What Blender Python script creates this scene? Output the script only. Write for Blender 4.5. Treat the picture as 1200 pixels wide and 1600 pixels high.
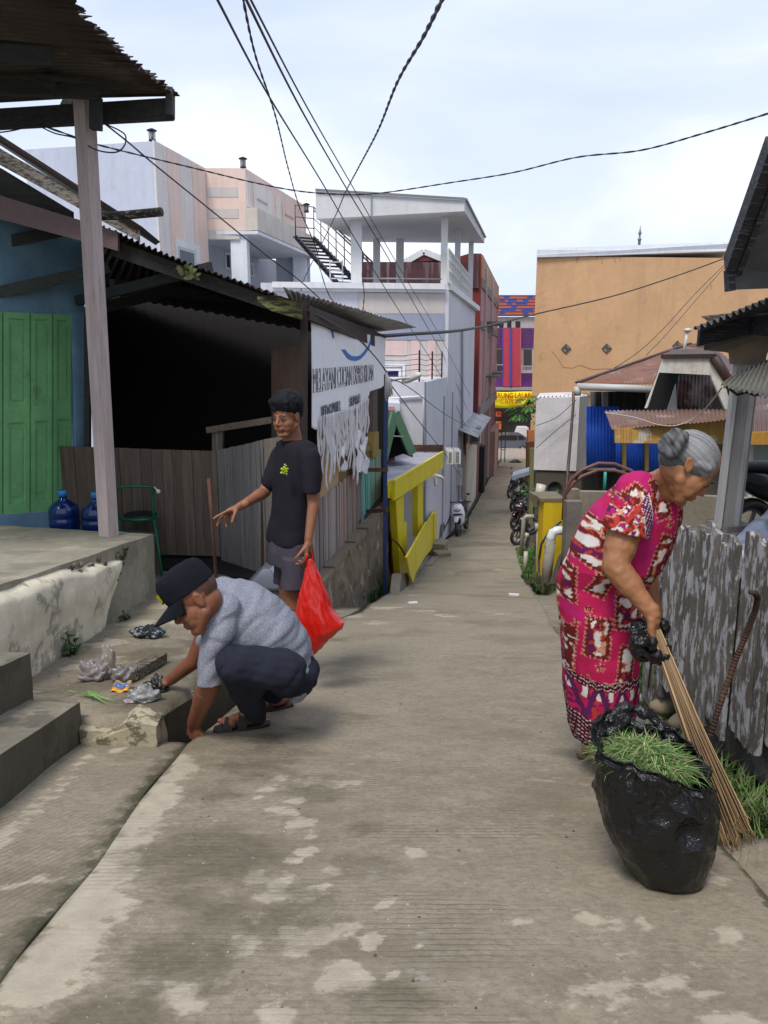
import bpy, bmesh, math, random
import numpy as np
from mathutils import Vector, Matrix, noise as mnoise
random.seed(7)
S = bpy.context.scene
for _o in list(bpy.data.objects): bpy.data.objects.remove(_o)
PI = math.pi; R = math.radians

# ------------------------------------------------------------------ camera
PITCH = R(11.5)
cam_d = bpy.data.cameras.new('camera'); cam = bpy.data.objects.new('camera', cam_d)
S.collection.objects.link(cam); S.camera = cam
cam.location = (0, 0, 0); cam.rotation_euler = (PI/2 - PITCH, 0, 0)
cam_d.sensor_fit = 'HORIZONTAL'; cam_d.sensor_width = 36; cam_d.lens = 36
cam_d.clip_start = .05; cam_d.clip_end = 900
S.render.resolution_x = 768; S.render.resolution_y = 1024

# ------------------------------------------------------------------ sky and sun
SUN_EL, SUN_AZ = R(58), R(205)          # azimuth clockwise from +Y: behind and a little left
w = bpy.data.worlds.new("World"); S.world = w; w.use_nodes = True
nt = w.node_tree; nt.nodes.clear()
def wn(t, **k):
    n = nt.nodes.new(t)
    for a, b in k.items(): setattr(n, a, b)
    return n
sky = wn('ShaderNodeTexSky', sky_type='NISHITA', sun_disc=False, sun_elevation=SUN_EL, sun_rotation=SUN_AZ,
         air_density=1.3, dust_density=2.0, ozone_density=1.5)
tc = wn('ShaderNodeTexCoord'); mp = wn('ShaderNodeMapping'); mp.inputs['Scale'].default_value = (1.0, 1.0, 3.2)
nt.links.new(tc.outputs['Generated'], mp.inputs['Vector'])
n1 = wn('ShaderNodeTexNoise'); n1.inputs['Scale'].default_value = 1.7; n1.inputs['Detail'].default_value = 7
n1.inputs['Roughness'].default_value = .52; n1.inputs['Distortion'].default_value = .35
nt.links.new(mp.outputs[0], n1.inputs['Vector'])
rp = wn('ShaderNodeValToRGB'); rp.color_ramp.elements[0].position = .36; rp.color_ramp.elements[1].position = .70
rp.color_ramp.elements[0].color = (.50,.50,.50,1); rp.color_ramp.elements[1].color = (1,1,1,1)
nt.links.new(n1.outputs['Fac'], rp.inputs['Fac'])
cr = wn('ShaderNodeValToRGB')                       # cloud body: bluish grey veil to bright white
cr.color_ramp.elements[0].position = .38; cr.color_ramp.elements[0].color = (6.0, 6.9, 8.9, 1)
cr.color_ramp.elements[1].position = .74; cr.color_ramp.elements[1].color = (9.4, 9.6, 10.1, 1)
e = cr.color_ramp.elements.new(.55); e.color = (6.9, 7.7, 9.4, 1)
nt.links.new(n1.outputs['Fac'], cr.inputs['Fac'])
mx = wn('ShaderNodeMixRGB'); nt.links.new(rp.outputs[0], mx.inputs[0])
nt.links.new(sky.outputs[0], mx.inputs[1]); nt.links.new(cr.outputs[0], mx.inputs[2])
mxa = wn('ShaderNodeMixRGB'); mxa.inputs[0].default_value = .82
nt.links.new(mx.outputs[0], mxa.inputs[1]); nt.links.new(cr.outputs[0], mxa.inputs[2])
bg = wn('ShaderNodeBackground'); bg.inputs['Strength'].default_value = .073
nt.links.new(mxa.outputs[0], bg.inputs['Color'])
wo = wn('ShaderNodeOutputWorld'); nt.links.new(bg.outputs[0], wo.inputs['Surface'])
sl = bpy.data.lights.new('sun', 'SUN'); sl.energy = 1.8; sl.angle = R(18); sl.color = (1, .95, .88)
so = bpy.data.objects.new('sun', sl); S.collection.objects.link(so)
sd = Vector((math.sin(SUN_AZ)*math.cos(SUN_EL), math.cos(SUN_AZ)*math.cos(SUN_EL), math.sin(SUN_EL)))
so.rotation_euler = sd.to_track_quat('Z', 'Y').to_euler()
S.view_settings.view_transform = 'Standard'; S.view_settings.look = 'None'
S.view_settings.exposure = 0.74; S.view_settings.gamma = 1

# ------------------------------------------------------------------ pixel rays and the ground
def ray(px, py):
    u = (px-600)/1200; v = (800-py)/1200
    return Vector((u, math.cos(PITCH)+v*math.sin(PITCH), -math.sin(PITCH)+v*math.cos(PITCH)))
def at(px, py, D):
    r = ray(px, py); return r*(D/r.y)
def ax(px, py, X):
    r = ray(px, py); return r*(X/r.x)
HP = [(-8,-.38),(0,1.10),(6.4,2.284),(7.6,2.53),(9.5,2.98),(12.8,3.74),(16,4.28),(19.5,4.80),(22.6,5.20),(29,5.62),(38,6.0),(50,6.8),(58,7.15),(75,7.3),(400,8)]
HX = [p[0] for p in HP]; HY = [-p[1] for p in HP]
def gz(D): return float(np.interp(D, HX, HY))
def gnd(px, py, off=0.0):
    r = ray(px, py); lo, hi = .3, 300
    for _ in range(60):
        m = (lo+hi)/2
        if r.z/r.y*m > gz(m)+off: lo = m
        else: hi = m
    return r*(lo/r.y)
TH = lambda D: -(1.2+.115*D)          # the raised slab on the left
def tgnd(px, py):
    r = ray(px, py); return r*(-1.2/(r.z+.115*r.y))
def rgb(h, k=1.0):
    if isinstance(h, str): h = tuple(int(h[i:i+2], 16) for i in (0,2,4))
    return tuple(min(1, (((c/255)+.055)/1.055)**2.4 if c/255 > .04045 else c/255/12.92)*k for c in h[:3])

# ------------------------------------------------------------------ materials
_mc = {}
def M(key='m', rough=.8, vary=.15, vscale=3, bump=.15, bscale=40, streak=0, scol=(.12,.1,.08), grain=None, metal=0,
      spot=0, spcol=(.5,.5,.5), spscale=6, spth=.55, coat=0, trans=0, emit=0, alpha=1, sss=0, spec=.5, dist=.01, ssc=None, wave=None):
    k = (key, rough, vary, vscale, bump, bscale, streak, scol, grain, metal, spot, spcol, spscale, spth, coat, trans, emit, alpha, sss, spec, dist, ssc, wave)
    if k in _mc: return _mc[k]
    m = bpy.data.materials.new(key); m.use_nodes = True; t = m.node_tree; N = t.nodes; L = t.links; N.clear()
    def n(ty, **kw):
        x = N.new(ty)
        for a, b in kw.items():
            if a in x.inputs and not hasattr(x, a): x.inputs[a].default_value = b
            else: setattr(x, a, b)
        return x
    out = n('ShaderNodeOutputMaterial'); b = n('ShaderNodeBsdfPrincipled'); L.new(b.outputs[0], out.inputs[0])
    b.inputs['Roughness'].default_value = rough; b.inputs['Metallic'].default_value = metal
    b.inputs['Specular IOR Level'].default_value = spec
    if coat: b.inputs['Coat Weight'].default_value = coat
    if trans: b.inputs['Transmission Weight'].default_value = trans
    if alpha < 1: b.inputs['Alpha'].default_value = alpha
    if sss:
        b.inputs['Subsurface Weight'].default_value = sss; b.inputs['Subsurface Radius'].default_value = (.02,.008,.004)
        b.inputs['Subsurface Scale'].default_value = 1
    at_ = n('ShaderNodeAttribute', attribute_name='Col'); col = at_.outputs['Color']
    co = n('ShaderNodeTexCoord').outputs['Object']
    def noise(scale, det=5, mapping=None, rough_=.6):
        v = co
        if mapping:
            mpp = n('ShaderNodeMapping'); mpp.inputs['Scale'].default_value = mapping; L.new(co, mpp.inputs['Vector']); v = mpp.outputs[0]
        x = n('ShaderNodeTexNoise'); x.inputs['Scale'].default_value = scale; x.inputs['Detail'].default_value = det
        x.inputs['Roughness'].default_value = rough_
        L.new(v, x.inputs['Vector']); return x.outputs['Fac']
    def ramp(f, a, c, lo=0.0, hi=1.0):
        x = n('ShaderNodeMapRange'); x.inputs['From Min'].default_value = a; x.inputs['From Max'].default_value = c
        x.inputs['To Min'].default_value = lo; x.inputs['To Max'].default_value = hi; L.new(f, x.inputs['Value']); return x.outputs[0]
    def mul(cs, f):
        x = n('ShaderNodeVectorMath', operation='SCALE'); L.new(cs, x.inputs[0]); L.new(f, x.inputs['Scale']); return x.outputs[0]
    def mix(f, a, c, amt=1):
        x = n('ShaderNodeMixRGB')
        if amt != 1:
            mm = n('ShaderNodeMath', operation='MULTIPLY'); L.new(f, mm.inputs[0]); mm.inputs[1].default_value = amt; f = mm.outputs[0]
        L.new(f, x.inputs[0]); L.new(a, x.inputs[1])
        if isinstance(c, tuple): x.inputs[2].default_value = (*c, 1)
        else: L.new(c, x.inputs[2])
        return x.outputs[0]
    gm = {None: None, 'z': (14,14,1), 'f': (4.5,4.5,1.3), 'x': (1,14,14), 'y': (14,1,14)}[grain]
    if vary:
        col = mul(col, ramp(noise(vscale, 7, gm), .3, .7, 1-vary, 1+vary))
        col = mul(col, ramp(noise(vscale*9, 4, gm), .3, .7, 1-vary*.5, 1+vary*.5))
    if streak:
        f = ramp(noise(1.2, 6, ssc or (5,5,.35), .7), .50, .78)
        col = mix(f, col, scol, streak)
    if spot:
        f = ramp(noise(spscale, 8, gm, .68), spth, spth+.05)
        col = mix(f, col, spcol, spot)
    L.new(col, b.inputs['Base Color'])
    if emit: L.new(col, b.inputs['Emission Color']); b.inputs['Emission Strength'].default_value = emit
    h = None
    if bump:
        h = noise(bscale, 6, gm, .65)
        bp = n('ShaderNodeBump'); bp.inputs['Strength'].default_value = bump; bp.inputs['Distance'].default_value = dist
        L.new(h, bp.inputs['Height']); L.new(bp.outputs[0], b.inputs['Normal'])
    _mc[k] = m; return m

WALL = dict(key='plaster', rough=.9, vary=.07, vscale=.8, bump=.25, bscale=25, streak=.25, scol=(.16,.14,.12))
WALLD = dict(key='stained_plaster', rough=.9, vary=.16, vscale=1.2, bump=.35, bscale=18, streak=.65, scol=(.10,.085,.07))
CONC = dict(key='concrete', rough=.92, vary=.2, vscale=2.0, bump=.5, bscale=30, streak=.15, spot=.35, spcol=(.13,.12,.10), spscale=4)
WOOD = dict(key='wood', rough=.85, vary=.28, vscale=2.5, bump=.4, bscale=10, grain='z')
WOODX = dict(key='wood_lengthwise', rough=.85, vary=.28, vscale=2.5, bump=.4, bscale=10, grain='x')
METAL = dict(key='metal', rough=.45, vary=.1, vscale=4, bump=.05, metal=.3)
TIN = dict(key='tin_sheet', rough=.55, vary=.22, vscale=3, bump=.1, metal=.15, spot=.5, spcol=(.13,.055,.035), spscale=2.5, spth=.5)
PLAST = dict(key='plastic', rough=.32, vary=.04, bump=0)
CLOTH = dict(key='cloth', rough=.95, vary=.08, vscale=12, bump=.25, bscale=260, spec=.15, dist=.004)
PAINT = dict(key='paint', rough=.5, vary=.06, vscale=3, bump=.08, bscale=30)
def mt(d, **k): return M(**{**d, **k})

# ------------------------------------------------------------------ mesh builder
WL = {}                                   # world location of every thing root
def tag(o, label=None, cat=None, group=None, kind=None):
    if label: o['label'] = label
    if cat: o['category'] = cat
    if group: o['group'] = group
    if kind: o['kind'] = kind
    return o
def thing(name, label, cat, loc=(0,0,0), group=None):
    o = bpy.data.objects.new(name, None); S.collection.objects.link(o); o.empty_display_size = .1
    o.location = loc; WL[o] = Vector(loc); tag(o, label, cat, group); return o
class MB:
    def __init__(s): s.v = []; s.f = []; s.c = []; s.sm = []; s.col = None
    def add(s, vs, fs, col=None, smooth=False):
        b = len(s.v); s.v += [tuple(p) for p in vs]
        for f in fs: s.f.append(tuple(b+i for i in f)); s.c.append(col or s.col); s.sm.append(smooth)
        return s
    def prism(s, poly, vec, col=None):
        n = len(poly); vec = Vector(vec); P = [Vector(p) for p in poly]
        nr = Vector((0,0,0))
        for i in range(n): nr += (P[i]-P[0]).cross(P[(i+1) % n]-P[0])
        if nr.dot(vec) > 0: P.reverse()
        vs = P+[p+vec for p in P]
        fs = [tuple(range(n)), tuple(range(2*n-1, n-1, -1))]+[((i+1) % n, i, n+i, n+(i+1) % n) for i in range(n)]
        return s.add(vs, fs, col)
    def box(s, c, d, rz=0, col=None, rot=None):
        m = rot if rot is not None else Matrix.Rotation(rz, 3, 'Z'); c = Vector(c); hx, hy, hz = d[0]/2, d[1]/2, d[2]/2
        vs = [c+m@Vector((x, y, z)) for z in (-hz, hz) for x, y in ((-hx,-hy),(hx,-hy),(hx,hy),(-hx,hy))]
        return s.add(vs, [(3,2,1,0),(4,5,6,7),(0,1,5,4),(1,2,6,5),(2,3,7,6),(3,0,4,7)], col)
    def bar(s, a, b, w, h=None, col=None, up=(0,0,1), taper=1):
        a = Vector(a); b = Vector(b); h = h or w; d = (b-a).normalized(); u = Vector(up)
        if abs(d.dot(u)) > .95: u = Vector((0,1,0)) if abs(d.y) < .9 else Vector((1,0,0))
        x = d.cross(u).normalized(); y = x.cross(d)
        vs = []
        for p, k in ((a, 1), (b, taper)):
            for i, j in ((-1,-1),(1,-1),(1,1),(-1,1)): vs.append(p+x*i*w/2*k+y*j*h/2*k)
        return s.add(vs, [(0,1,2,3),(7,6,5,4),(0,4,5,1),(1,5,6,2),(2,6,7,3),(3,7,4,0)], col)
    def tube(s, pts, r, n=8, col=None, caps=True, smooth=True, flat=None):
        P = [Vector(p) for p in pts]; rs = r if isinstance(r, (list, tuple)) else [r]*len(P)
        vs = []; x = None
        for i, p in enumerate(P):
            d = (P[min(i+1, len(P)-1)]-P[max(i-1, 0)])
            d = d.normalized() if d.length > 1e-9 else Vector((0,0,1))
            if x is None:
                x = d.orthogonal().normalized()
            else:
                x = (x-d*x.dot(d)); x = x.normalized() if x.length > 1e-6 else d.orthogonal().normalized()
            y = d.cross(x)
            for k in range(n):
                a = 2*PI*k/n; vs.append(p+(x*math.cos(a)+y*math.sin(a))*rs[i])
        fs = [(i*n+k, i*n+(k+1) % n, (i+1)*n+(k+1) % n, (i+1)*n+k) for i in range(len(P)-1) for k in range(n)]
        if caps: fs += [tuple(range(n-1, -1, -1)), tuple(range((len(P)-1)*n, len(P)*n))]
        return s.add(vs, fs, col, smooth)
    def lathe(s, c, prof, n=24, col=None, smooth=True, m=None):
        c = Vector(c); m = m or Matrix.Identity(3); vs = []
        for r, z in prof:
            for k in range(n): a = 2*PI*k/n; vs.append(c+m@Vector((r*math.cos(a), r*math.sin(a), z)))
        fs = [(i*n+k, i*n+(k+1) % n, (i+1)*n+(k+1) % n, (i+1)*n+k) for i in range(len(prof)-1) for k in range(n)]
        fs += [tuple(range(n-1, -1, -1)), tuple(range((len(prof)-1)*n, len(prof)*n))]
        return s.add(vs, fs, col, smooth)
    def ell(s, c, r, m=None, col=None, nu=16, nv=10):
        c = Vector(c); m = m or Matrix.Identity(3); vs = [c+m@Vector((0,0,-r[2]))]
        for j in range(1, nv):
            t = -PI/2+PI*j/nv
            for k in range(nu):
                a = 2*PI*k/nu; vs.append(c+m@Vector((r[0]*math.cos(a)*math.cos(t), r[1]*math.sin(a)*math.cos(t), r[2]*math.sin(t))))
        vs.append(c+m@Vector((0,0,r[2])))
        fs = [(0, 1+(k+1) % nu, 1+k) for k in range(nu)]
        for j in range(nv-2): fs += [(1+j*nu+k, 1+j*nu+(k+1) % nu, 1+(j+1)*nu+(k+1) % nu, 1+(j+1)*nu+k) for k in range(nu)]
        T = len(vs)-1; fs += [(1+(nv-2)*nu+k, 1+(nv-2)*nu+(k+1) % nu, T) for k in range(nu)]
        return s.add(vs, fs, col, True)
    def cap(s, a, b, ra, rb=None, n=14, col=None):           # tapered capsule
        a = Vector(a); b = Vector(b); rb = ra if rb is None else rb; d = b-a; L = max(d.length, 1e-5); d = d/L
        pts = []; rs = []
        for t in (89, 60, 30): pts.append(a-d*ra*math.sin(R(t))); rs.append(ra*math.cos(R(t)))
        pts += [a, b]; rs += [ra, rb]
        for t in (30, 60, 89): pts.append(b+d*rb*math.sin(R(t))); rs.append(rb*math.cos(R(t)))
        return s.tube(pts, rs, n, col)
    def loft(s, rings, n=24, col=None, caps=True, power=2.0):   # rings: (centre, xdir*rx, ydir*ry)
        vs = []
        for c, X, Y in rings:
            c = Vector(c); X = Vector(X); Y = Vector(Y)
            for k in range(n):
                a = 2*PI*k/n; ca, sa = math.cos(a), math.sin(a); e = 2/power
                vs.append(c+X*math.copysign(abs(ca)**e, ca)+Y*math.copysign(abs(sa)**e, sa))
        m = len(rings)
        fs = [(i*n+k, i*n+(k+1) % n, (i+1)*n+(k+1) % n, (i+1)*n+k) for i in range(m-1) for k in range(n)]
        if caps: fs += [tuple(range(n-1, -1, -1)), tuple(range((m-1)*n, m*n))]
        return s.add(vs, fs, col, True)
    def grid(s, fn, nu, nv, col=None, smooth=False, thick=None):   # fn(u,v)->Vector ; thick: offset vector gives a closed sheet
        vs = [fn(i/nu, j/nv) for j in range(nv+1) for i in range(nu+1)]
        q = lambda i, j: j*(nu+1)+i
        fs = [(q(i,j), q(i+1,j), q(i+1,j+1), q(i,j+1)) for j in range(nv) for i in range(nu)]
        if thick is not None:
            n0 = len(vs); t = Vector(thick); vs += [Vector(p)+t for p in vs]
            fs += [tuple(n0+i for i in reversed(f)) for f in fs]
            for i in range(nu): fs += [(q(i+1,0), q(i,0), n0+q(i,0), n0+q(i+1,0)), (q(i,nv), q(i+1,nv), n0+q(i+1,nv), n0+q(i,nv))]
            for j in range(nv): fs += [(q(0,j), q(0,j+1), n0+q(0,j+1), n0+q(0,j)), (q(nu,j+1), q(nu,j), n0+q(nu,j), n0+q(nu,j+1))]
        s.add(vs, fs, col, smooth); return s
    def build(s, name, mat, col=(.5,.5,.5), parent=None, origin=None, vcol=None, fix=False, smooth=None):
        me = bpy.data.meshes.new(name); o = bpy.data.objects.new(name, me)
        if parent is not None: org = WL[parent]
        elif origin is not None: org = Vector(origin)
        else:
            xs = np.array(s.v); org = Vector((float(xs[:,0].mean()), float(xs[:,1].mean()), float(xs[:,2].min())))
        me.from_pydata([Vector(p)-org for p in s.v], [], s.f)
        if fix:
            bm = bmesh.new(); bm.from_mesh(me); bmesh.ops.recalc_face_normals(bm, faces=bm.faces); bm.to_mesh(me); bm.free()
        if smooth is None: me.polygons.foreach_set('use_smooth', s.sm)
        else: me.polygons.foreach_set('use_smooth', [smooth]*len(s.f))
        if vcol is not None:
            a = me.color_attributes.new('Col', 'FLOAT_COLOR', 'POINT')
            a.data.foreach_set('color', np.array([(*vcol(Vector(p)), 1) for p in s.v], dtype=np.float32).ravel())
        else:
            a = me.color_attributes.new('Col', 'FLOAT_COLOR', 'CORNER'); arr = []
            for f, c in zip(s.f, s.c): arr += [(*(c or col), 1)]*len(f)
            a.data.foreach_set('color', np.array(arr, dtype=np.float32).ravel())
        me.materials.append(mat); S.collection.objects.link(o)
        if parent is not None: o.parent = parent; WL[o] = org
        else: o.location = org; WL[o] = org
        return o
def copy_tree(o, parent=None):
    c = o.copy(); S.collection.objects.link(c)
    if parent: c.parent = parent
    for ch in list(o.children): copy_tree(ch, c)
    return c
def lerp(a, b, t): return a+(b-a)*t
def V(*a): return Vector(a)
def corr(mb, a, b, c, d, nw, amp, col=None, nv=1, up=(0,0,1), wob=0, th=.006, seed=0, jag=0):
    """corrugated sheet: a-b is the eave edge across the ribs, d-c the opposite edge"""
    a, b, c, d = map(Vector, (a, b, c, d)); up = Vector(up); rnd = random.Random(seed)
    nu = nw*6
    nrm = (b-a).cross(d-a).normalized()
    if nrm.dot(up) < 0: nrm = -nrm
    jg = [rnd.uniform(-jag, jag) for _ in range(nu+1)]
    def fn(u, v):
        p = a.lerp(b, u).lerp(d.lerp(c, u), v)
        p = p+nrm*(amp*math.sin(2*PI*nw*u)+wob*mnoise.noise(p*.9+Vector((seed,0,0))))
        if v == 0 and jag: p = p+(d-a).normalized()*jg[int(round(u*nu))]
        return p
    mb.grid(fn, nu, nv, col, True, thick=-nrm*th); return mb
def text_mesh(body, size, mat, col, parent, name, M4, extrude=.002, outline=0, sx=1.0, bold=0):
    cu = bpy.data.curves.new(name, 'FONT'); cu.body = body; cu.size = size; cu.extrude = extrude; cu.offset = bold
    cu.align_x = 'CENTER'; cu.align_y = 'CENTER'
    if outline: cu.fill_mode = 'NONE'; cu.extrude = 0; cu.bevel_depth = outline; cu.bevel_resolution = 0
    o = bpy.data.objects.new(name, cu); S.collection.objects.link(o)
    dg = bpy.context.evaluated_depsgraph_get(); me = bpy.data.meshes.new_from_object(o.evaluated_get(dg))
    bpy.data.objects.remove(o); bpy.data.curves.remove(cu)
    me.transform(Matrix.Diagonal((sx,1,1,1))); me.transform(M4); me.transform(Matrix.Translation(-WL[parent]))
    ob = bpy.data.objects.new(name, me); S.collection.objects.link(ob); ob.parent = parent; WL[ob] = WL[parent]
    a = me.color_attributes.new('Col', 'FLOAT_COLOR', 'POINT')
    a.data.foreach_set('color', np.array([(*col, 1)]*len(me.vertices), dtype=np.float32).ravel())
    me.materials.clear(); me.materials.append(mat); return ob
def frame(o, x, y):                      # 4x4 with origin o, x axis, y axis
    x = Vector(x).normalized(); y = (Vector(y)-x*Vector(y).dot(x)).normalized(); z = x.cross(y)
    m = Matrix((x, y, z)).transposed().to_4x4(); m.translation = Vector(o); return m
# ------------------------------------------------------------------ vertical wall plane helper (traces openings on a real wall)
class WP:
    def __init__(s, A, B):
        s.A = Vector((A[0], A[1], 0)); s.B = Vector((B[0], B[1], 0)); s.d = (s.B-s.A).normalized()
        s.n = Vector((s.d.y, -s.d.x, 0)); 
        if s.n.dot(-s.A) < 0: s.n = -s.n          # towards the street / viewer side
    def pt(s, px, py, off=0):
        r = ray(px, py); k = (s.A+s.n*off).dot(s.n)/r.dot(s.n); return r*k
    def rect(s, mb, x0, x1, yt, yb, out=.02, th=.04, col=None):
        p = s.pt(x0, yt, out); q = s.pt(x1, yt, out); zb = s.pt(x0, yb, out).z; zt = p.z
        P = [Vector((a.x, a.y, z)) for a, z in ((p, zb), (q, zb), (q, zt), (p, zt))]
        return mb.prism(P, -s.n*th, col)
    def quad(s, mb, pts, out=.02, th=.04, col=None):
        return mb.prism([s.pt(*p, out) for p in pts], -s.n*th, col)
def wall(mb, A, B, z0, z1, th, col=None, n=None):
    A = Vector(A); B = Vector(B); d = (B-A).normalized(); n = Vector(n) if n is not None else Vector((d.y, -d.x, 0))
    if n.dot(-A) < 0: n = -n
    P = [Vector((A.x,A.y,z0)), Vector((B.x,B.y,z0)), Vector((B.x,B.y,z1)), Vector((A.x,A.y,z1))]
    return mb.prism(P, -n*th, col)

# ------------------------------------------------------------------ road material
def road_mat(name, wave_axis_rot=0.0, dark=.5, patchs=1.0):
    m = bpy.data.materials.new(name); m.use_nodes = True; t = m.node_tree; N = t.nodes; L = t.links; N.clear()
    out = N.new('ShaderNodeOutputMaterial'); b = N.new('ShaderNodeBsdfPrincipled'); L.new(b.outputs[0], out.inputs[0])
    co = N.new('ShaderNodeTexCoord').outputs['Object']
    def noise(sc, det=6, ms=None, ro=.6):
        v = co
        if ms:
            q = N.new('ShaderNodeMapping'); q.inputs['Scale'].default_value = ms; L.new(co, q.inputs[0]); v = q.outputs[0]
        x = N.new('ShaderNodeTexNoise'); x.inputs['Scale'].default_value = sc; x.inputs['Detail'].default_value = det
        x.inputs['Roughness'].default_value = ro; L.new(v, x.inputs['Vector']); return x.outputs['Fac']
    def mr(f, a, c, lo=0.0, hi=1.0):
        x = N.new('ShaderNodeMapRange'); x.inputs[1].default_value = a; x.inputs[2].default_value = c
        x.inputs[3].default_value = lo; x.inputs[4].default_value = hi; L.new(f, x.inputs[0]); return x.outputs[0]
    def mth(op, a, c):
        x = N.new('ShaderNodeMath'); x.operation = op
        for i, q in enumerate((a, c)):
            if isinstance(q, (int, float)): x.inputs[i].default_value = q
            else: L.new(q, x.inputs[i])
        return x.outputs[0]
    def mix(f, a, c):
        x = N.new('ShaderNodeMixRGB')
        for i, q in enumerate((f, a, c)):
            if isinstance(q, tuple): x.inputs[i].default_value = (*q, 1)
            elif isinstance(q, (int, float)): x.inputs[i].default_value = q
            else: L.new(q, x.inputs[i])
        return x.outputs[0]
    base = mix(mr(noise(.7, 8), .35, .65), (.205,.175,.125), (.285,.246,.182))
    base = mix(mr(noise(6, 9, (1,1.6,1), .75), .38, .66), base, (.31,.265,.19)); base = mix(mth('MULTIPLY', mr(noise(38, 6, (1,1.3,1), .8), .45, .62), .45), base, (.12,.102,.075)); base = mix(mth('MULTIPLY', mr(noise(27, 6, (1,2,1), .8), .54, .66), .5), base, (.38,.335,.25))
    base = mix(mth('MULTIPLY', mr(noise(1.3, 7, (1,1.4,1)), .52, .62), .45), base, (.150,.125,.086))
    pa = N.new('ShaderNodeAttribute'); pa.attribute_name = 'Patch'; sp = N.new('ShaderNodeSeparateColor'); L.new(pa.outputs['Color'], sp.inputs[0]); pa_a = pa.outputs['Alpha']
    nn = noise(8.5, 9, (1, 1.5, 1), .68)
    pf = mth('ADD', mth('MULTIPLY', sp.outputs[0], .80), mth('MULTIPLY', mth('SUBTRACT', nn, .5), 1.9))
    pm = mr(pf, .33, .50)
    base = mix(mth('MULTIPLY', pm, .82), base, mix(mr(noise(14), .3, .7), (.49,.435,.335), (.37,.325,.245)))
    # scattered small pale scabs
    sc = mr(noise(9, 5, (1,2.0,1), .55), .66, .70); base = mix(mth('MULTIPLY', sc, .5), base, (.36,.34,.30))
    df = mth('ADD', mth('MULTIPLY', sp.outputs[1], .75), mth('MULTIPLY', mth('SUBTRACT', noise(5, 9, (1,1.6,1), .72), .5), 1.5))
    base = mix(mth('MULTIPLY', mr(df, .28, .62), .72), base, mix(mr(noise(30, 7, (1,1.8,1), .8), .38, .62), (.082,.071,.045), (.138,.117,.078)))
    ms = mth('ADD', mth('MULTIPLY', sp.outputs[2], .8), mth('MULTIPLY', mth('SUBTRACT', noise(12, 6), .5), 1.0))
    base = mix(mth('MULTIPLY', mr(ms, .38, .5), .8), base, (.072,.072,.036))
    # broomed grooves across the slope
    q = N.new('ShaderNodeMapping'); q.inputs['Rotation'].default_value = (0,0,wave_axis_rot); L.new(co, q.inputs[0])
    wv = N.new('ShaderNodeTexWave'); wv.wave_type = 'BANDS'; wv.bands_direction = 'Y'; wv.inputs['Scale'].default_value = 14
    wv.inputs['Distortion'].default_value = 2.6; wv.inputs['Detail'].default_value = 4; wv.inputs['Detail Scale'].default_value = 1.2
    L.new(q.outputs[0], wv.inputs['Vector'])
    gm = mr(noise(1.1, 5, (.7,1.6,1)), .52, .70, .0, .5)
    gm = mth('MAXIMUM', gm, mth('MULTIPLY', pa_a, mr(noise(2.2, 5, (.5,2.2,1)), .40, .56)))
    gd = mth('MULTIPLY', mr(wv.outputs['Fac'], .0, .38, 1.0, 0.0), gm)
    base = mix(mth('MULTIPLY', gd, .42), base, (.07,.06,.045))
    peb = mr(noise(70, 2), .68, .73); base = mix(mth('MULTIPLY', peb, .55), base, (.42,.40,.37))
    
    L.new(base, b.inputs['Base Color']); b.inputs['Roughness'].default_value = .88
    b.inputs['Specular IOR Level'].default_value = .3
    h = mth('ADD', mth('MULTIPLY', gd, -.9), mth('MULTIPLY', noise(45, 8, None, .7), 1.1))
    h = mth('ADD', h, mth('MULTIPLY', peb, .25))
    bp = N.new('ShaderNodeBump'); bp.inputs['Strength'].default_value = .55; bp.inputs['Distance'].default_value = .007
    L.new(h, bp.inputs['Height']); L.new(bp.outputs[0], b.inputs['Normal'])
    return m
ROADM = road_mat('road_concrete'); PAVEM = road_mat('pavement_concrete', R(-62))
LP = []   # pale patches (x, y, r)
def blob(px, py, rpx, w=1.0, lst=None, f=gnd):
    p = f(px, py); q = f(px+rpx, py); (LP if lst is None else lst).append((p.x, p.y, max(.02, (q-p).length), w))
for t in range(26):
    k = t/25; x = lerp(278, 60, k); y = lerp(1188, 1540, k); blob(x+6+10*math.sin(t*1.7), y, lerp(26, 72, k**1.2), 1.0)
for a in [(480,1222,26),(520,1226,22),(556,1222,18),(462,1250,22),(470,1285,26),(450,1270,18),(492,1302,18),(440,1215,18),(420,1232,16),(405,1245,12),(430,1262,14),
          (480,1330,18),(455,1345,16),(520,1360,20),(440,1378,26),(420,1398,26),(470,1398,24),(505,1385,18),(400,1372,20),(410,1430,20),(385,1470,26),(372,1490,22),
          (450,1455,34),(500,1460,36),(470,1480,30),(540,1450,26),(580,1468,22),(540,1520,34),(510,1535,28),(560,1530,26),(600,1412,22),(615,1408,16),
          (280,1555,34),(300,1570,26),(262,1545,20),(340,1538,16),(430,1590,34),(620,1520,8),(655,1475,7),(345,1280,9),(235,1290,8),
          (820,1440,18),(925,1440,22),(960,1445,20),(1000,1442,24),(1140,1460,24),(905,1556,26),(1110,1370,26),(1140,1380,14),(760,1545,16),(650,1332,16),(660,1335,10),
          (960,1560,60,.55),(1050,1540,70,.55),(1120,1520,80,.5),(1150,1600,80,.6),(980,1500,50,.5),
          (550,962,26,.9),(600,950,26,.8),(640,930,20,.7),(580,972,26,.7),(700,962,30,.6),(660,955,30,.55),(760,955,20,.5),(700,895,24,.5),(790,960,30,.5),(780,890,12,.8),(782,905,9,.8),(670,870,14,.7),(690,850,10,.7)]:
    blob(*a)
DK = []
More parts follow.
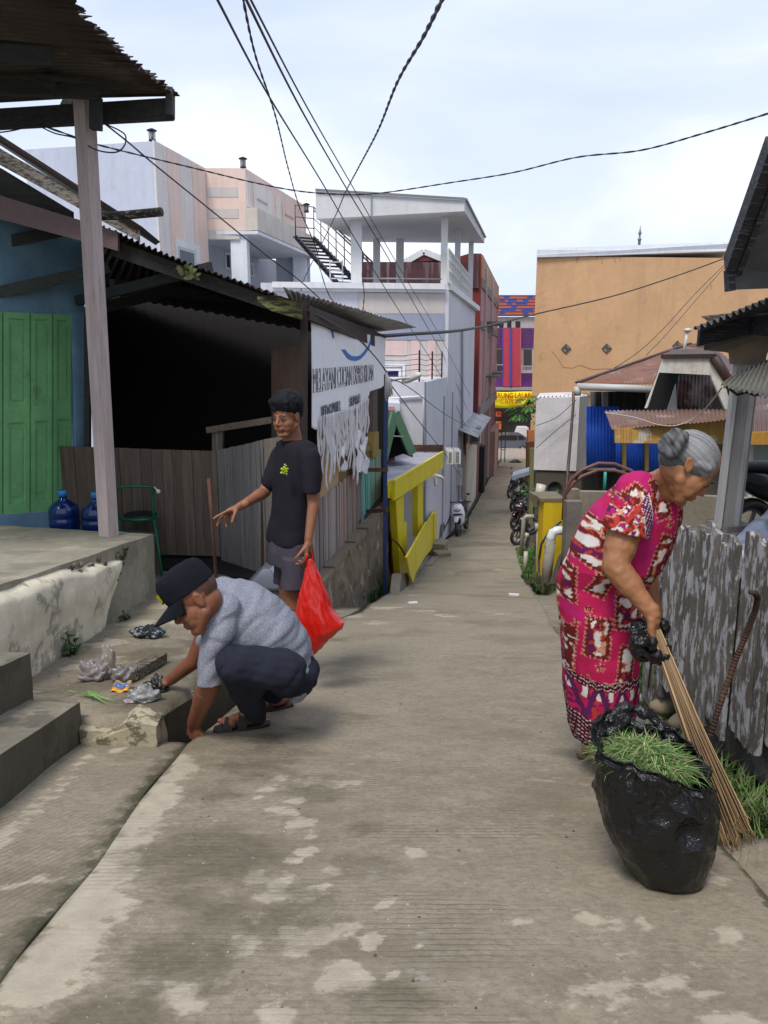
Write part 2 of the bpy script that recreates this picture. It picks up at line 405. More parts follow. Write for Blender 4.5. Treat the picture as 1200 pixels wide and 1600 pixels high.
for a in [(330,1330,150,.9),(300,1480,120,.8),(410,1190,110,.8),(180,1590,90,.8),(560,1360,80,.7),(610,1560,100,.7),(450,1430,110,.8),(500,1230,90,.7),(330,1240,60,.8),(700,1480,60,.5),(240,1500,60,.8),(560,1120,60,.5),(330,1330,60),(350,1420,60),(300,1400,50),(230,1560,40),(120,1590,40),(330,1540,40),(560,1300,60,.6),(620,1600,80,.6),(470,1140,30,.8),(520,1000,40,.7),(760,850,50,.8),(790,800,40,.8),(760,930,60,.5),(420,1155,40,.9),(1040,1385,50,1.0),(990,1370,40,.9),(900,1180,40,.8),(960,1200,40,.8)]:
    blob(*a, lst=DK)
WV = []
for a in [(700,1435,110,1),(800,1440,70,.8),(620,1450,60,.8),(720,1480,90,.8),(560,1180,160,.8),(700,1160,130,.7),(480,1150,60,.9),(780,1290,90,.55),(640,1290,80,.5),(640,1560,90,.7),(740,1600,80,.6),(60,1400,100,.0),(880,1180,90,.5),(620,1085,150,.4)]:
    blob(*a, lst=WV)
MS = []
def field(lst, x, y):
    s = 0
    for a in lst:
        d2 = (x-a[0])**2+(y-a[1])**2
        if d2 < 9*a[2]**2: s = max(s, a[3]*math.exp(-d2/(a[2]**2)*.9))
    return s
def paver(name, mat, XL, XR, Ds, nx, zoff=0, th=.16, lp=LP, dk=DK, mossl=None, edge=0, zf=gz, label=None, rag=0.03, wob=.004):
    vs = []; pc = []; nx1 = nx+1
    for D in Ds:
        l = np.interp(D, *zip(*XL)); r = np.interp(D, *zip(*XR))
        l += rag*mnoise.noise(Vector((D*2.3, 1.5, 0))); r += rag*mnoise.noise(Vector((D*2.1, 7.5, 0)))
        for i in range(nx1):
            x = l+(r-l)*i/nx; z = zf(D)+zoff+wob*mnoise.noise(Vector((x*3, D*3, 0)))
            ed = min(i, nx-i)
            if ed == 0: z -= .006
            vs.append((x, D, z))
            mo = 0
            if mossl: mo = max(mossl(x, D, (x-l), (r-x)), 0)
            pc.append((field(lp, x, D), field(dk, x, D), mo, field(WV, x, D) if name == 'road' else .55 if name == 'pavement' else .3))
    ny = len(Ds); fs = [(j*nx1+i, j*nx1+i+1, (j+1)*nx1+i+1, (j+1)*nx1+i) for j in range(ny-1) for i in range(nx)]
    n0 = len(vs)
    loop = [i for i in range(nx1)]+[j*nx1+nx for j in range(1, ny)]+[(ny-1)*nx1+i for i in range(nx-1, -1, -1)]+[j*nx1 for j in range(ny-2, 0, -1)]
    for i in loop: x, y, z = vs[i]; vs.append((x, y, z-th)); pc.append((.1, .8, .5, 1))
    m = len(loop)
    for k in range(m): fs.append((loop[(k+1) % m], loop[k], n0+k, n0+(k+1) % m))
    me = bpy.data.meshes.new(name); me.from_pydata(vs, [], fs); o = bpy.data.objects.new(name, me); S.collection.objects.link(o)
    a = me.color_attributes.new('Patch', 'FLOAT_COLOR', 'POINT'); a.data.foreach_set('color', np.array(pc, dtype=np.float32).ravel())
    me.polygons.foreach_set('use_smooth', [True]*(len(fs)-m)+[False]*m)
    me.materials.append(mat); tag(o, kind='structure'); return o
def drange(segs):
    out = []
    for a, b, s in segs:
        n = max(1, int(round((b-a)/s))); out += [a+(b-a)*i/n for i in range(n)]
    out.append(segs[-1][1]); return out
RL = [(-6,-.865),(3.09,-.865),(3.6,-.80),(6.75,-.37),(7.1,-.25),(9.6,.10),(12.6,.42),(19.5,1.5),(25,2.75),(38,5.25),(50,7.6),(60,9)]
RR = [(-6,1.02),(2.2,1.04),(5.95,1.41),(6.9,1.58),(12.6,2.35),(19.5,3.69),(25,4.85),(38,7.45),(50,9.8),(60,11.5)]
moss_r = lambda x, D, dl, dr: (.9*math.exp(-(dl/.05)**2) if D > 6.8 else 0)+.7*math.exp(-(dr/.05)**2)
paver('road', ROADM, RL, RR, drange([(-5,.6,.4),(.6,5,.035),(5,8,.06),(8,16,.15),(16,52,.6)]), 60, mossl=moss_r)
LPS = list(LP)
for t in range(14):
    k = t/13; blob(lerp(140, -10, k), lerp(1183, 1325, k), 11+9*k, 1.0, LPS)
for a in [(290,1172,14),(260,1185,12),(180,1175,14),(60,1378,20),(20,1390,16),(165,1285,8),(235,1228,10),(100,1240,8)]: blob(*a, lst=LPS)
DKS = [(-.9,y/10,.06,.9) for y in range(10, 31)]+[(-1.3,2.4,.12,.6),(-1.4,1.9,.2,.5)]
paver('pavement', PAVEM, [(-6,-5),(3.16,-5)], [(-6,-.866),(3.13,-.866)], drange([(-5,.8,.4),(.8,3.13,.035)]), 90, zoff=.004, lp=LPS, dk=DKS,
      mossl=lambda x, D, dl, dr: .72*math.exp(-(dr/.06)**2))
# near right apron and the slab by the drain mouth
paver('apron', PAVEM, [(-6,1.03),(2.20,1.045)], [(-6,5),(2.22,5)], drange([(-5,.8,.4),(.8,2.2,.05)]), 40, zoff=-.006, dk=[(1.3,2.0,.12,.6)],
      mossl=lambda x, D, dl, dr: .5*math.exp(-(dl/.03)**2))
# low side slab where the kerb crosses the drain, just past the young man
paver('side_slab', PAVEM, [(6.0,-1.1),(7.45,-.62)], [(6.0,-.46),(6.75,-.39),(7.45,-.22)], drange([(6.0,7.45,.08)]), 10, zoff=-.004, lp=[(-.5,7.1,.15,.8)], dk=[(-.7,6.9,.2,.8)],
      mossl=lambda x, D, dl, dr: .8*math.exp(-((D-7.4)/.1)**2))

# ground: one sheet to the horizon, below the road
def gcol(p):
    n = mnoise.noise(Vector((p.x*.8, p.y*.8, 0)))
    return tuple(lerp(a, b, .5+.5*n) for a, b in zip((.075,.065,.045), (.12,.105,.08)))
gm_ = MB(); gv = []
xs = sorted(set([-260,-120,-60,-30,-15,-8,-5]+[round(-3+i*.25, 2) for i in range(40)]+[8,10,13,18,26,40,70,130,260]))
ys = sorted(set([-30,-8,-3]+[round(i*.3, 2) for i in range(0, 60)]+[18+i*2 for i in range(1, 22)]+[66,75,100,150,250,400]))
def gzz(x, y):
    z = gz(y)-.30
    if x < -.9: z = min(z, TH(y)-.35) if y < 9 else z
    if x > 1.5 and 2 < y < 12: z += .12*min(1, (x-1.5)/1.0)+.04*mnoise.noise(Vector((x*2, y*2, 3)))
    if y > 50: z = gz(y)-.05
    return z+.03*mnoise.noise(Vector((x*3, y*3, 0)))*(1 if y < 14 else 0)
for y in ys:
    for x in xs: gv.append(Vector((x, y, gzz(x, y))))
nx = len(xs); gm_.add(gv, [(j*nx+i, j*nx+i+1, (j+1)*nx+i+1, (j+1)*nx+i) for j in range(len(ys)-1) for i in range(nx-1)], None, True)
o = gm_.build('ground', mt(CONC, key='dirt', vary=.35, bump=.8, spot=.5, spcol=(.04,.055,.02), spscale=3), vcol=gcol); tag(o, kind='structure')

# ------------------------------------------------------------------ left terrace slab, platform and steps
ter = MB(); N_ = 46
def terr(u, v):
    D = lerp(3.13, 8.9, v); xr = np.interp(D, [3.1,4.3,6.4,6.8,8.9], [-1.0,-.93,-.74,-.74,-.3]); xr += .015*mnoise.noise(Vector((D*4,0,0)))
    x = lerp(-4.6, xr, u); k = max(0, min(1, (x+1.45)/.5))*max(0, min(1, (D-4.2)/1.6)); zz = lerp(TH(D), min(TH(D), gz(D)+.03), k)
    return Vector((x, D, zz+.012*mnoise.noise(Vector((x*2.5, D*2.5, 0)))-(.015 if u == 1 else 0)))
ter.grid(terr, 60, 60, None, True, thick=(0,0,-.6))
LPT = []; tb = lambda *a: blob(*a, lst=LPT, f=tgnd)
for a in [(300,905,30),(260,945,26),(215,975,30),(170,1005,30),(120,1040,26),(280,970,20),(320,950,16),(185,1030,30,.7),(140,1060,24,.7),(60,1080,20),(290,900,20),(330,890,20)]: tb(*a)
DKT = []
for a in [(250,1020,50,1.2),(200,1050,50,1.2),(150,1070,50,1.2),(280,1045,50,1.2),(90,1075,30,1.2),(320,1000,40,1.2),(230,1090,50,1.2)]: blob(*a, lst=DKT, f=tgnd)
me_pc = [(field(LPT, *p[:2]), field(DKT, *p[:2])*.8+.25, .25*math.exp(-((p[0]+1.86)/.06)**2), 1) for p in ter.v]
o = ter.build('terrace', ROADM, origin=(0,0,0))
a = o.data.color_attributes.new('Patch', 'FLOAT_COLOR', 'POINT'); a.data.foreach_set('color', np.array(me_pc, dtype=np.float32).ravel())
tag(o, kind='structure')
def lumpy(name, mb, mat, col, amp, freq, seed=0, cuts=0, side=None, **k):
    """subdivide a closed block and give it an uneven cast surface"""
    o = mb.build(name, mat, col, **k); me = o.data; bm = bmesh.new(); bm.from_mesh(me)
    bmesh.ops.remove_doubles(bm, verts=bm.verts, dist=1e-4)
    for _ in range(cuts):
        ed = [e for e in bm.edges if e.calc_length() > .07]
        if ed: bmesh.ops.subdivide_edges(bm, edges=ed, cuts=1, use_grid_fill=True)
    bmesh.ops.recalc_face_normals(bm, faces=bm.faces); bm.normal_update()
    for v in bm.verts:
        p = v.co+WL[o]; n = v.normal
        v.co += n*amp*1.0*(mnoise.noise(p*freq+Vector((seed,0,0)))+.5*mnoise.noise(p*freq*2.7+Vector((seed,3,0))))
    bm.normal_update()
    if side:  # upright faces get their own side colour, darker on the steps
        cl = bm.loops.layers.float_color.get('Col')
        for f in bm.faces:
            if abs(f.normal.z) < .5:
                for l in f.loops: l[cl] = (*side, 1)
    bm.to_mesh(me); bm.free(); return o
# porch platform: long face on x=-1.86, sloping gently like the lane
ph = lambda D: -(.625+.13*D)
PL = thing('porch_platform', 'raised concrete porch platform with crumbling cream plaster on its long side', 'platform', (-2.6, 4.5, TH(4.5)))
mb = MB()
ring = [(-1.86,-1.0),(-1.86,6.02),(-3.45,6.78),(-6.5,8.0),(-6.5,-1.0)]
mb.prism([Vector((x, y, ph(y))) for x, y in ring], (0,0,-.9))
lumpy('concrete_body', mb, mt(CONC, key='porch_concrete', bump=.5, vary=.22, spot=.45, spcol=(.13,.125,.09), spscale=1.6, spth=.5), rgb((168,160,140), .78), .012, 2.2, 1, cuts=6, parent=PL)
# thick cream render, broken away near the far end
def cream(u, v):
    D = lerp(-.9, 5.3, u); top = ph(D)-.012; bot = TH(D)-.05
    tp = top-.04*(mnoise.noise(Vector((D*3,0,5)))+.3)-(.10*max(0, D-4.4)); 
    if D > 4.75: bot = lerp(TH(D)+.02, tp, min(1, (D-4.75)/.5))
    z = lerp(tp, bot, v)
    b = .03*math.sin(PI*min(1, v*1.25+.1))+.02*mnoise.noise(Vector((D*2.3, z*3, 1)))+.016*mnoise.noise(Vector((D*7, z*7, 2)))
    e = min(1, min(v, 1-v)*12, (1-u)*25, u*25)
    return Vector((-1.868+.05*e+b*e, D, z))
mb = MB(); mb.grid(cream, 110, 24, None, True, thick=(-.06,0,0))
mb.build('cream_render', mt(WALLD, key='cream_render', streak=.35, bump=.9, bscale=9, vary=.16, spot=.75, spcol=(.22,.205,.17), spscale=3.4, spth=.52, grain=None), rgb((216,206,182), .94), PL)
# broken render flap and dark break
mb = MB()
for i in range(46):
    t = i/45; D = 4.35+1.0*t+random.uniform(-.05,.05); z = lerp(ph(D)-.02, ph(D)-.02-.30*abs(math.sin(t*3.0)), random.random())
    mb.ell((-1.845+random.uniform(-.01,.02), D, z), (random.uniform(.006,.016), random.uniform(.012,.035), random.uniform(.008,.022)), nu=7, nv=5, col=rgb(random.choice([(90,80,62),(120,108,85),(70,62,50)])))
mb.build('crumbled_edge', mt(CONC, key='rubble_edge'), (.2,.18,.14), PL)['kind'] = 'stuff'
# steps
mb = MB(); top = lambda D: gz(D)+.19
mb.prism([Vector((x, y, top(y))) for x, y in ((-1.355,.2),(-1.335,3.13),(-2.9,3.4),(-2.9,.2))], (0,0,-.5))
STEPM = mt(CONC, key='step_concrete', vary=.25, spot=.6, spcol=(.055,.05,.04), spscale=2.2, spth=.52)
tag(lumpy('concrete_step', mb, STEPM, rgb((146,138,120), .7), .010, 3, 2, cuts=5, side=rgb((104,100,82), .68), origin=(-2,1.8,gz(1.8))), 'low concrete step slab with darker side at left edge of the lane', 'step', 'concrete steps up to the porch')
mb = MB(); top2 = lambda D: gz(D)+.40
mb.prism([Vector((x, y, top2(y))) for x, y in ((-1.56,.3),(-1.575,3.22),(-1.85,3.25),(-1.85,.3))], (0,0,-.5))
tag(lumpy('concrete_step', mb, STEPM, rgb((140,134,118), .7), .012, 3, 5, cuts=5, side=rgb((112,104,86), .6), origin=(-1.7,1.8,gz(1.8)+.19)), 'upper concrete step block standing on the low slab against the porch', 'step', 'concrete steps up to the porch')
# pale stub of kerb closing the drain
mb = MB(); z0 = gz(3.1)
mb.prism([V(-1.325,3.09,z0-.2), V(-.985,3.06,z0-.2), V(-.985,3.06,z0+.105), V(-1.1,3.07,z0+.125), V(-1.18,3.08,z0+.075), V(-1.325,3.09,z0+.07)], (0,.14,0))
tag(lumpy('kerb_stub', mb, mt(CONC, key='kerb_concrete', spot=.85, spcol=(.085,.075,.045), spscale=9, spth=.50, vary=.3, bump=.8), rgb((190,180,152), .8), .022, 7, 3, cuts=5), 'short pale worn kerb stub at the end of the open drain', 'kerb')
# drain walls (right lip is the road itself)
mb = MB()
for D0, D1 in ((3.2,6.2),):
    mb.prism([V(-.99,D0,gz(D0)-.45), V(-.80,D1,gz(D1)-.45), V(-.80,D1,gz(D1)-.1), V(-.99,D0,TH(D0)-.02)], (-.06,0,0))
mb.prism([V(-.93,3.17,gz(3.2)-.34), V(-.80,3.17,gz(3.2)-.34), V(-.35,6.6,gz(6.6)-.34), V(-.75,6.6,gz(6.6)-.34)], (0,0,.05))
tag(mb.build('drain', mt(CONC, key='drain_concrete', spot=.8, spcol=(.03,.035,.015)), rgb((96,88,70), .7)), kind='structure')
# ================================================================== LEFT SIDE
def planks(mb, A, B, zt0, zt1, zb0, zb1, w, th, cols, rnd, gap=.006, nrm=None, jag=.01, tilt=0):
    """upright boards between ground points A and B, tops from zt0 to zt1"""
    A = Vector((A[0],A[1],0)); B = Vector((B[0],B[1],0)); L = (B-A).length; d = (B-A)/L
    n = Vector((d.y,-d.x,0)); n = -n if n.dot(-A) < 0 else n
    x = 0
    while x < L-.01:
        ww = min(w*rnd.uniform(.8,1.2), L-x); t0 = x/L; t1 = (x+ww)/L; o = n*rnd.uniform(-.006,.006); j = rnd.uniform(-jag, jag); tl = rnd.uniform(-tilt, tilt)
        a = A+d*x+o; b = A+d*(x+ww-gap)+o; tv = d*tl
        zta, ztb = lerp(zt0,zt1,t0)+j, lerp(zt0,zt1,t1)+j; zba, zbb = lerp(zb0,zb1,t0)-abs(j), lerp(zb0,zb1,t1)-abs(j)
        c = cols(x/L, rnd) if callable(cols) else tuple(k*_f for _f in [rnd.uniform(.78,1.15)] for k in rnd.choice(cols))
        mb.prism([V(a.x,a.y,zba), V(b.x,b.y,zbb), V(b.x,b.y,ztb)+tv, V(a.x,a.y,zta)+tv], -n*th, c)
        x += ww
    return mb
# ---- porch post and beam
PW = thing('porch_canopy', 'old rusty corrugated porch roof on a leaning pale pink timber post', 'porch roof', (-2.19,5.96,ph(5.96)))
pinkw = rgb((198,180,176), .85)
b0 = at(170,837,5.92); b1 = at(131,150,5.92)
mb = MB(); mb.bar(b0, b1, .105, .105, up=(.45,1,0)); mb.build('post', mt(WOOD, key='painted_wood', vary=.14, spot=.35, spcol=(.20,.16,.14), spscale=3), pinkw, PW)
dkw = rgb((70,72,70), .55)
mb = MB(); mb.bar(at(268,171,5.95), at(-160,196,6.65), .07, .135)
mb.build('cross_beam', mt(WOODX, spot=.4, spcol=(.12,.10,.09)), dkw, PW)
for a_, b_, w_, h_ in ((at(150,152,5.8), at(150,203,5.8), .075, .06), (at(112,150,6.3), at(100,176,6.3), .07, .07), (at(266,140,5.95), at(266,183,5.9), .05, .07)):
    mb = MB(); mb.bar(a_, b_, w_, h_); mb.build('bracket', mt(WOOD), dkw, PW)
# two overlapping rusty sheets
RUST = mt(TIN, key='rusty_tin', spot=.85, spcol=(.035,.02,.014), spscale=2, spth=.44, vary=.3)
A1, B1 = at(278,152,6.0), at(158,62,5.05); B2 = at(60,-60,4.2)
mb = MB(); L_ = V(-2.6,-.5,.02)
corr(mb, A1, B1, B1+L_, at(-120,158,6.55), 17, .016, None, 10, wob=.05, seed=3, jag=.03)
mb.build('roof_sheet', RUST, rgb((92,80,72), .6), PW)
mb = MB(); B1b = B1+V(.16,.0,.035)
corr(mb, at(188,76,5.1), B2, B2+L_, B1b+L_, 14, .016, None, 10, wob=.05, seed=8, jag=.04)
mb.build('roof_sheet', RUST, rgb((84,72,66), .55), PW)
mb = MB()
for k in range(3):
    a = A1.lerp(B2, .15+.33*k)+V(-.45,0,-.06); mb.bar(a, a+V(-2.2,-.4,0), .05, .09)
mb.bar(at(20,-10,4.8), at(42,24,4.9), .07); mb.bar(at(60,122,5.6), at(86,136,5.6), .09, .05)
mb.build('rafter', mt(WOODX), dkw, PW)

# ---- porch house: blue wall, green folding doors
DIR = V(.515,.857,0); A0 = V(-3.45,6.75,0)
WD = WP(A0-DIR*2, A0+DIR*2)
PH = thing('porch_house', 'blue timber house front behind the concrete porch with tall green folding doors', 'house', (-3.5,6.8,-1.6))
blue = rgb((120,160,182), .8); bluel = rgb((128,170,196), .75)
mb = MB(); WD.quad(mb, [(-260,245),(0,303),(133,356),(137,400),(132,470),(132,497),(-260,486)], out=0, th=.08)
_e = WD.pt(-258,300,0); _f = _e-WD.d*6*(1 if WD.d.y > 0 else -1); mb.prism([V(_e.x,_e.y,-2.4), V(_f.x,_f.y,-2.4), V(_f.x,_f.y,1.6), V(_e.x,_e.y,1.2)], -WD.n*.08)
mb.build('wall', mt(PAINT, key='blue_boards', vary=.15, streak=.3), blue, PH)
mb = MB(); WD.quad(mb, [(112,488),(131,489),(134,800),(122,800)], out=.035, th=.12); WD.quad(mb, [(-200,818),(118,796),(118,822),(-200,885)], out=.03, th=.2)
mb.build('door_frame', mt(PAINT, vary=.15, spot=.2, spcol=(.35,.4,.42)), bluel, PH)
gr = rgb((126,190,128), .88)
GP = mt(PAINT, key='green_paint', vary=.16, rough=.45, spot=.35, spcol=(.10,.16,.09), spscale=5, spth=.62)
for k, (x0, x1) in enumerate(((-130,-62),(-60,4),(5,47),(48,82),(83,112))):
    mb = MB()
    def yt(x): return 487+.045*x
    def yb(x): return 812-.18*x
    def Q(xa, xb, fa, fb, out, th): WD.quad(mb, [(xa, lerp(yt(xa),yb(xa),fa)), (xb, lerp(yt(xb),yb(xb),fa)), (xb, lerp(yt(xb),yb(xb),fb)), (xa, lerp(yt(xa),yb(xa),fb))], out=out, th=th)
    Q(x0, x1, 0, 1, .0, .03)
    w_ = (x1-x0); s = w_*.2
    Q(x0+1, x0+s, 0, 1, .022, .03); Q(x1-s, x1-1, 0, 1, .022, .03)
    for fa, fb in ((0,.03),(.46,.54),(.93,1)): Q(x0+s, x1-s, fa, fb, .020, .03)
    Q(x0+s*1.5, x1-s*1.5, .06, .43, .010, .02); Q(x0+s*1.5, x1-s*1.5, .57, .90, .010, .02)
    mb.build('door_leaf', GP, tuple(c*_f for _f in [random.uniform(.9,1.08)] for c in gr), PH)
# gable roof edge above it
mb = MB(); a = at(-140,120,6.4); b = at(222,354,6.9)
mb.prism([a, b, b+V(-.05,0,-.03), a+V(0,0,-.06)], (-.1,.9,.0))
mb.build('roof_edge', RUST, rgb((60,54,52), .5), PH)
mb = MB(); a = at(-140,150,6.42); b = at(216,358,6.92); mb.prism([a, b, b+V(0,0,-.10), a+V(0,0,-.15)], (0,.04,0))
mb.build('barge_board', mt(WOODX, key='peeling_board', spot=.8, spcol=(.05,.045,.04), spscale=4, spth=.5), rgb((168,160,150), .8), PH)
mb = MB(); mb.prism([at(-140,200,6.9), at(0,262,6.9), at(112,330,6.98), at(112,350,6.98), at(-140,300,6.9)], (0,.05,0))
mb.build('gable_board', mt(WOODX), rgb((92,92,86), .55), PH)
mb = MB(); mb.prism([at(-140,262,6.7), at(184,362,6.9), at(184,392,6.9), at(160,385,6.9), at(-140,305,6.7)], (0,.05,0))
mb.build('fascia', mt(PAINT, key='pink_paint', vary=.15, spot=.3, spcol=(.10,.08,.07), spscale=3), rgb((150,122,122), .6), PH)
mb = MB()
mb.bar(at(-60,392,6.8), at(140,352,7.6), .06, .1); mb.bar(at(-60,470,6.8), at(170,418,7.4), .06, .10); 
mb.build('rafter', mt(WOODX), rgb((84,92,84), .5), PH)
# protruding log
mb = MB(); mb.tube([at(150,338,6.7), at(200,336,6.6), at(252,331,6.5)], [.035,.036,.036], 10)
mb.build('pole_end', mt(WOODX, key='mossy_log', spot=.7, spcol=(.30,.36,.20), spscale=5), rgb((60,54,50), .6), PH)
# ---- ledge behind platform, water gallons, chair
mb = MB(); mb.prism([V(-3.4,6.85,-1.62), V(-2.1,6.35,-1.62), V(-2.1,6.95,-1.62), V(-3.0,7.55,-1.62)], (0,0,-.5))
tag(mb.build('door_ledge', mt(CONC), rgb((120,115,100), .7)), 'concrete ledge behind the porch platform under the green doors', 'ledge')
def gallon(px, D, r=.132):
    p = at(px, 787, D); base = V(p.x, D, -1.615)
    t = thing('water_gallon', 'x', 'water bottle', base, 'blue water gallons behind the porch platform')
    mb = MB(); mb.lathe(base, [(.12,0),(r,.02),(r,.09),(.126,.1),(r,.11),(r,.2),(.126,.21),(r,.22),(r,.27),(.115,.31),(.07,.35),(.034,.37),(.031,.40)], 32)
    mb.build('bottle', M('blue_plastic', rough=.12, vary=0, bump=0, trans=.35, coat=.3), rgb((20,52,120), .9), t)
    mb = MB(); mb.lathe(base+V(0,0,.395), [(.036,0),(.038,.045),(.034,.05)], 24)
    mb.build('cap', mt(PLAST), rgb((60,140,220), .9), t); return t
tag(gallon(99, 6.70), 'left blue water gallon with light blue cap, nearer the green doors'); tag(gallon(150, 6.62), 'right blue water gallon, half hidden behind the pink timber post')
# green tubular chair
def chair():
    D = 7.1; c = at(213,871,D); fl = TH(D); c.z = fl
    t = thing('metal_chair', 'green tubular metal chair with black round seat in front of the plank fence', 'chair', c)
    P = lambda px, py, d: at(px, py, d)
    g = rgb((20,120,82), .8); G = mt(PAINT, key='green_tube', rough=.3)
    zs = P(215,812,7.0).z
    def leg(px, py, d, bx, by, bd):
        mb = MB(); a = P(px,py,d); b = P(bx,by,bd); b.z = TH(bd)+.005; mb.tube([a, b], .0125, 10); mb.build('leg', G, g, t)
    leg(241,812,6.95, 252,880,6.75); leg(186,812,6.95, 190,872,6.75); leg(208,812,7.3, 220,850,7.5)
    leg(180,812,7.3, 176,850,7.5)
    mb = MB(); pts = [P(186,812,6.97)+V(0,0,-.01), P(182,790,7.0), P(182,764,7.0), P(188,761,7.0), P(212,760,6.93), P(236,761,6.95), P(241,764,7.0), P(238,785,7.0), P(241,812,6.97)]
    mb.tube(pts, .0125, 10); mb.build('back_frame', G, g, t)
    mb = MB(); cs = V((P(186,812,7).x+P(241,812,7).x)/2, 7.12, zs)
    mb.lathe(cs+V(0,0,-.012), [(.155,0),(.17,.008),(.17,.02),(.155,.028)], 28, g)
    mb.build('seat_ring', G, g, t)
    mb = MB(); mb.lathe(cs+V(0,0,.006), [(.15,0),(.155,.012),(.14,.03),(.02,.034)], 28); mb.build('seat', mt(PLAST, rough=.5), (.01,.01,.01), t)
    mb = MB(); mb.tube([P(241,761,6.95), P(247,767,6.9)], .008, 8); mb.ell(P(247.5,768,6.88), (.02,.02,.02)); mb.build('end_cap', mt(PLAST), rgb((225,220,200)), t)
chair()
# ---- plank fence in front of the dark shack
rnd = random.Random(4)
brw = [rgb((110,92,80), .55), rgb((98,82,72), .5), rgb((124,108,94), .6)]
F1 = thing('plank_fence', 'weathered brown board fence closing the front of the dark shack', 'fence', at(210,866,7.4))
a, b = at(82,697,7.3), at(338,705,7.45); zb = -1.93
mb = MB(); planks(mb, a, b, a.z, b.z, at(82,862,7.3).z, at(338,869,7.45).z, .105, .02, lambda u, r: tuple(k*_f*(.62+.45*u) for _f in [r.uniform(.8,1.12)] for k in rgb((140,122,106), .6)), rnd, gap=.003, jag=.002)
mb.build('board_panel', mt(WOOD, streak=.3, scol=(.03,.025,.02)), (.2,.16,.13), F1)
mb = MB(); mb.bar(a+V(0,.05,-.15), b+V(0,.05,-.15), .03, .06); mb.bar(a+V(0,.05,-.9), b+V(0,.05,-.9), .03, .06); mb.build('rail', mt(WOODX), brw[1], F1)
gry = rgb((172,164,160), .62)
F2 = thing('plank_gate', 'pale grey board gate panels beside the young man', 'gate', at(390,930,6.9))
a, b = at(338,704,7.42), at(409,688,6.95); a2, b2 = at(412,687,6.93), at(450,680,6.7)
mb = MB(); gc = lambda u, r: tuple(k*_f for _f in [r.uniform(.82,1.15)] for k in gry)
planks(mb, a, b, a.z, b.z, at(338,902,7.42).z, at(409,925,6.95).z, .055, .02, gc, rnd, gap=.003, jag=.004)
mb.build('board_panel', mt(WOOD, vary=.22, spot=.3, spcol=(.2,.22,.12), spscale=1.5, spth=.62), gry, F2)
mb = MB(); planks(mb, a2, b2, a2.z, b2.z, at(412,925,6.93).z, at(450,935,6.7).z, .09, .02, lambda u, r: tuple(k*_f for _f in [r.uniform(.85,1.1)] for k in rgb((176,162,148), .62)), rnd, gap=.003, jag=.004)
mb.build('board_panel', mt(WOOD, vary=.18), gry, F2)
mb = MB(); mb.bar(at(410.5,700,6.98), at(410.5,926,6.98), .03); mb.build('hinge_post', mt(WOOD), rgb((96,70,50), .6), F2)
HRl = thing('hand_rail', 'rough timber post and top rail above the grey gate boards', 'rail', at(340,705,7.5))
mb = MB(); mb.bar(at(341,760,7.5), at(341,668,7.5), .10, .09); mb.build('post', mt(WOOD, spot=.3), rgb((128,114,100), .65), HRl)
mb = MB(); mb.bar(at(325,672,7.5), at(432,655,7.0), .05, .06); mb.build('top_rail', mt(WOODX, spot=.5, spcol=(.05,.04,.03)), rgb((140,124,108), .65), HRl)

# ---- dark shack
SB = thing('timber_shack', 'open fronted dark timber shack with a rusty roof and painted plank side wall', 'shack', (-1.5,9,-2.1))
BA = at(475,919,6.6); BB = at(598,778,11.8)
WB = WP(BA, BB); NB = WB.n; zB = lambda t: lerp(BA.z, BB.z, t)
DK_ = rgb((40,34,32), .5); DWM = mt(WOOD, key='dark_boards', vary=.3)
mb = MB()
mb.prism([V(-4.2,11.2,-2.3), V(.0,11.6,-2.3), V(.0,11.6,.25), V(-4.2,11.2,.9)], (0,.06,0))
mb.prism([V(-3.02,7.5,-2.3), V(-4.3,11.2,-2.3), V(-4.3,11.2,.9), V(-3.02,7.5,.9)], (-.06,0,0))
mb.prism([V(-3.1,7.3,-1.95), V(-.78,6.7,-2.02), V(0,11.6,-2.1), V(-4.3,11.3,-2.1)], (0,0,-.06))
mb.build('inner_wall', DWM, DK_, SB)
# brown corner boarding by the opening and the dark corner post
mb = MB(); mb.prism([at(424,545,6.9), at(474,540,6.65), at(474,760,6.65), at(424,760,6.9)], (0,.04,0)); mb.build('corner_boards', mt(WOOD), rgb((74,52,46), .55), SB)
mb = MB(); mb.bar(BA+V(.0,.0,0), at(475,470,6.6), .055, .055); mb.build('corner_post', mt(WOOD), rgb((58,46,42), .5), SB)
# main roof sheet over the open front, its jagged verge showing
Aa, Ab = at(150,352,7.0), at(432,462,6.55)
mb = MB(); corr(mb, Aa, Ab, Ab+V(.45,4.6,-.25), Aa+V(-2.3,4.2,-.1), 30, .014, None, 8, wob=.03, seed=2, jag=.02)
mb.build('roof_sheet', RUST, rgb((70,64,60), .55), SB)
mb = MB(); mb.prism([at(170,372,7.0)+V(0,.05,0), at(432,468,6.6)+V(0,.03,0), at(432,488,6.6)+V(0,.03,0), at(170,398,7.0)+V(0,.05,0)], (0,.05,0))
mb.build('verge_board', mt(WOODX, spot=.35, spcol=(.10,.11,.07)), rgb((62,62,56), .5), SB)
mb = MB(); mb.prism([at(402,462,6.5), at(438,462,6.42), at(472,474,6.45), at(472,500,6.5), at(425,486,6.5), at(402,470,6.5)], (0,.05,0))
mb.build('eave_board', mt(WOODX, key='mossy_board', spot=.8, spcol=(.20,.22,.07), spscale=3, spth=.5), rgb((74,66,52), .7), SB)
mb = MB()
mb.bar(at(175,445,7.3), at(400,470,9.5), .06, .10); mb.bar(at(160,480,7.6), at(330,440,9), .06, .1); mb.bar(at(120,470,7.5), at(330,418,6.9), .05, .09)
mb.bar(at(137,480,7.45), at(137,860,7.45), .05, .06)
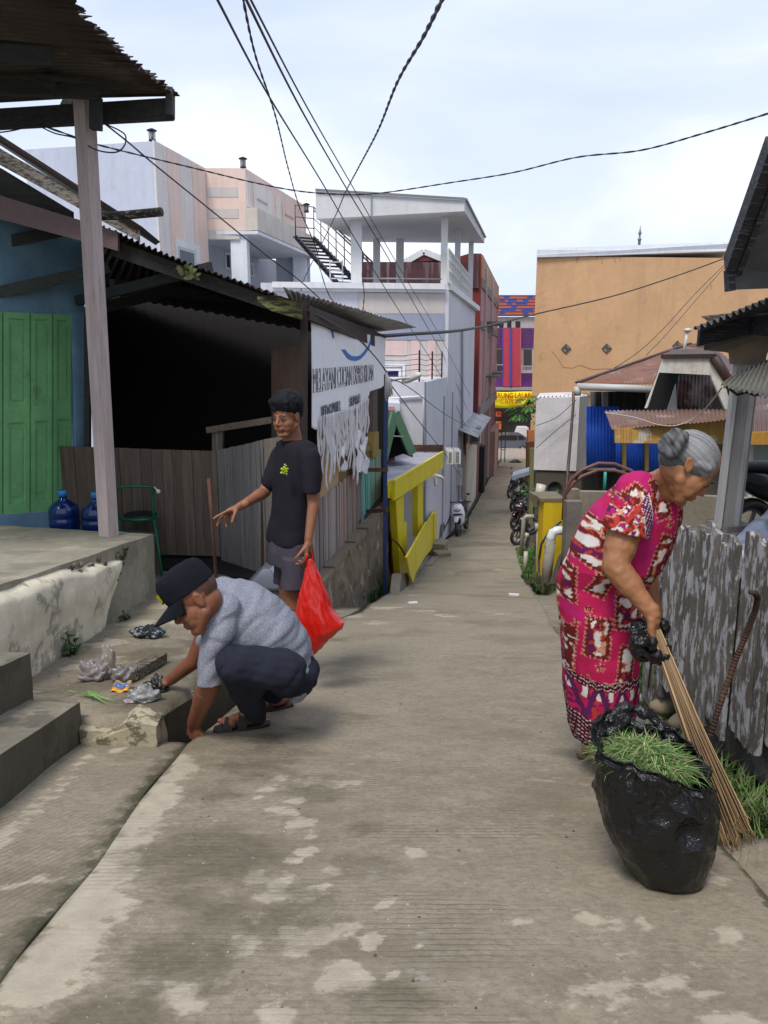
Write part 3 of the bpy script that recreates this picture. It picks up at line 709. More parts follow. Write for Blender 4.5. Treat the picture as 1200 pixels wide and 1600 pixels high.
mb.build('rafter', mt(WOODX), rgb((66,70,66), .45), SB)
# stuff inside, barely seen: table and cups
TB = thing('dark_table', 'bare table standing deep inside the dark shack', 'table', (-1.4,8.6,-2.0))
mb = MB(); mb.box((-1.5,8.6,-1.32), (1.3,.6,.04)); mb.build('top', DWM, rgb((90,84,76), .3), TB)
for sx in (-.6,.6):
    for sy in (-.25,.25):
        mb = MB(); mb.bar((-1.5+sx,8.6+sy,-2.0), (-1.5+sx,8.6+sy,-1.34), .04); mb.build('leg', DWM, rgb((90,84,76), .3), TB)
# awning along the lane
e1, e2 = at(441,447,6.2), at(650,510,12.0); i2 = at(594,523,11.85)+V(-.1,0,.05); i1 = at(474,478,6.62)+V(-.12,0,.05)
mb = MB(); corr(mb, e1, e2, i2, i1, 40, .010, None, 3, wob=.02, seed=5, jag=.02)
mb.build('awning_sheet', mt(TIN, key='grey_sheet', spot=.25, vary=.2, metal=0), rgb((186,182,184), .75), SB)
mb = MB(); mb.prism([at(474,478,6.6), at(596,524,11.85), at(596,548,11.85), at(474,500,6.6)], NB*.06+V(0,0,0)); mb.build('wall_plate', mt(WOODX), rgb((70,54,46), .6), SB)
# plank side wall: coloured boards on the stone ledge
def pcol(u, r):
    if u < .30: c = [(150,140,140),(165,148,144),(140,128,126),(172,160,156)]
    elif u < .58: c = [(150,122,112),(160,132,120),(128,112,104),(166,150,140)]
    elif u < .74: c = [(90,160,150),(70,150,144),(110,168,158)]
    else: c = [(130,160,140),(110,150,128),(150,170,150),(120,140,120)]
    return tuple(k*_f for _f in [r.uniform(.8,1.12)] for k in rgb(r.choice(c), .8))
def onB(px, py, off=0): return WB.pt(px, py, off)
mb = MB(); a = onB(478,800); b = onB(599,700); base_a = onB(478,916); base_b = onB(599,779)
planks(mb, a, b, a.z, b.z+.02, base_a.z, base_b.z, .085, .02, pcol, rnd, gap=.004, jag=.012)
mb.build('coloured_boards', mt(WOOD, key='painted_boards', streak=.5, scol=(.10,.085,.07), ssc=(9,9,.5), spot=.3, spcol=(.3,.28,.26), spscale=3, spth=.58), (.3,.3,.3), SB)
PLY = mt(WOOD, key='plywood', vary=.18, bump=.15)
mb = MB(); WB.quad(mb, [(478,690),(500,697),(500,795),(478,812)], out=-.02, th=.02, col=rgb((170,130,110), .7)); WB.quad(mb, [(500,640),(548,655),(548,762),(500,790)], out=-.015, th=.02, col=rgb((190,156,116), .75))
WB.quad(mb, [(530,698),(578,690),(578,735),(530,770)], out=-.01, th=.02, col=rgb((128,100,44), .7))
mb.build('plywood', PLY, (.4,.3,.2), SB)
mb = MB(); WB.quad(mb, [(582.5,520),(590,522),(590,675),(582.5,677)], out=.03, th=.08, col=rgb((92,76,66), .7)); WB.quad(mb, [(582.5,675),(592,674),(592,712),(582.5,716)], out=.035, th=.08, col=rgb((150,130,60), .7))
WB.quad(mb, [(526,706),(583,694),(583,703),(526,716)], out=.01, th=.05, col=rgb((150,128,62), .6))
mb.build('window_post', mt(WOOD), (.2,.15,.1), SB)
# cloth hanging in the opening, pink wall seen through is the next house's
mb = MB(); mb.grid(lambda u, v: onB(lerp(lerp(540,543,v), lerp(570,577,v), u), lerp(lerp(672,676,v*0),0,0)+lerp(674,698,v), .0)+NB*(-.12+.02*math.sin(u*9)), 14, 6, None, True, thick=-NB*.01)
tag(mb.build('hanging_cloth', mt(CLOTH), rgb((28,30,62), .7)), 'dark navy cloth hanging in the shack side opening behind the torn banner', 'cloth')
# ---- stone retaining wall under the boards
def stone(u, v):
    p = onB(lerp(478,618,u), 800); D = p.y; x = p.x; zt = lerp(BA.z, BB.z, (D-6.6)/5.2) if D < 12 else BB.z-(D-12)*.25
    zt = min(zt, BB.z+.02); zb = gz(D)-.4; z = lerp(zt, zb, v)
    b = .10*v+.045*mnoise.noise(V(D*2.1, z*3, 4))+.03*mnoise.noise(V(D*6, z*7, 1))
    return V(x, D, z)+NB*(.07+b+(.05*mnoise.noise(V(D*3,0,0)) if v == 0 else 0))
mb = MB(); mb.grid(stone, 120, 26, None, True, thick=-NB*.2)
RW = mt(CONC, key='mossy_stone', vary=.4, bump=1.0, bscale=9, spot=.65, spcol=(.40,.36,.31), spscale=3.2, spth=.56, streak=.5, scol=(.04,.04,.025))
tag(mb.build('retaining_wall', RW, rgb((134,118,98), .75)), 'rough damp stone retaining wall carrying the painted plank wall', 'retaining wall')
mb = MB(); a = onB(478,800); 
for k in range(13):
    t0, t1 = k/13, (k+1)/13; p = BA.lerp(BB, t0)+NB*.0; q = BA.lerp(BB, t1-.004)+NB*.0; o_ = NB*(.13+random.uniform(-.015,.015)); h_ = random.uniform(-.015,.01)
    mb.prism([V(p.x,p.y,zB(t0)+h_), V(q.x,q.y,zB(t1)+h_), V(q.x,q.y,zB(t1)+h_)+o_, V(p.x,p.y,zB(t0)+h_)+o_], (0,0,-.06))
tag(mb.build('wall_coping', mt(CONC, spot=.5), rgb((140,124,104), .7)), 'worn concrete coping along the top of the stone retaining wall', 'coping')

# ---- torn banner
BN = thing('torn_banner', 'white laundry banner torn to hanging strips at the bottom on the shack wall', 'banner', BA.lerp(BB, .3)+V(0,0,1.5))
def ripple(p): return .018*mnoise.noise(V(p.y*1.1, p.z*.5, 9))+.010*math.sin(p.y*7+p.z*1.5)*max(0, min(1, (p.z+.2)*1.6))
def bann(px, py, off=0):
    p = WB.pt(px, py, 0); return p+NB*(.055+ripple(p)+off)
topx = [478,486,500,515,530,545,560,575,592,597]; topy = [484,486,496,510,514,516,521,524,527,530]
mb = MB()
def ban(u, v):
    px = lerp(477,596,u**1.0); yt = np.interp(px, topx, topy); yb = np.interp(px, [477,484,490,520,528,545,560,566,572,590,597], [668,672,664,655,655,648,640,632,612,606,600]); 
    return bann(px, lerp(yt, yb, v))
mb.grid(ban, 90, 40, None, True, thick=-NB*.004)
# tatters
rn = random.Random(11)
px = 486.0
while px < 566:
    w_ = rn.uniform(.7, 3.2); y0 = np.interp(px, [477,490,520,545,566,597], [662,657,650,642,630,600])
    yb = y0+rn.uniform(.25,1.0)*(np.interp(px, [486,505,520,545,568],[780,775,735,760,728])-y0)
    ph_ = rn.uniform(0,9); sw = rn.uniform(-1.5,1.2); am = rn.uniform(.1,.6); tp = rn.uniform(.2,1)
    wd = [rn.uniform(.6,1.2) for _ in range(20)]
    def tt(u, v, px=px, w_=w_, y0=y0, yb=yb, ph_=ph_, sw=sw):
        wv = w_*(1-tp*v*v)*wd[int(v*14)]; y = lerp(y0-8, yb, v); x = px+w_/2+sw*v*v+am*math.sin(v*8+ph_)*v+(u-.5)*wv
        return bann(x, y, .006+.012*math.sin(v*9+ph_)*v+.008*(u-.5)+rd_)
    rd_ = rn.uniform(0,.02)
    mb.grid(tt, 3, 14, tuple(q_*_f for _f in [rn.uniform(.5,.68)] for q_ in (1, .97, .98)), True, thick=-NB*.003); px += w_*rn.uniform(.45,1.0)
for (x0, x1, y0, y1) in ((544,556,690,740),(522,529,700,738),(556,566,700,742)):
    ph_ = rn.uniform(0,9)
    mb.grid(lambda u, v: bann(lerp(x0,x1,u)-(1-v)*(u-.5)*6+1.5*math.sin(v*7+ph_), lerp(y0-18,y1-abs(u-.5)*16,v), .015+.03*math.sin(v*9+u*5+ph_)), 5, 12, (.64,.62,.63), True, thick=-NB*.003)
mb.build('sheet', mt(CLOTH, key='vinyl', rough=.6, vary=.05, streak=.25, scol=(.45,.43,.42), ssc=(14,14,.5)), rgb((238,236,240), .95), BN)
mb = MB()   # blue crescent
cx = [(524,546),(530,546),(535,552),(541,556),(548,557),(555,555),(562,549),(567,541),(570,533),(572,528)]
lo = [(524,546),(529,553),(534,560),(541,563),(548,564),(556,561),(563,554),(569,545),(572,536),(572,528)]
vs = [bann(*p, .006) for p in cx]+[bann(*p, .006) for p in lo]; n_ = len(cx)
mb.add(vs, [(i, i+1, n_+i+1, n_+i) for i in range(n_-1)])
sq = [(510,498),(511,504),(507,509),(512,514),(515,528),(513,529),(510,514),(505,510),(508,504),(508,498)]
mb.add([bann(*p, .006) for p in sq], [tuple(range(len(sq)))])
mb.build('blue_print', mt(CLOTH, vary=.03), rgb((84,130,196), .85), BN)
def btxt(body, cpx, cpy, hpx, wpx, name='lettering', ol=.0024):
    c = bann(cpx, cpy, .012); u_ = bann(cpx+5, cpy, .012)-bann(cpx-5, cpy, .012); u_.z = 0; u_.normalize()
    # horizontal size in metres from the pixel run
    wl = (WB.pt(cpx+wpx/2, cpy)-WB.pt(cpx-wpx/2, cpy)); wl.z = 0; wl = wl.length; hh = (WB.pt(cpx, cpy-hpx/2)-WB.pt(cpx, cpy+hpx/2)).length
    size = hh/.72; est = .62*size*len(body)
    text_mesh(body, size, M('black_ink', rough=.8, vary=.5, vscale=9, bump=0), (.09,.085,.10), BN, name, frame(c, u_, (0,0,1)), outline=ol, sx=wl/est)
btxt('MELAYANI CUCIAN EXPRES KILOAN', 536, 589, 31, 100, ol=.0022)
btxt('BED COVER', 508, 640, 19, 34, ol=.002); btxt('SEPREI', 546, 625, 14, 24, ol=.002); btxt('SELIMUT', 546, 644, 12, 22, ol=.002)
btxt('BED COVER', 506, 640, 16, 30); btxt('SEPREI', 545, 627, 12, 20); btxt('SELIMUT', 546, 645, 10, 20)
# ---- blue street pole with two braces and a lamp arm
BP = thing('street_lamp', 'slim dark blue pole with white lamp arm at the edge of the lane', 'street lamp', gnd(600,927))
D = 9.7; pz = at(601,925,D)
mb = MB(); mb.bar(at(601,932,D), at(603,585,D), .05, .05, col=rgb((58,84,140), .6)); mb.bar(at(605.5,700,D), at(606,590,D), .012, .04, col=rgb((150,96,80), .6))
mb.bar(at(606,928,D), at(605,760,D), .012, .03, col=rgb((120,80,70), .6))
mb.build('pole', mt(METAL, key='painted_steel', spot=.3, spcol=(.12,.06,.04)), (.1,.15,.3), BP)
mb = MB(); mb.tube([at(606,596,D), at(625,592,D-.3), at(640,590,D-.5)], .013, 8); mb.build('arm', mt(METAL), rgb((190,190,188)), BP)
mb = MB(); mb.loft([(at(628,596,D-.3),(0,.03,0),(0,0,.02)), (at(636,593,D-.4),(0,.07,0),(0,0,.05)), (at(648,588,D-.5),(0,.08,0),(0,0,.05)), (at(658,585,D-.6),(0,.04,0),(0,0,.025))], 14)
mb.build('lamp_head', mt(PLAST), rgb((206,206,202), .9), BP)
mb = MB(); 
for k in range(9):
    x = 605+rn.uniform(-4,6); mb.tube([at(603,583,D-.1), at(x,600+rn.uniform(-5,5),D-.12), at(x+rn.uniform(-2,2),622+rn.uniform(-8,8),D-.12)], rn.uniform(.006,.018), 5, smooth=True)
mb.build('rag', mt(CLOTH), rgb((190,186,184), .8), BP)
for (x0, y0, x1, y1) in ((569,734,606,735),(571,799,606,797)):
    q = thing('timber_brace', 'x', 'brace', at(x0,y0,9.3), 'short timber braces between the plank wall and the blue pole') if 0 else None
mb = MB(); mb.bar(onB(571,734,.05), at(606,734,9.66), .03, .05); tag(mb.build('timber_brace', mt(WOODX), rgb((120,92,76), .6)), 'upper short timber brace from plank wall to blue pole', 'brace', 'short timber braces at the blue pole')
mb = MB(); mb.bar(onB(573,799,.05), at(605,797,9.66), .03, .05); tag(mb.build('timber_brace', mt(WOODX), rgb((112,84,70), .6)), 'lower short timber brace just above the stone wall top', 'brace', 'short timber braces at the blue pole')
# ================================================================== LEFT BUILDINGS FURTHER DOWN
def W_(k): return mt(WALL, **k)
SD = V(.2,.98,0).normalized()
WPL = mt(WALL)
# ---- small green gabled house and pink wall behind the shack
GH = thing('green_gable_house', 'little house with green barge boards on its dark open gable behind the blue pole', 'house', at(612,760,13.0))
mb = MB(); P1, P2, P3 = at(600,728,12.6), at(617,645,12.8), at(642,706,13.2)
mb.bar(P2, at(598,722,12.6), .05, .16); mb.bar(P2+V(0,-.01,0), at(644,709,13.0), .05, .16)
mb.build('barge_board', mt(PAINT, vary=.2, spot=.4, spcol=(.10,.12,.09)), rgb((96,140,104), .75), GH)
mb = MB(); mb.prism([P2, at(592,722,12.6), at(592,722,12.6)+V(-.5,3,0), P2+V(-.5,3,0)], (0,0,-.03)); mb.prism([P2, at(645,712,13.0), at(640,712,13.0)+V(-.6,3,-.1), P2+V(-.5,3,-.1)], (0,0,-.03))
mb.build('roof', RUST, rgb((80,66,60), .5), GH)
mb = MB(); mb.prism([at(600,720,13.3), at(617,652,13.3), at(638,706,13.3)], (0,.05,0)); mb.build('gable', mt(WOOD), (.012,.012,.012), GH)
mb = MB(); mb.bar(at(612,681,12.75), at(631,682,12.75), .02); mb.build('tie_rod', mt(METAL), rgb((160,160,150)), GH)
mb = MB(); mb.prism([at(560,640,14), at(617,641,14), at(617,735,14), at(560,735,14)], (0,1.5,0)); 
tag(mb.build('pink_wall', mt(WALLD), rgb((150,108,106), .75)), 'dusty pink plaster wall seen behind the torn banner and the green gable', 'wall')
mb = MB(); mb.prism([at(520,626,15), at(625,630,15), at(625,644,15), at(520,641,15)], (0,1.5,0)); tag(mb.build('white_lintel', WPL, rgb((214,216,224), .8)), 'pale strip of wall above the dusty pink wall', 'wall')

# ---- yellow porch building
YB = thing('yellow_porch', 'bright yellow timber porch with flat tin roof and stepped yellow fence', 'porch', gnd(665,885))
YE = rgb((226,206,30), .92); YM = mt(PAINT, key='yellow_paint', vary=.06, rough=.45, streak=.12, scol=(.35,.25,.03), ssc=(6,6,.5))
WY2 = WP(gnd(645.5,912), gnd(682,848))                 # fence line at the road edge
_q = at(617,750,11.2); WY3 = WP(_q, _q+SD*6); mb = MB(); n_ = 26
def yq(pts, out=0, th=.04, col=None, W=None): (W or WY3).quad(mb, pts, out=out, th=th, col=col)
for k in range(n_):
    u0, u1 = k/n_, (k+1)/n_; x0, x1 = lerp(617,693,u0), lerp(617,693,u1)-.15
    yq([(x0,lerp(782,731,u0)), (x1,lerp(782,731,u1)), (x1,lerp(750,705,u1)), (x0,lerp(750,705,u0))], .12, .04, tuple(q*random.uniform(.95,1.03) for q in YE))
f0 = WY3.pt(617,750,.12); f1 = WY3.pt(693,705,.12); fb = WY3.pt(618.5,782,.12); d0 = f0.y
mb.prism([at(603,753,d0), f0, fb, at(604,777,d0)], (0,.05,0))
mb.prism([WY3.pt(617,750,.135), WY3.pt(693,705,.135), WY3.pt(693,707,.135), WY3.pt(617,753,.135)], -WY3.n*.03, rgb((236,220,70), .9))
mb.build('fascia', YM, YE, YB)
mb = MB(); mb.prism([f0-WY3.n*.08+V(0,.03,-.03), f1-WY3.n*.08+V(0,0,-.03), V(f1.x-1.6,f1.y,f1.z-.03), V(.02,12.6,lerp(f0.z,f1.z,(12.6-f0.y)/(f1.y-f0.y))-.03), V(at(604,752,d0).x,d0+.03,f0.z-.03)], (0,0,-.06)); mb.build('roof_deck', mt(TIN, key='flat_tin', spot=.2, metal=0, vary=.12), rgb((176,176,190), .8), YB)
mb = MB(); mb.bar(V(f1.x-1.6,f1.y+.1,f1.z+.05), f1+V(0,.1,.05), .08, .14); mb.build('ridge_flashing', RUST, rgb((120,74,60), .6), YB)
mb = MB(); yq([(618.5,783),(631,773),(631,822),(635.5,815),(635.5,872),(640,893),(625,897)], 0, .10); mb.build('post', YM, YE, YB)
mb = MB(); yq([(653,758),(661,753),(661,826),(653,838)], -.02, .10); mb.build('post', YM, YE, YB)
mb = MB(); yq([(635.8,871),(650,846),(649.6,897),(645.5,912),(640,895)], .02, .03, None, WY2); yq([(650.2,845.5),(667,815),(667,866),(660,877),(650,896)], .024, .03, None, WY2)
yq([(667.2,818),(673.5,807),(673.5,859),(667.2,867)], .016, .03, None, WY2); yq([(673.7,806.5),(680,796),(680,850),(673.7,858.5)], .02, .03, None, WY2); yq([(678.5,803),(683.5,803),(682,847),(678.5,851)], .05, .06, None, WY2)
mb.build('fence_panel', YM, YE, YB)
mb = MB(); yq([(661,798),(677,799),(661,822)], -.5, .03, None, WY2); mb.build('back_panel', YM, tuple(k*.85 for k in YE), YB)
mb = MB(); yq([(626,770),(662,748),(662,850),(630,900)], -1.2, .05); mb.build('inner_wall', WPL, rgb((176,172,180), .7), YB)
mb = MB(); yq([(627,897),(640,895),(644,915),(624,926)], -.06, .12, None, WY2); mb.build('footing', mt(CONC), rgb((150,140,128), .7), YB)
mb = MB(); WY2.quad(mb, [(646,912),(660,886),(684,850),(684,860),(662,890),(652,908)], out=-.02, th=.25)
tag(mb.build('kerb_blocks', mt(CONC, spot=.6), rgb((140,132,116), .75)), 'grey concrete footing blocks along the base of the yellow fence', 'kerb')
p = gnd(668,878); mb = MB(); mb.prism([gnd(658,884,.02), gnd(668,876,.02), gnd(686,868,.02), gnd(676,882,.02)], (0,0,-.12)); mb.box(gnd(686,858,.1), (.35,.5,.35), R(-12)); mb.box(gnd(690,866,.04), (.3,.35,.12), R(20))
tag(mb.build('drain_cover', mt(CONC, spot=.5), rgb((150,140,122), .75)), 'broken concrete slabs covering the drain beside the yellow fence', 'slab')
# ---- lilac white building with roof pavilion
LB = thing('pavilion_building', 'pale lilac building with a white roof terrace pavilion on slim posts', 'building', at(640,700,20.5)+V(0,3,-3))
cL = at(664,600,16.4); cM = at(695,443,20.5); 
LX = lambda D: 1.3+.187*(D-18.5)
WL_ = WP(V(LX(16.4),16.4,0), V(LX(30),30,0)); WF = WP(at(425,440,20.05), V(LX(20.5),20.5,0))
lil = rgb((206,206,213), .86); whi = rgb((226,226,228), .86); bei = rgb((206,196,190), .8); bgr = rgb((160,166,184), .78); pk = rgb((224,196,190), .82)
LM = mt(WALL, streak=.35, scol=(.25,.24,.24))
zc = cM.z
mb = MB(); mb.prism([V(LX(16.4),16.4,-6), V(LX(20.4),20.4,-6), V(-4.2,20.4,-6), V(-4.2,16.4,-6)], (0,0,5.46))
mb.prism([V(LX(20.5),20.5,-6.5), V(LX(30),30,-6.5), V(-3,30,-6.5), V(-3.1,20.05,-6.5)], (0,0,6.5+zc-.02))
mb.build('wall', LM, lil, LB)
mb = MB(); n=WL_.n
WL_.quad(mb, [(664.5,597),(666.5,597),(666,840),(664,842)], out=.012, th=.02, col=rgb((150,148,160), .8))
for x in (692,705,): 
    mb.build('joint', LM, lil, LB); mb = MB(); p = WL_.pt(x, 700); mb.bar(V(p.x,p.y,-5.5)+n*.02, V(p.x,p.y,-1.0)+n*.02, .03, .03, col=rgb((168,166,180), .8))
mb.build('joint', LM, lil, LB)
# mould at the foot of the wall
mb = MB(); WL_.quad(mb, [(686,845),(688,822),(692,815),(696,822),(703,806),(712,800),(719,790),(719,788),(703,812)], out=.006, th=.01)
mb.build('damp_stain', mt(WALLD, key='damp_plaster', vary=.4), rgb((110,98,84), .6), LB)
mb = MB(); mb.bar(WL_.pt(722,515,.06), WL_.pt(722,780,.06), .07); mb.build('downpipe', mt(PLAST), rgb((170,170,178), .8), LB); mb = MB(); mb.bar(WL_.pt(717,700,.04), WL_.pt(717,790,.04), .05)
mb.build('downpipe', mt(PLAST), rgb((170,170,178), .8), LB)
mb = MB(); WF.quad(mb, [(425,440),(696,443),(696,452),(425,449)], out=.18, th=.4); WF.quad(mb, [(425,449),(696,452),(696,457),(425,454)], out=.09, th=.2)
mb.prism([cM+n*.18, V(LX(30),30,zc)+n*.18, V(LX(30),30,zc-.16)+n*.18, cM+n*.18+V(0,0,-.16)], -n*.3)
mb.build('cornice', WPL, whi, LB)
mb = MB(); WF.quad(mb, [(560,457),(694.5,458),(694.5,490),(560,490)], out=.012, th=.02, col=bei); WF.quad(mb, [(560,490.5),(694.5,491),(694.5,531),(560,531)], out=.03, th=.05, col=bgr)
WF.quad(mb, [(590,532),(694,532),(694,600),(590,600)], out=.008, th=.02, col=rgb((206,200,196), .8))
for x0, x1 in ((642,656),(668,681)): WF.quad(mb, [(x0,532),(x1,532),(x1,600),(x0,600)], out=.04, th=.05, col=pk)
WF.quad(mb, [(596,532),(636,532),(636,556),(596,556)], out=.02, th=.03, col=pk)
mb.build('panel', LM, bei, LB)
f = MB(); WF.quad(f, [(592,569),(633,569),(633,600),(629,600),(629,573),(592,573)], out=.06, th=.08); WF.quad(f, [(596,576),(627,576),(627,600),(623,600),(623,580),(596,580)], out=.05, th=.07)
fr = f.build('window_frame', WPL, whi, LB)
f = MB(); WF.quad(f, [(606,580),(622,580),(622,598),(606,598)], out=.03, th=.02); f.build('pane', M('dark_glass', rough=.1, vary=0, bump=0), rgb((22,30,90), .6), fr)
WLs = WP(V(LX(16.4),16.4,0), V(-4.2,16.4,0))
mb = MB()
mb.tube([WLs.pt(600,623,.05), WLs.pt(661,619,.05), WLs.pt(662,622,.05), WLs.pt(662,700,.05)], .022, 8)
mb.build('white_pipe', mt(PLAST), whi, LB)
# roof terrace pavilion
PV = thing('roof_pavilion', 'white flat roofed pavilion on slim posts standing on the lilac building terrace', 'pavilion', at(630,440,22))
c0, c1, c2, c3 = at(493,299,20.2), at(726,313,20.2), at(757,372,27.5), at(560,368,27.5)
mb = MB(); dz = lambda p, q: V(p.x, p.y, q.z)
mb.add([c0,c1,c2,c3, dz(c0,at(494,342,20.2)), dz(c1,at(725,330,20.2)), dz(c2,at(756,380,27.5)), dz(c3,at(560,378,27.5))], [(0,1,2,3),(7,6,5,4),(0,4,5,1),(1,5,6,2),(2,6,7,3),(3,7,4,0)])
mb.build('roof_slab', WPL, rgb((222,222,222), .8), PV)
mb = MB(); mb.bar(c0+V(0,-.03,.03), c1+V(0,-.03,.03), .06, .05); mb.bar(c1+V(.03,0,.03), c2+V(.03,0,.03), .06, .05); mb.bar(at(580,304,20.15), at(580,340,20.15), .02, .02)
mb.build('roof_edge', mt(PAINT), rgb((140,140,142), .7), PV)
for (xa, xb, D, yt) in ((548,565,20.9,336),(583,594,26.5,378),(619,631,26.5,378),(690,700,21,332),(712,720,23.8,345),(733,740,27,372)):
    mb = MB(); wdt = (at(xb,400,D)-at(xa,400,D)).x; p = at((xa+xb)/2, yt, D); q = V(p.x, D, zc-.0); mb.bar(V(p.x,D,zc), V(p.x,D,p.z+.12), wdt, wdt); mb.build('post', WPL, rgb((226,226,226), .85), PV)
# lattice balustrade on the lane side
for (xa, ya0, ya1, xb, yb0, yb1) in ((700,394,441,719,411,455),(720,413,456,737,430,467)):
    pa = WP(at(xa,420,21), at(xb,430,25.8)) if 0 else WP(V(LX(20.6),20.6,0), V(LX(30),30,0)); mb = MB(); n = pa.n
    a, b, c, d = pa.pt(xa,ya1), pa.pt(xb,yb1), pa.pt(xb,yb0), pa.pt(xa,ya0); b.z = a.z = zc; d.z = c.z = zc+.80
    for u, v in ((a,b),(b,c),(c,d),(d,a)): mb.bar(u, v, .05, .05)
    rr = 3; L = (b-a); H = V(0,0,.80)
    nu = max(2, int(L.length/.27))
    for i in range(nu):
        for j in range(3):
            ce = a+L*((i+.5)/nu)+H*((j+.5)/3); rx = L.length/nu*.48; rz = .13
            pts = [ce+L.normalized()*rx*math.cos(t*PI/4)+V(0,0,1)*rz*math.sin(t*PI/4)*(1.15 if t % 2 else .85) for t in range(9)]
            mb.tube(pts, .016, 5, caps=False)
            mb.bar(ce-L.normalized()*rx, ce+L.normalized()*rx, .012); mb.bar(ce-V(0,0,rz), ce+V(0,0,rz), .012)
    tag(mb.build('lattice_panel', WPL, rgb((222,222,216), .85), PV))
mb = MB(); mb.tube([at(566,435,20.6), at(690,436,20.8)], .02, 8); mb.build('terrace_rail', mt(METAL), rgb((150,150,152), .7), PV)
# air conditioners on the lane wall
for i, x in enumerate((697,708.5)):
    p = WL_.pt(x+5, 722); t = thing('air_conditioner', ['white outdoor air conditioner unit above the scooter, nearer the yellow roof','white outdoor air conditioner unit above the scooter, further from the yellow roof'][i], 'air conditioner', p, 'air conditioners on the lilac wall')
    mb = MB(); D = 17.6+i*2; q0 = at(x,702,D); q1 = at(x+9,702,D); hh = abs(at(x,722,D).z-q0.z)
    c = V((q0.x+q1.x)/2, D, q0.z-hh/2); mb.box(c, ((q1.x-q0.x)*1.15, .75, hh), 0); mb.build('casing', mt(PLAST), rgb((214,212,204), .85), t)
    mb = MB(); w2 = (q1.x-q0.x)
    for k in range(6):
        for s in (-.22,.02): mb.box(c+V(w2*(s-.12)+.03,-.38,hh*(.36-.14*k)), (w2*.16,.01,hh*.08))
    mb.build('grille', mt(PLAST), rgb((70,70,70), .5), t)
mb = MB(); P_ = lambda x, y, D=16.6: at(x,y,D)
mb.tube([P_(672,742), P_(680,745), P_(681,758), P_(684,758)], .035, 8); mb.tube([P_(676,741), P_(689,745), P_(693,749)], .035, 8)
tag(mb.build('drain_pipe', mt(PLAST), rgb((206,196,186), .85)), 'cream plastic drain pipe elbows under the yellow fascia', 'pipe')
mb = MB(); p = WL_.pt(718,745,.08); mb.box(p, (.16,.3,.5), R(-10)); tag(mb.build('meter_box', mt(PLAST), rgb((196,194,190), .8)), 'white electricity meter box on the pipe beside the cream house', 'meter box')
# barbed wire on the low block
BW = thing('barbed_wire', 'barbed wire strung on thin rusty posts above the lilac wall corner', 'barbed wire', at(660,597,17))
for (x, D, yt) in ((655,16.5,547),(675,18.2,549),(690,19.8,549)):
    p = at(x,597,D); mb = MB(); mb.bar(V(p.x,p.y,p.z-.05), V(p.x,p.y,at(x,yt,D).z), .035); mb.build('post', mt(METAL), rgb((60,44,44), .6), BW)
mb = MB()
for k in range(6):
    y = 553+k*8; mb.tube([at(600,y+2,16.4), at(628,y+3,16.4), at(655,y,16.5), at(666,y+2.5,17.4), at(675,y,18.2), at(683,y+2,19), at(690,y,19.8)], .007, 4)
mb.build('wire', mt(METAL), rgb((80,66,66), .6), BW)

# ---- peach building (far left)
CB = thing('peach_building', 'tall peach and white building with a marble faced balcony and roof lanterns', 'building', at(300,500,24)+V(0,0,-4))
C0 = at(243,220,22.0); zt = C0.z
W1 = WP(C0, C0+SD*10); p320 = W1.pt(320,262); D2 = p320.y
q383 = at(383,262,D2); W2 = WP(q383, q383+SD*10); q480 = W2.pt(478,330); wl0 = at(38,235,22.9)
pch = rgb((236,210,196), .86); wpe = rgb((228,220,214), .86); liw = rgb((204,210,226), .86)
zf = at(383,360,D2).z
mb = MB(); mb.prism([V(C0.x,C0.y,-4), V(p320.x,p320.y,-4), V(p320.x-6,p320.y+6,-4), V(wl0.x,wl0.y,-4)], (0,0,4+zt)); mb.build('left_wall', mt(WALL, streak=.3, scol=(.3,.3,.33)), liw, CB)
mb = MB(); n1 = W1.n
for k in range(6):                                      # fluted peach and white strips on the street side
    xs_ = [243.5,262,281,300,312,320]; 
for (xa, xb, c) in ((243.4,261,wpe),(261.4,281,pch),(281.3,299.5,wpe),(300,320.5,pch)):
    a = W1.pt(xa,300); b = W1.pt(xb,300); mb.prism([V(a.x,a.y,zt-.02)+n1*.03, V(b.x,b.y,zt-.02)+n1*.03, V(b.x,b.y,1.8)+n1*.03, V(a.x,a.y,1.8)+n1*.03], -n1*.05, c)
mb.build('strip_cladding', mt(WALL), pch, CB)
mb = MB(); mb.prism([V(p320.x,D2,zf), V(q383.x,D2,zf), V(q480.x,q480.y,zf), V(q480.x-3,q480.y,zf), V(p320.x+.5,D2+4,zf)], (0,0,zt-zf)); mb.build('upper_block', mt(WALL), pch, CB)
mb = MB()
for k in range(3):
    z = zt-.55-k*.62; mb.prism([V(p320.x-.0,D2-.012,z), V(q383.x-.25,D2-.012,z), V(q383.x-.25,D2-.012,z-.28), V(p320.x,D2-.012,z-.28)], (0,.03,0), rgb((212,206,200), .82))
    z2 = z
n2 = W2.n
for (xa, xb, c) in ((385,392,wpe),(395,424,wpe),(430,437,wpe),(440,462,pch)):
    a = W2.pt(xa,300); b = W2.pt(xb,300); mb.prism([V(a.x,a.y,zt-.25)+n2*.03, V(b.x,b.y,zt-.25)+n2*.03, V(b.x,b.y,zf+.7)+n2*.03, V(a.x,a.y,zf+.7)+n2*.03], -n2*.05, c)
for (xa, xb) in ((400,415),(443,456)):
    for zz in (zt-.7, zt-1.35):
        a = W2.pt(xa,300); b = W2.pt(xb,300); mb.prism([V(a.x,a.y,zz)+n2*.06, V(b.x,b.y,zz)+n2*.06, V(b.x,b.y,zz-.06)+n2*.06, V(a.x,a.y,zz-.06)+n2*.06], -n2*.05, rgb((190,184,180), .8))
mb.build('relief_panel', mt(WALL), wpe, CB)
mb = MB(); a = W2.pt(385,325); b = W2.pt(480,395)
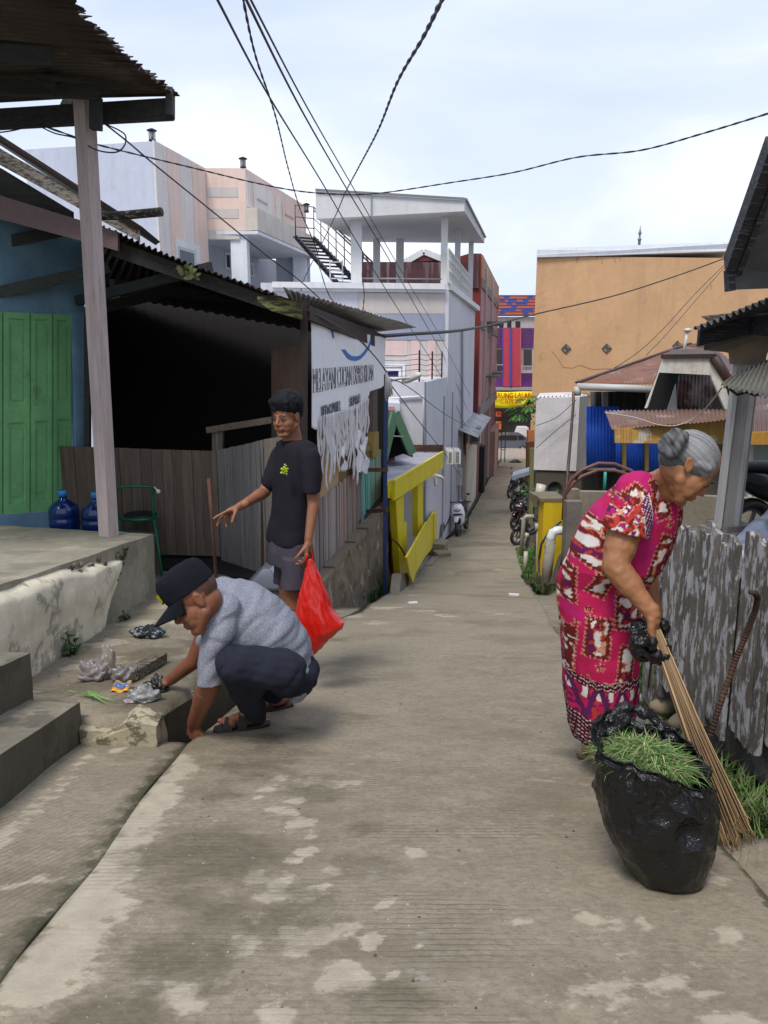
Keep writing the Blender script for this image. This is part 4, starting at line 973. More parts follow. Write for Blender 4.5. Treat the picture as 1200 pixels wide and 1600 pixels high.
mb.prism([V(a.x,a.y,a.z)+n2*.35, V(b.x,b.y,a.z)+n2*.35, V(b.x,b.y,zf)+n2*.35, V(a.x,a.y,zf)+n2*.35], -n2*.4)
mb.build('marble_band', mt(WALL, key='marble', spot=.45, spcol=(.45,.42,.38), spscale=2, spth=.52, vary=.1), rgb((216,206,194), .85), CB)
mb = MB(); mb.prism([V(p320.x,D2,zf-.02), V(q383.x,D2,zf-.02)+n2*.34, V(b.x,b.y,zf-.02)+n2*.34, V(b.x-4,b.y,zf-.02)], (0,0,-.1)); mb.build('balcony_soffit', WPL, rgb((226,230,236), .85), CB)
mb = MB(); mb.bar(V(at(373,400,D2).x,D2+.3,-3), V(at(373,400,D2).x,D2+.3,zf), .5, .5); mb.build('column', WPL, rgb((232,236,242), .86), CB); mb = MB(); mb.bar(V(b.x-.25,b.y-.3,-3), V(b.x-.25,b.y-.3,zf), .5, .5); mb.build('column', WPL, rgb((232,236,242), .86), CB)
mb = MB(); mb.prism([V(p320.x-.5,D2+2.2,-3), V(b.x-1.2,D2+8.5,-3), V(b.x-1.2,D2+8.5,zf), V(p320.x-.5,D2+2.2,zf)], (-.2,.1,0)); mb.prism([V(b.x-1.2,D2+6,-3), V(b.x+.1,D2+6,-3), V(b.x+.1,D2+6,zf), V(b.x-1.2,D2+6,zf)], (0,.2,0))
mb.build('inner_wall', WPL, rgb((200,206,216), .8), CB)
WI = WP(V(p320.x-.5,D2+2.2,0), V(b.x-1.2,D2+8.5,0))
for (xa, xb, ya, yb) in ((352,361,393,420),(391,397,409,432)):
    mb = MB(); WI.rect(mb, xa, xb, ya, yb, .05, .06); fr = mb.build('window_frame', WPL, whi, CB); mb = MB(); WI.rect(mb, xa+2.5, xb-2, ya+5, yb-3, .065, .04); mb.build('pane', M('dark_glass', rough=.1, vary=0, bump=0), (.03,.03,.035), fr)
mb = MB(); W1.rect(mb, 274, 312, 372, 402, .06, .1); fr = mb.build('window_frame', WPL, whi, CB); mb = MB(); W1.rect(mb, 279, 306, 384, 410, .08, .05); W1.rect(mb, 282,303,390,410,.10,.05,rgb((120,130,136),.7)); mb.build('pane', WPL, rgb((206,206,204), .8), fr)
for i, (x, y, D) in enumerate(((238,220,22.1),(380,262,25.1),(479,331,30))):
    p = at(x,y,D); p.z -= .02
    t = thing('roof_lantern', ['left','middle','right'][i]+'most small dark lantern on the peach building parapet', 'lantern', p, 'lanterns on the peach building parapet')
    mb = MB(); mb.lathe(p, [(.09,0),(.1,.04),(.05,.06)], 10); mb.lathe(p, [(.13,.26),(.14,.28),(.03,.33)], 10)
    for k in range(4): mb.bar(p+V(.08*math.cos(k*PI/2+.7),.08*math.sin(k*PI/2+.7),.04), p+V(.08*math.cos(k*PI/2+.7),.08*math.sin(k*PI/2+.7),.27), .02)
    mb.build('cage', mt(METAL), rgb((56,50,56), .6), t)
    mb = MB(); mb.lathe(p, [(.05,.05),(.055,.25),(.02,.26)], 8); mb.build('glass', mt(PLAST), rgb((190,186,186), .8), t)
# outside stair
ST = thing('steel_stair', 'open steel stair with black treads rising from the terrace to the peach building', 'stair', at(530,440,22))
s0, s1 = at(462,370,25.5), at(530,446,21.5)
mb = MB(); side = V(.55,.35,0)
mb.bar(s0, s1, .06, .14); mb.bar(s0+side, s1+side, .06, .14)
mb.build('stringer', mt(METAL), rgb((44,40,44), .5), ST)
mb = MB()
for k in range(13):
    c = s0.lerp(s1, (k+.5)/13)+V(0,0,.05); mb.prism([c+V(-.12,-.1,0), c+side+V(-.02,-.1,0), c+side+V(.1,.12,0), c+V(0,.12,0)], (0,0,-.04))
mb.build('treads', mt(METAL), rgb((50,46,50), .5), ST)
mb = MB(); H = V(0,0,.95)
t0, t1 = s0+side, s1+side+(s1-s0)*.22
for hh in (.95,.86,.6,.35): mb.tube([t0+V(0,0,hh), t1+V(0,0,hh-.0)], .022 if hh > .8 else .012, 6)
for k in range(8): c = t0.lerp(t1, k/7); mb.tube([c, c+H], .016, 6)
for hh in (.95,.6,.3): mb.tube([s0+V(0,0,hh), s0+side+V(0,0,hh)], .014, 6)
mb.tube([s0, s0+H], .02, 6)
mb.build('railing', mt(METAL), rgb((120,96,96), .6), ST)
mb = MB(); q = at(516,440,21.3); 
for dx in (0,.33): mb.bar(q+V(dx,0,0), q+V(dx,0,.55), .03)
for h_ in (.08,.28,.5): mb.bar(q+V(0,0,h_), q+V(.33,0,h_), .03)
tag(mb.build('step_ladder', mt(METAL), rgb((226,226,226), .85)), 'small white metal ladder at the foot of the steel stair', 'ladder')

# ---- maroon and pink building
MR = thing('maroon_building', 'tall building with maroon front and long faded pink side wall down the lane', 'building', gnd(765,760))
WR = WP(at(747,600,31), at(774.5,600,46)); r0, r1 = at(747,600,31), at(774,600,46)
zt = at(742,396,31).z; mar = rgb((140,48,46), .6); pnk = rgb((188,136,136), .8)
mb = MB(); mb.prism([V(r0.x,31,-7), V(r1.x,46,-7), V(r1.x-8,46,-7), V(at(733,400,31).x,31,-7)], (0,0,7+zt)); mb.build('wall', mt(WALLD, streak=.3), mar, MR)
mb = MB(); n = WR.n
def band(za, zb, c, o_=.03, x0=747.5, x1=774):
    a, b = WR.pt(x0,600), WR.pt(x1,600); mb.prism([V(a.x,a.y,zb)+n*o_, V(b.x,b.y,zb)+n*o_, V(b.x,b.y,za)+n*o_, V(a.x,a.y,za)+n*o_], -n*(o_+.01), c)
zb1 = at(748,655,31).z
band(zt-.02, zt-.9, rgb((196,158,128), .75), .05); band(zt-.9, zt-1.25, rgb((150,132,124), .7), .08); band(zt-1.25, zb1+.5, pnk); 
band(zb1+.5, zb1, rgb((150,134,134), .75), .10); band(zb1, -7, rgb((150,92,92), .6), .02)
for z in (1.2,): band(z+.14, z-.14, rgb((150,128,128), .7), .09)
mb.build('side_cladding', mt(WALLD, streak=.35), pnk, MR)
for (x0, x1, yt, yb) in ((759,763,505,535),(764,768,505,528),(759,763,590,625),(766,770.5,585,622)):
    mb = MB(); WR.rect(mb, x0, x1, yt, yb, .06, .04); fr = mb.build('window', M('dark_glass', rough=.3, vary=0, bump=0), (.05,.04,.045), MR)
    mb = MB(); a = WR.pt(x0-1,yt); b = WR.pt(x1+1,yt); b.z = a.z; mb.prism([a+n*.0, b+n*.0, b+n*.6, a+n*.6], (0,0,.08)); mb.build('window_hood', WPL, rgb((120,112,108), .7), fr)
for x in (756.5,766): p = WR.pt(x,600,.10); mb = MB(); mb.bar(V(p.x,p.y,-6), V(p.x,p.y,zt-.3), .09); mb.build('downpipe', mt(PLAST), rgb((176,166,166), .8), MR)
mb = MB(); mb.prism([at(565,409,30.9), at(742,410,30.9), at(742,396,30.9), at(748,396,30.9), at(748,450,30.9), at(565,450,30.9)], (0,.1,0))
mb.build('parapet', mt(WALLD, key='streaked_parapet', streak=.9, scol=(.30,.27,.28), ssc=(5,5,.3), vary=.3), rgb((96,58,62), .6), MR)
mb = MB(); a, b, c = at(632,410,31.5), at(662,393,31.5), at(694,406,31.5); mb.bar(a, b, .12, .22); mb.bar(b, c, .12, .22); mb.build('gable_trim', WPL, whi, MR)
mb = MB(); mb.prism([a, c, b], (0,4,0)); mb.build('gable_roof', mt(TIN), rgb((130,50,44), .6), MR)
# boundary pieces at its foot, dark doorway, small sheds
mb = MB(); mb.prism([gnd(772,745), gnd(778,728), gnd(778,728)+V(0,0,2.6), gnd(772,745)+V(0,0,2.3)], (-.3,.1,0), rgb((178,138,122),.8)); 
tag(mb.build('low_side_wall', mt(WALLD), (.4,.3,.25)), 'low dusty pink wall at the far end of the lane', 'wall')
# ---- cream house with small tin awning
CH = thing('cream_house', 'narrow stained cream house front with tin awning between lilac and pink walls', 'house', gnd(732,790))
WC = WP(V(LX(26)+.12,26,0), V(LX(31.2)+.12,31.2,0)); zc2 = at(722,672,26).z
mb = MB(); a, b = WC.A, WC.B; mb.prism([V(a.x,a.y,-7), V(b.x,b.y,-7), V(b.x,b.y,zc2), V(a.x,a.y,zc2)], (-1.5,0,0)); mb.build('wall', mt(WALLD, streak=.35), rgb((206,196,176), .8), CH)
mb = MB(); a, b = WC.pt(722,672), WC.pt(748,660); a.z = b.z = zc2; corr(mb, a+WC.n*.5+V(0,0,-.03), b+WC.n*.5+V(0,0,-.03), b+V(-.2,0,.25), a+V(-.2,0,.25), 14, .02, None, 2)
mb.build('awning', mt(TIN, spot=.2, metal=0), rgb((186,188,194), .8), CH)
mb = MB(); WC.rect(mb, 729, 738, 678, 710, .01, .05); mb.build('window', M('dark_glass', rough=.3, vary=0, bump=0), (.09,.08,.075), CH)
t = thing('air_conditioner', 'small air conditioner under the tin awning of the cream house', 'air conditioner', WC.pt(742,688))
mb = MB(); mb.box(WC.pt(743,680,.25), (.35,.8,.55), R(-11)); mb.build('casing', mt(PLAST), rgb((160,160,156), .8), t); mb = MB(); mb.box(WC.pt(743,680,.25)+V(-.02,-.41,0), (.25,.01,.35), 0); mb.build('grille', mt(PLAST), (.1,.1,.1), t)
mb = MB(); mb.box(gnd(746,768)+V(0,0,1.0), (.6,.8,2.0), R(-12)); tag(mb.build('dark_cabinet', mt(PLAST, rough=.6), rgb((46,44,44), .6)), 'dark cabinet box against the pink wall foot', 'cabinet')
# left kerb strip of the lane down to the street
mb = MB()
for k in range(26):
    D = 20+k*1.15; D2_ = D+1.1; x = float(np.interp(D, *zip(*RL))); x2 = float(np.interp(D2_, *zip(*RL)))
    mb.prism([V(x-.42,D,gz(D)+.02), V(x-.05,D,gz(D)+.02), V(x2-.05,D2_,gz(D2_)+.02), V(x2-.42,D2_,gz(D2_)+.02)], (0,0,-.15), tuple(q*_f for _f in [random.uniform(.7,1.1)] for q in rgb((96,88,78), .6)))
tag(mb.build('drain_slabs', mt(CONC, spot=.6), (.1,.09,.08)), 'row of dark drain cover slabs along the left wall foot further down', 'slabs')

# ---- far street building: purple, red, blue
FB = thing('purple_shophouse', 'purple shophouse with red and blue columns and brick pattern parapet across the street', 'building', at(806,700,72))
D = 70; R_ = lambda mb, x0, x1, y0, y1, o_=0, c=None, th=.4: mb.prism([at(x0,y1,D-o_), at(x1,y1,D-o_), at(x1,y0,D-o_), at(x0,y0,D-o_)], (0,th,0), c)
FM = mt(PAINT, key='bright_paint', vary=.08)
mb = MB(); R_(mb, 740, 870, 495, 720, 0, None, 6); mb.build('wall', FM, rgb((196,192,190), .75), FB)
mb = MB(); R_(mb, 740, 870, 461, 492, .3, rgb((206,112,96), .75), 2)
for r in range(6):
    for cidx in range(14):
        if ((cidx//2)+(r//1)) % 4 in (1,) or (cidx % 4 == 1 and r % 3 == 1) or (cidx in (3,4,8,9) and r in (1,2,4)):
            x0 = 778+cidx*4.6+(r % 2)*2.3; R_(mb, x0, x0+4.3, 461.6+r*5, 466.2+r*5, .34, rgb((52,84,176), .75), .1)
for r in range(7): R_(mb, 776, 846, 461+r*5, 461.5+r*5, .36, rgb((170,120,110), .7), .1)
mb.build('brick_parapet', FM, rgb((206,112,96)), FB)
for (x0, x1) in ((780,786.5),(792.5,799),(805.5,813)):
    mb = MB(); R_(mb, x0, x1, 502, 512, .05); mb.build('window', M('dark_glass', rough=.2, vary=0, bump=0), (.03,.03,.035), FB)
pur = rgb((112,60,132), .7); mb = MB()
R_(mb, 770, 850, 512.5, 543, .1, pur); R_(mb, 770, 850, 583, 605, .12, pur); R_(mb, 770, 850, 605, 610, .5, rgb((176,170,172), .75), .8)
R_(mb, 787, 797, 512, 604, .5, rgb((200,70,92), .75)); R_(mb, 800, 812, 512, 604, .5, rgb((200,70,92), .75)); R_(mb, 797, 800, 512, 604, .6, rgb((48,86,176), .75)); R_(mb, 784.5,787,512,604,.4,rgb((110,80,170),.7)); R_(mb, 812,814.5,512,604,.4,rgb((206,110,120),.75))
for r in range(14): R_(mb, 770, 850, 513+r*2.2, 513.4+r*2.2, .13, rgb((150,100,160), .7)); 
mb.build('facade_cladding', FM, pur, FB)
for (x0, x1, y0, y1) in ((776,784,546,583),(818,831,546,577)):
    mb = MB(); R_(mb, x0, x1, y0, y1, .05); mb.build('balcony_opening', M('dark_glass', rough=.2, vary=0, bump=0), (.05,.05,.06), FB)
mb = MB()
for k in range(8): x = 815+k*2.2; mb.bar(at(x,572,D-.6), at(x,583,D-.6), .04)
mb.bar(at(814,572,D-.6), at(832,572,D-.6), .06); mb.bar(at(776,570,D-.6), at(786,570,D-.6), .06); mb.build('balcony_rail', mt(METAL), rgb((210,206,206), .8), FB)
mb = MB(); R_(mb, 770, 850, 610, 614, .3, (.05,.045,.05)); R_(mb, 772, 850, 636, 676, .02, (.035,.033,.033)); mb.build('shop_front', FM, (.04,.04,.04), FB)
for y0_, y1_, c_, l_ in ((644,651,(200,70,40),'small red orange crate above the brighter one in front of the dark shop'),(659,671,(236,110,40),'bright orange crate in front of the dark shop across the street')):
    mb = MB(); R_(mb, 776,783,y0_,y1_,1.2,None,.5); R_(mb, 776.5,782.5,y0_+.8,y0_+2,1.25,rgb(c_,.5),.1); tag(mb.build('plastic_crate', mt(PLAST), rgb(c_,.85)), l_, 'crate')
# yellow shop banner
SG = thing('shop_banner', 'yellow banner with red shop lettering hung under the purple shophouse balcony', 'banner', at(805,636,69))
mb = MB(); mb.grid(lambda u, v: at(lerp(772,835,u), lerp(612+.5*math.sin(u*6), 637+1.2*math.sin(u*5)-2*u, v), 69+.1*math.sin(u*14)), 24, 4, None, True, thick=(0,.03,0))
mb.build('sheet', mt(CLOTH, vary=.03, bump=0), rgb((240,226,40), .9), SG)
RD = mt(PAINT, vary=.02, bump=0)
text_mesh('WARUNG LALAPAN', .62, RD, rgb((205,30,30), .85), SG, 'lettering', frame(at(802,618.2,68.8), (1,0,0), (0,0,1)), bold=.012, sx=.80)
text_mesh('CAPLIN', .62, RD, rgb((205,60,30), .85), SG, 'lettering', frame(at(798,627.5,68.8), (1,0,0), (0,0,1)), sx=.9)
# far street surface + pale kerb
mb = MB(); mb.prism([V(-20,51.5,gz(52)-.02), V(60,51.5,gz(52)-.02), V(60,68,gz(68)+.1), V(-20,68,gz(68)+.1)], (0,0,-.1)); tag(mb.build('street', mt(CONC, key='street_concrete', vary=.1, spot=.15), rgb((176,164,150), .75)), kind='structure')

# ---- orange building, right
OB = thing('orange_building', 'big plain orange building with stained blank wall and two diamond vents', 'building', at(1000,700,46))
D = 44; o0, o1 = at(839,400,D), at(1225,380,46); zo = o0.z
mb = MB(); mb.prism([V(o0.x,D,-8), V(o1.x,46,-8), V(o1.x,46,zo+.1), V(o0.x,D,zo)], (4,14,0))
OM = mt(WALLD, key='orange_plaster', streak=.38, scol=(.30,.20,.12), ssc=(1.3,1.3,.10), vary=.10, vscale=.35, spot=.25, spcol=(.30,.17,.09), spscale=.8, spth=.6, bump=.2)
mb.build("wall", OM, rgb((214,170,126), .86), OB)
mb = MB(); mb.prism([at(839,399,D-.2), at(1150,380,45.6), at(1150,386,45.6), at(1135,394,45.6), at(839,402,D-.2)], (3.8,12,0)); mb.prism([at(840,390,D-.1), at(850,388,D), at(1150,378,45.8), at(1150,392,45.6), at(839,402,D-.15)], (0,.1,0))
mb.build('roof_trim', WPL, rgb((216,220,226), .85), OB)
WO = WP(o0, o1)
for i, (x, y) in enumerate(((885,545),(948.5,544.5),(1059,540))):
    mb = MB(); WO.quad(mb, [(x-8,y),(x,y+8),(x+8,y),(x,y-8)], out=.05, th=.1, col=rgb((110,96,84), .6))
    for k in (-1,1): WO.quad(mb, [(x-6.5,y+1),(x-.8,y+6.5),(x-.8,y+.8),], out=.07, th=.1, col=rgb((150,144,134), .7)) if k < 0 else WO.quad(mb, [(x+1,y-6.5),(x+6.5,y),(x+1,y-1)], out=.07, th=.1, col=rgb((140,134,126), .7))
    mb.build('diamond_vent', mt(CONC), (.1,.09,.08), OB)
mb = MB()
cr_ = [(862,548),(872,560),(880,574),(895,575),(905,570),(925,577),(950,576),(975,577),(998,570),(1010,574),(1040,572)]
mb.tube([WO.pt(x,y,.01) for x, y in cr_], .009, 5); 

for (x, y, l) in ((900,400,12),(903,400,10),(932,398,8),(960,398,14),(968,397,12),(940,404,10),(1110,440,14),(902,590,12)): mb.tube([WO.pt(x,y,.0), WO.pt(x+1,y+l*.6,.005), WO.pt(x+.5,y+l,-.005)], [.022,.018,.006], 5)
mb.build('crack', mt(CONC, vary=.3), rgb((176,130,88), .8), OB)
# minaret beyond
MN = thing('minaret', 'slim distant grey minaret spire above the orange building roof', 'minaret', at(998,384,120))
mb = MB(); p = at(998.5,386,120); s_ = abs(at(998,352,120).z-p.z)/34
mb.lathe(p, [(1.1*s_*2,-30),(2.2*s_,0),(2.2*s_,10*s_),(3.2*s_,11*s_),(3.2*s_,13*s_),(1.6*s_,14*s_),(1.6*s_,20*s_),(3*s_,21*s_),(2.4*s_,23*s_),(1.2*s_,26*s_),(.3*s_,34*s_)], 14); mb.build('tower', WPL, rgb((140,150,160), .7), MN)
# ================================================================== RIGHT SIDE
YH = lambda D: -(.46+.176*D)
FA, FBp = V(1.60,2.62,0), V(1.50,4.05,0); fd = (FBp-FA).normalized(); fnr = V(fd.y,-fd.x,0)
# yard slab behind the fence and the ramp that joins the lane
mb = MB()
mb.prism([V(1.70,2.4,YH(2.4)), V(1.62,4.2,YH(4.2)), V(2.42,6.2,YH(6.2)), V(2.3,9.4,YH(9.4)), V(12,9.6,YH(9.6)), V(12,2.4,YH(2.4))], (0,0,-.85))
tag(mb.build('yard', mt(CONC, key='yard_concrete', vary=.3, spot=.5, spcol=(.30,.29,.28), spscale=3), rgb((120,114,106), .7)), kind='structure')
def rampf(u, v):
    D = lerp(6.15, 8.9, v); xl = float(np.interp(D, *zip(*RR)))-.05; x = lerp(xl, 2.75, u**1.2)
    z0 = gz(D)+.004; z = lerp(z0, YH(D)+.02 if u > .9 else z0+.42*max(0,(u-.25)/.75), 1)
    return V(x, D, z+.012*mnoise.noise(V(x*4,D*4,2)))
mb = MB(); mb.grid(rampf, 30, 30, None, True, thick=(0,0,-.5))
o = mb.build('ramp', ROADM, origin=(0,0,0)); a = o.data.color_attributes.new('Patch', 'FLOAT_COLOR', 'POINT')
a.data.foreach_set('color', np.array([(.1+.3*(mnoise.noise(V(p[0]*2,p[1]*2,0))), .35, .25 if p[1] > 8.6 else 0, 1) for p in mb.v], dtype=np.float32).ravel()); tag(o, kind='structure')
# picket fence, flaking white
PF = thing('picket_fence', 'old picket fence with flaking white paint beside the woman and the drain', 'fence', V(1.9,4.2,gz(4.2)))
PKM = mt(WOOD, key='flaking_paint', grain='f', vary=.3, spot=.92, spcol=(.38,.38,.40), spscale=5.5, spth=.505, bump=.5, bscale=12)
rnd = random.Random(21)
tops = [(1203,880),(1190,868),(1172,862),(1152,850),(1132,838),(1120,842),(1105,832),(1092,830),(1080,822),(1070,826),(1060,826),(1052,830),(1043,838)]
x = 0.0; L = (FBp-FA).length; WPF = WP(FA, FBp)
while x < L:
    w_ = rnd.uniform(.075,.115); a = FA+fd*x; b = FA+fd*(x+w_-.018); D = a.y
    h0 = .93+rnd.uniform(-.07,.035); zb = gz(D)-.03+rnd.uniform(-.05,.10); zt = gz(D)+h0; tl = rnd.uniform(-.012,.012)
    o_ = fnr*rnd.uniform(-.012,.012)
    mb = MB(); c = tuple(k*_f for _f in [rnd.uniform(.75,1.1)] for k in rgb((118,110,102), .72))
    nz = 6
    mb.grid(lambda u, v: a.lerp(b, u)+V(0,0,lerp(zb+.03*(u-.5)*rnd.choice((-1,1)) if v == 0 else zb, zt+(.025*(u-.5)+.01*rnd.uniform(-1,1) if v == 1 else 0), v))+fd*tl*v+o_, 3, nz, c, False, thick=fnr*.022)
    mb.build('picket', PKM, c, PF); x += w_
mb = MB()
for h_ in (.22,.70): p, q = FA+fnr*.05, FBp+fnr*.05; mb.bar(V(p.x,p.y,gz(p.y)+h_), V(q.x,q.y,gz(q.y)+h_), .04, .07)
mb.build('rail', mt(WOODX), rgb((80,72,64), .6), PF)
mb = MB()
for (x, y, D, yb, w_) in ((1030,842,4.35,1010,.08),(1018,850,4.5,1000,.05)): mb.bar(at(x,y,D), at(x-2,yb,D), w_, .03, col=tuple(k*_f for _f in [rnd.uniform(.8,1)] for k in rgb((98,90,84), .6)))
tag(mb.build('loose_boards', PKM, (.2,.2,.2)), 'loose grey boards standing at the far end of the picket fence', 'boards')
# rusty hooked bar leaning on the fence
mb = MB(); pts = [at(1110,1148,2.75), at(1127,1095,2.78), at(1148,1035,2.84), at(1166,990,2.85), at(1180,955,2.83), at(1184,935,2.8), at(1180,926,2.78), at(1172,925,2.76)]
mb.tube(pts, [.010]*7+[.009], 10); 
for k in range(60):
    t = k/60*6.0; i = int(t); p = Vector(pts[i]).lerp(pts[i+1], t-i); d = (Vector(pts[i+1])-Vector(pts[i])).normalized(); mb.tube([p-d*.004, p+d*.004], .0122, 8)
tag(mb.build('rusty_bar', mt(TIN, key='rust', spot=.4, spcol=(.16,.09,.05), vary=.3, rough=.9), rgb((92,66,52), .6)), 'thick rusty hooked steel bar leaning against the picket fence', 'bar')
# column with plinth and bracket
CL = thing('porch_column', 'square grey white timber column with chipped paint on a concrete plinth', 'column', at(1135,828,5.6))
c0, c1 = at(1137,822,5.6), at(1158,560,5.6); CM = mt(WOOD, key='chipped_white', vary=.12, spot=.5, spcol=(.22,.21,.20), spscale=3, spth=.60)
c1 = V(c0.x+.03, c0.y, c1.z)
mb = MB(); mb.bar(c0, c1, .15, .15, up=(.25,1,0)); mb.build('shaft', CM, rgb((184,182,178), .74), CL)
mb = MB(); mb.bar(c0+V(-.085,-.02,0), c1+V(-.085,-.02,-.2), .03, .15, up=(.25,1,0)); mb.bar(c0+V(.02,-.085,0), c1+V(.02,-.085,-.2), .035, .02, up=(.25,1,0)); mb.build('facing_board', CM, rgb((212,208,202), .78), CL)
mb = MB(); mb.box(c0+V(.02,0,.0), (.24,.24,.05), R(14)); mb.box(c0+V(.02,0,-.10), (.30,.34,.16), R(14)); mb.build('plinth', mt(CONC), rgb((150,146,138), .7), CL)
mb = MB(); mb.loft([(c1+V(0,0,-.04),(.1,0,0),(0,.1,0)), (c1+V(.0,0,.10),(.12,0,0),(0,.12,0)), (c1+V(.03,0,.22),(.22,0,0),(0,.2,0)), (c1+V(.10,0,.30),(.40,0,0),(0,.3,0))], 20, power=4)
mb.build('bracket', mt(WALLD), rgb((168,152,132), .7), CL)
mb = MB(); mb.box(at(1132,850,5.9), (.55,.4,.14), R(10)); mb.box(at(1100,858,5.7), (.3,.3,.2), R(30)); tag(mb.build('concrete_block', mt(CONC, spot=.6), rgb((110,102,90), .7)), 'rough concrete block at the column foot behind the picket fence', 'block')
# eaves of the right hand house
EV = thing('corner_house', 'grey roof corner with dark eave boards jutting in from the upper right', 'house', V(3.2,2.6,YH(2.6)))
mb = MB(); mb.box(V(4.4,2.3,.0), (3.4,3.8,3.0)); mb.build('wall', mt(WALLD), rgb((190,186,176), .75), EV)
mb = MB(); mb.prism([V(2.1,.2,1.05), V(2.1,4.6,1.05), V(4.4,4.6,2.3), V(4.4,.2,2.3)], (0,0,.06)); mb.prism([V(6.7,.2,1.05), V(6.7,4.6,1.05), V(4.4,4.6,2.3), V(4.4,.2,2.3)], (0,0,.06)); mb.build('main_roof', mt(TIN, metal=0), rgb((110,108,108), .6), EV)
mb = MB(); D = 3.6; a, b = at(1137,415,D), at(1204,228,D-.5); a2, b2 = at(1141,453,D), at(1400,440,D+.1)
mb.add([a, b, at(1420,100,D-.4), at(1420,430,D+.2), at(1141,452,D), at(1150,440,D)], [])
mb.prism([a, at(1141,453,D), at(1330,446,D+.3), at(1330,200,D-.3), b], (.05,.10,.06)); mb.build('soffit', mt(CONC, key='stained_soffit', spot=.7, spcol=(.06,.06,.06), spscale=1.6, spth=.5, bump=.2), rgb((140,142,144), .5), EV)
mb = MB(); mb.bar(a+V(.0,-.02,.0), b+V(0,-.02,0), .045, .09); mb.bar(a+V(.035,-.03,-.02), b+V(.035,-.03,-.02), .02, .08); mb.bar(a+V(0,-.02,-.02), at(1141,455,D-.02), .03, .05); mb.build('barge_board', mt(WOODX, spot=.5, spcol=(.25,.25,.26)), rgb((64,66,72), .6), EV)
mb = MB(); e0, e1, e2 = at(1093,527,5.2), at(1172,510,5.2), at(1290,505,4.6)
mb.prism([e0+V(0,0,.05), e1+V(0,0,.06), e1+V(0,0,-.05), e0+V(0,0,-.06)], (0,.04,0)); mb.prism([e1+V(.01,0,.06), e2+V(0,0,.1), e2+V(0,0,-.1), e1+V(.01,0,-.05)], (0,.04,0))
mb.build('eave_board', mt(WOODX, spot=.5, spcol=(.12,.12,.13)), rgb((44,46,52), .6), EV)
mb = MB(); corr(mb, at(1084,514,5.1), at(1205,466,4.9), at(1400,430,6.5), at(1300,500,8), 12, .018, None, 2); mb.build('roof_sheet', mt(TIN, metal=0, spot=.4, spcol=(.05,.05,.05)), rgb((84,84,86), .6), EV)
mb = MB(); mb.prism([at(1100,540,5.25), at(1172,520,5.25), at(1230,522,4.9), at(1230,534,6.2), at(1140,545,6.4)], (0,0,-.03)); mb.build('eave_lining', mt(WALLD), rgb((140,128,110), .55), EV)
AR = thing('asbestos_awning', 'small mossy grey asbestos awning at the right edge in front of the column', 'awning', at(1160,610,4.7))
mb = MB(); corr(mb, at(1127,600,4.5), at(1300,640,3.9), at(1300,510,5.0), at(1150,585,5.2), 20, .011, None, 6, seed=3, th=.012)
mb.build('sheet', mt(CONC, key='asbestos', spot=.7, spcol=(.07,.07,.06), spscale=5, bump=.4), rgb((128,126,118), .6), AR)
mb = MB(); mb.tube([at(1140,608,4.5), at(1152,617,4.5), at(1166,613,4.5), at(1180,618,4.45), at(1200,612,4.4)], .008, 6); mb.build('gutter_wire', mt(METAL), (.03,.03,.03), AR)
# low mossy wall, posts
mb = MB(); lw = [at(900,768,10.2), at(990,770,9.8), at(1240,782,8.8)]
for a, b in zip(lw, lw[1:]): mb.prism([V(a.x,a.y,a.z-.75), V(b.x,b.y,b.z-.75), b, a], (0,.12,0))
tag(mb.build('low_wall', mt(CONC, key='mossy_low_wall', spot=.75, spcol=(.045,.05,.03), spscale=1.4, streak=.4), rgb((150,140,122), .68)), 'low grey wall with dark mossy foot behind the woman', 'wall')
mb = MB(); mb.box(at(892,845,8.6)+V(0,0,.0), (.17,.14,.94), R(5)); tag(mb.build('concrete_post', mt(CONC, vary=.25, streak=.4), rgb((128,120,112), .68)), 'tall square grey concrete post just left of the woman', 'post', 'grey concrete posts')
mb = MB(); mb.box(at(892,800,9.6), (.16,.14,.6), R(5)); tag(mb.build('concrete_post', mt(CONC, vary=.25), rgb((150,136,118), .68)), 'shorter brown grey concrete post right behind the tall grey post', 'post', 'grey concrete posts')
mb = MB(); a = gnd(846,903); a = at(858,896,9.3); mb.box(V(a.x,9.35,-2.22), (.25,.22,.95), R(4)); 
YBX = tag(mb.build('yellow_pillar', mt(PAINT, key='yellow_paint', streak=.4, scol=(.25,.18,.03)), rgb((214,180,20), .85)), 'short yellow painted pillar behind the mossy white drain pipe', 'pillar')
mb = MB(); mb.box(V(a.x-.02,9.36,-1.73), (.30,.26,.04), R(4)); mb.box(V(a.x+.02,9.7,-1.80), (.34,.5,.10), R(4)); tag(mb.build('planter_ledge', mt(CONC, spot=.6), rgb((130,116,92), .7)), 'earthy concrete ledge on top of the yellow pillar holding weeds', 'ledge')
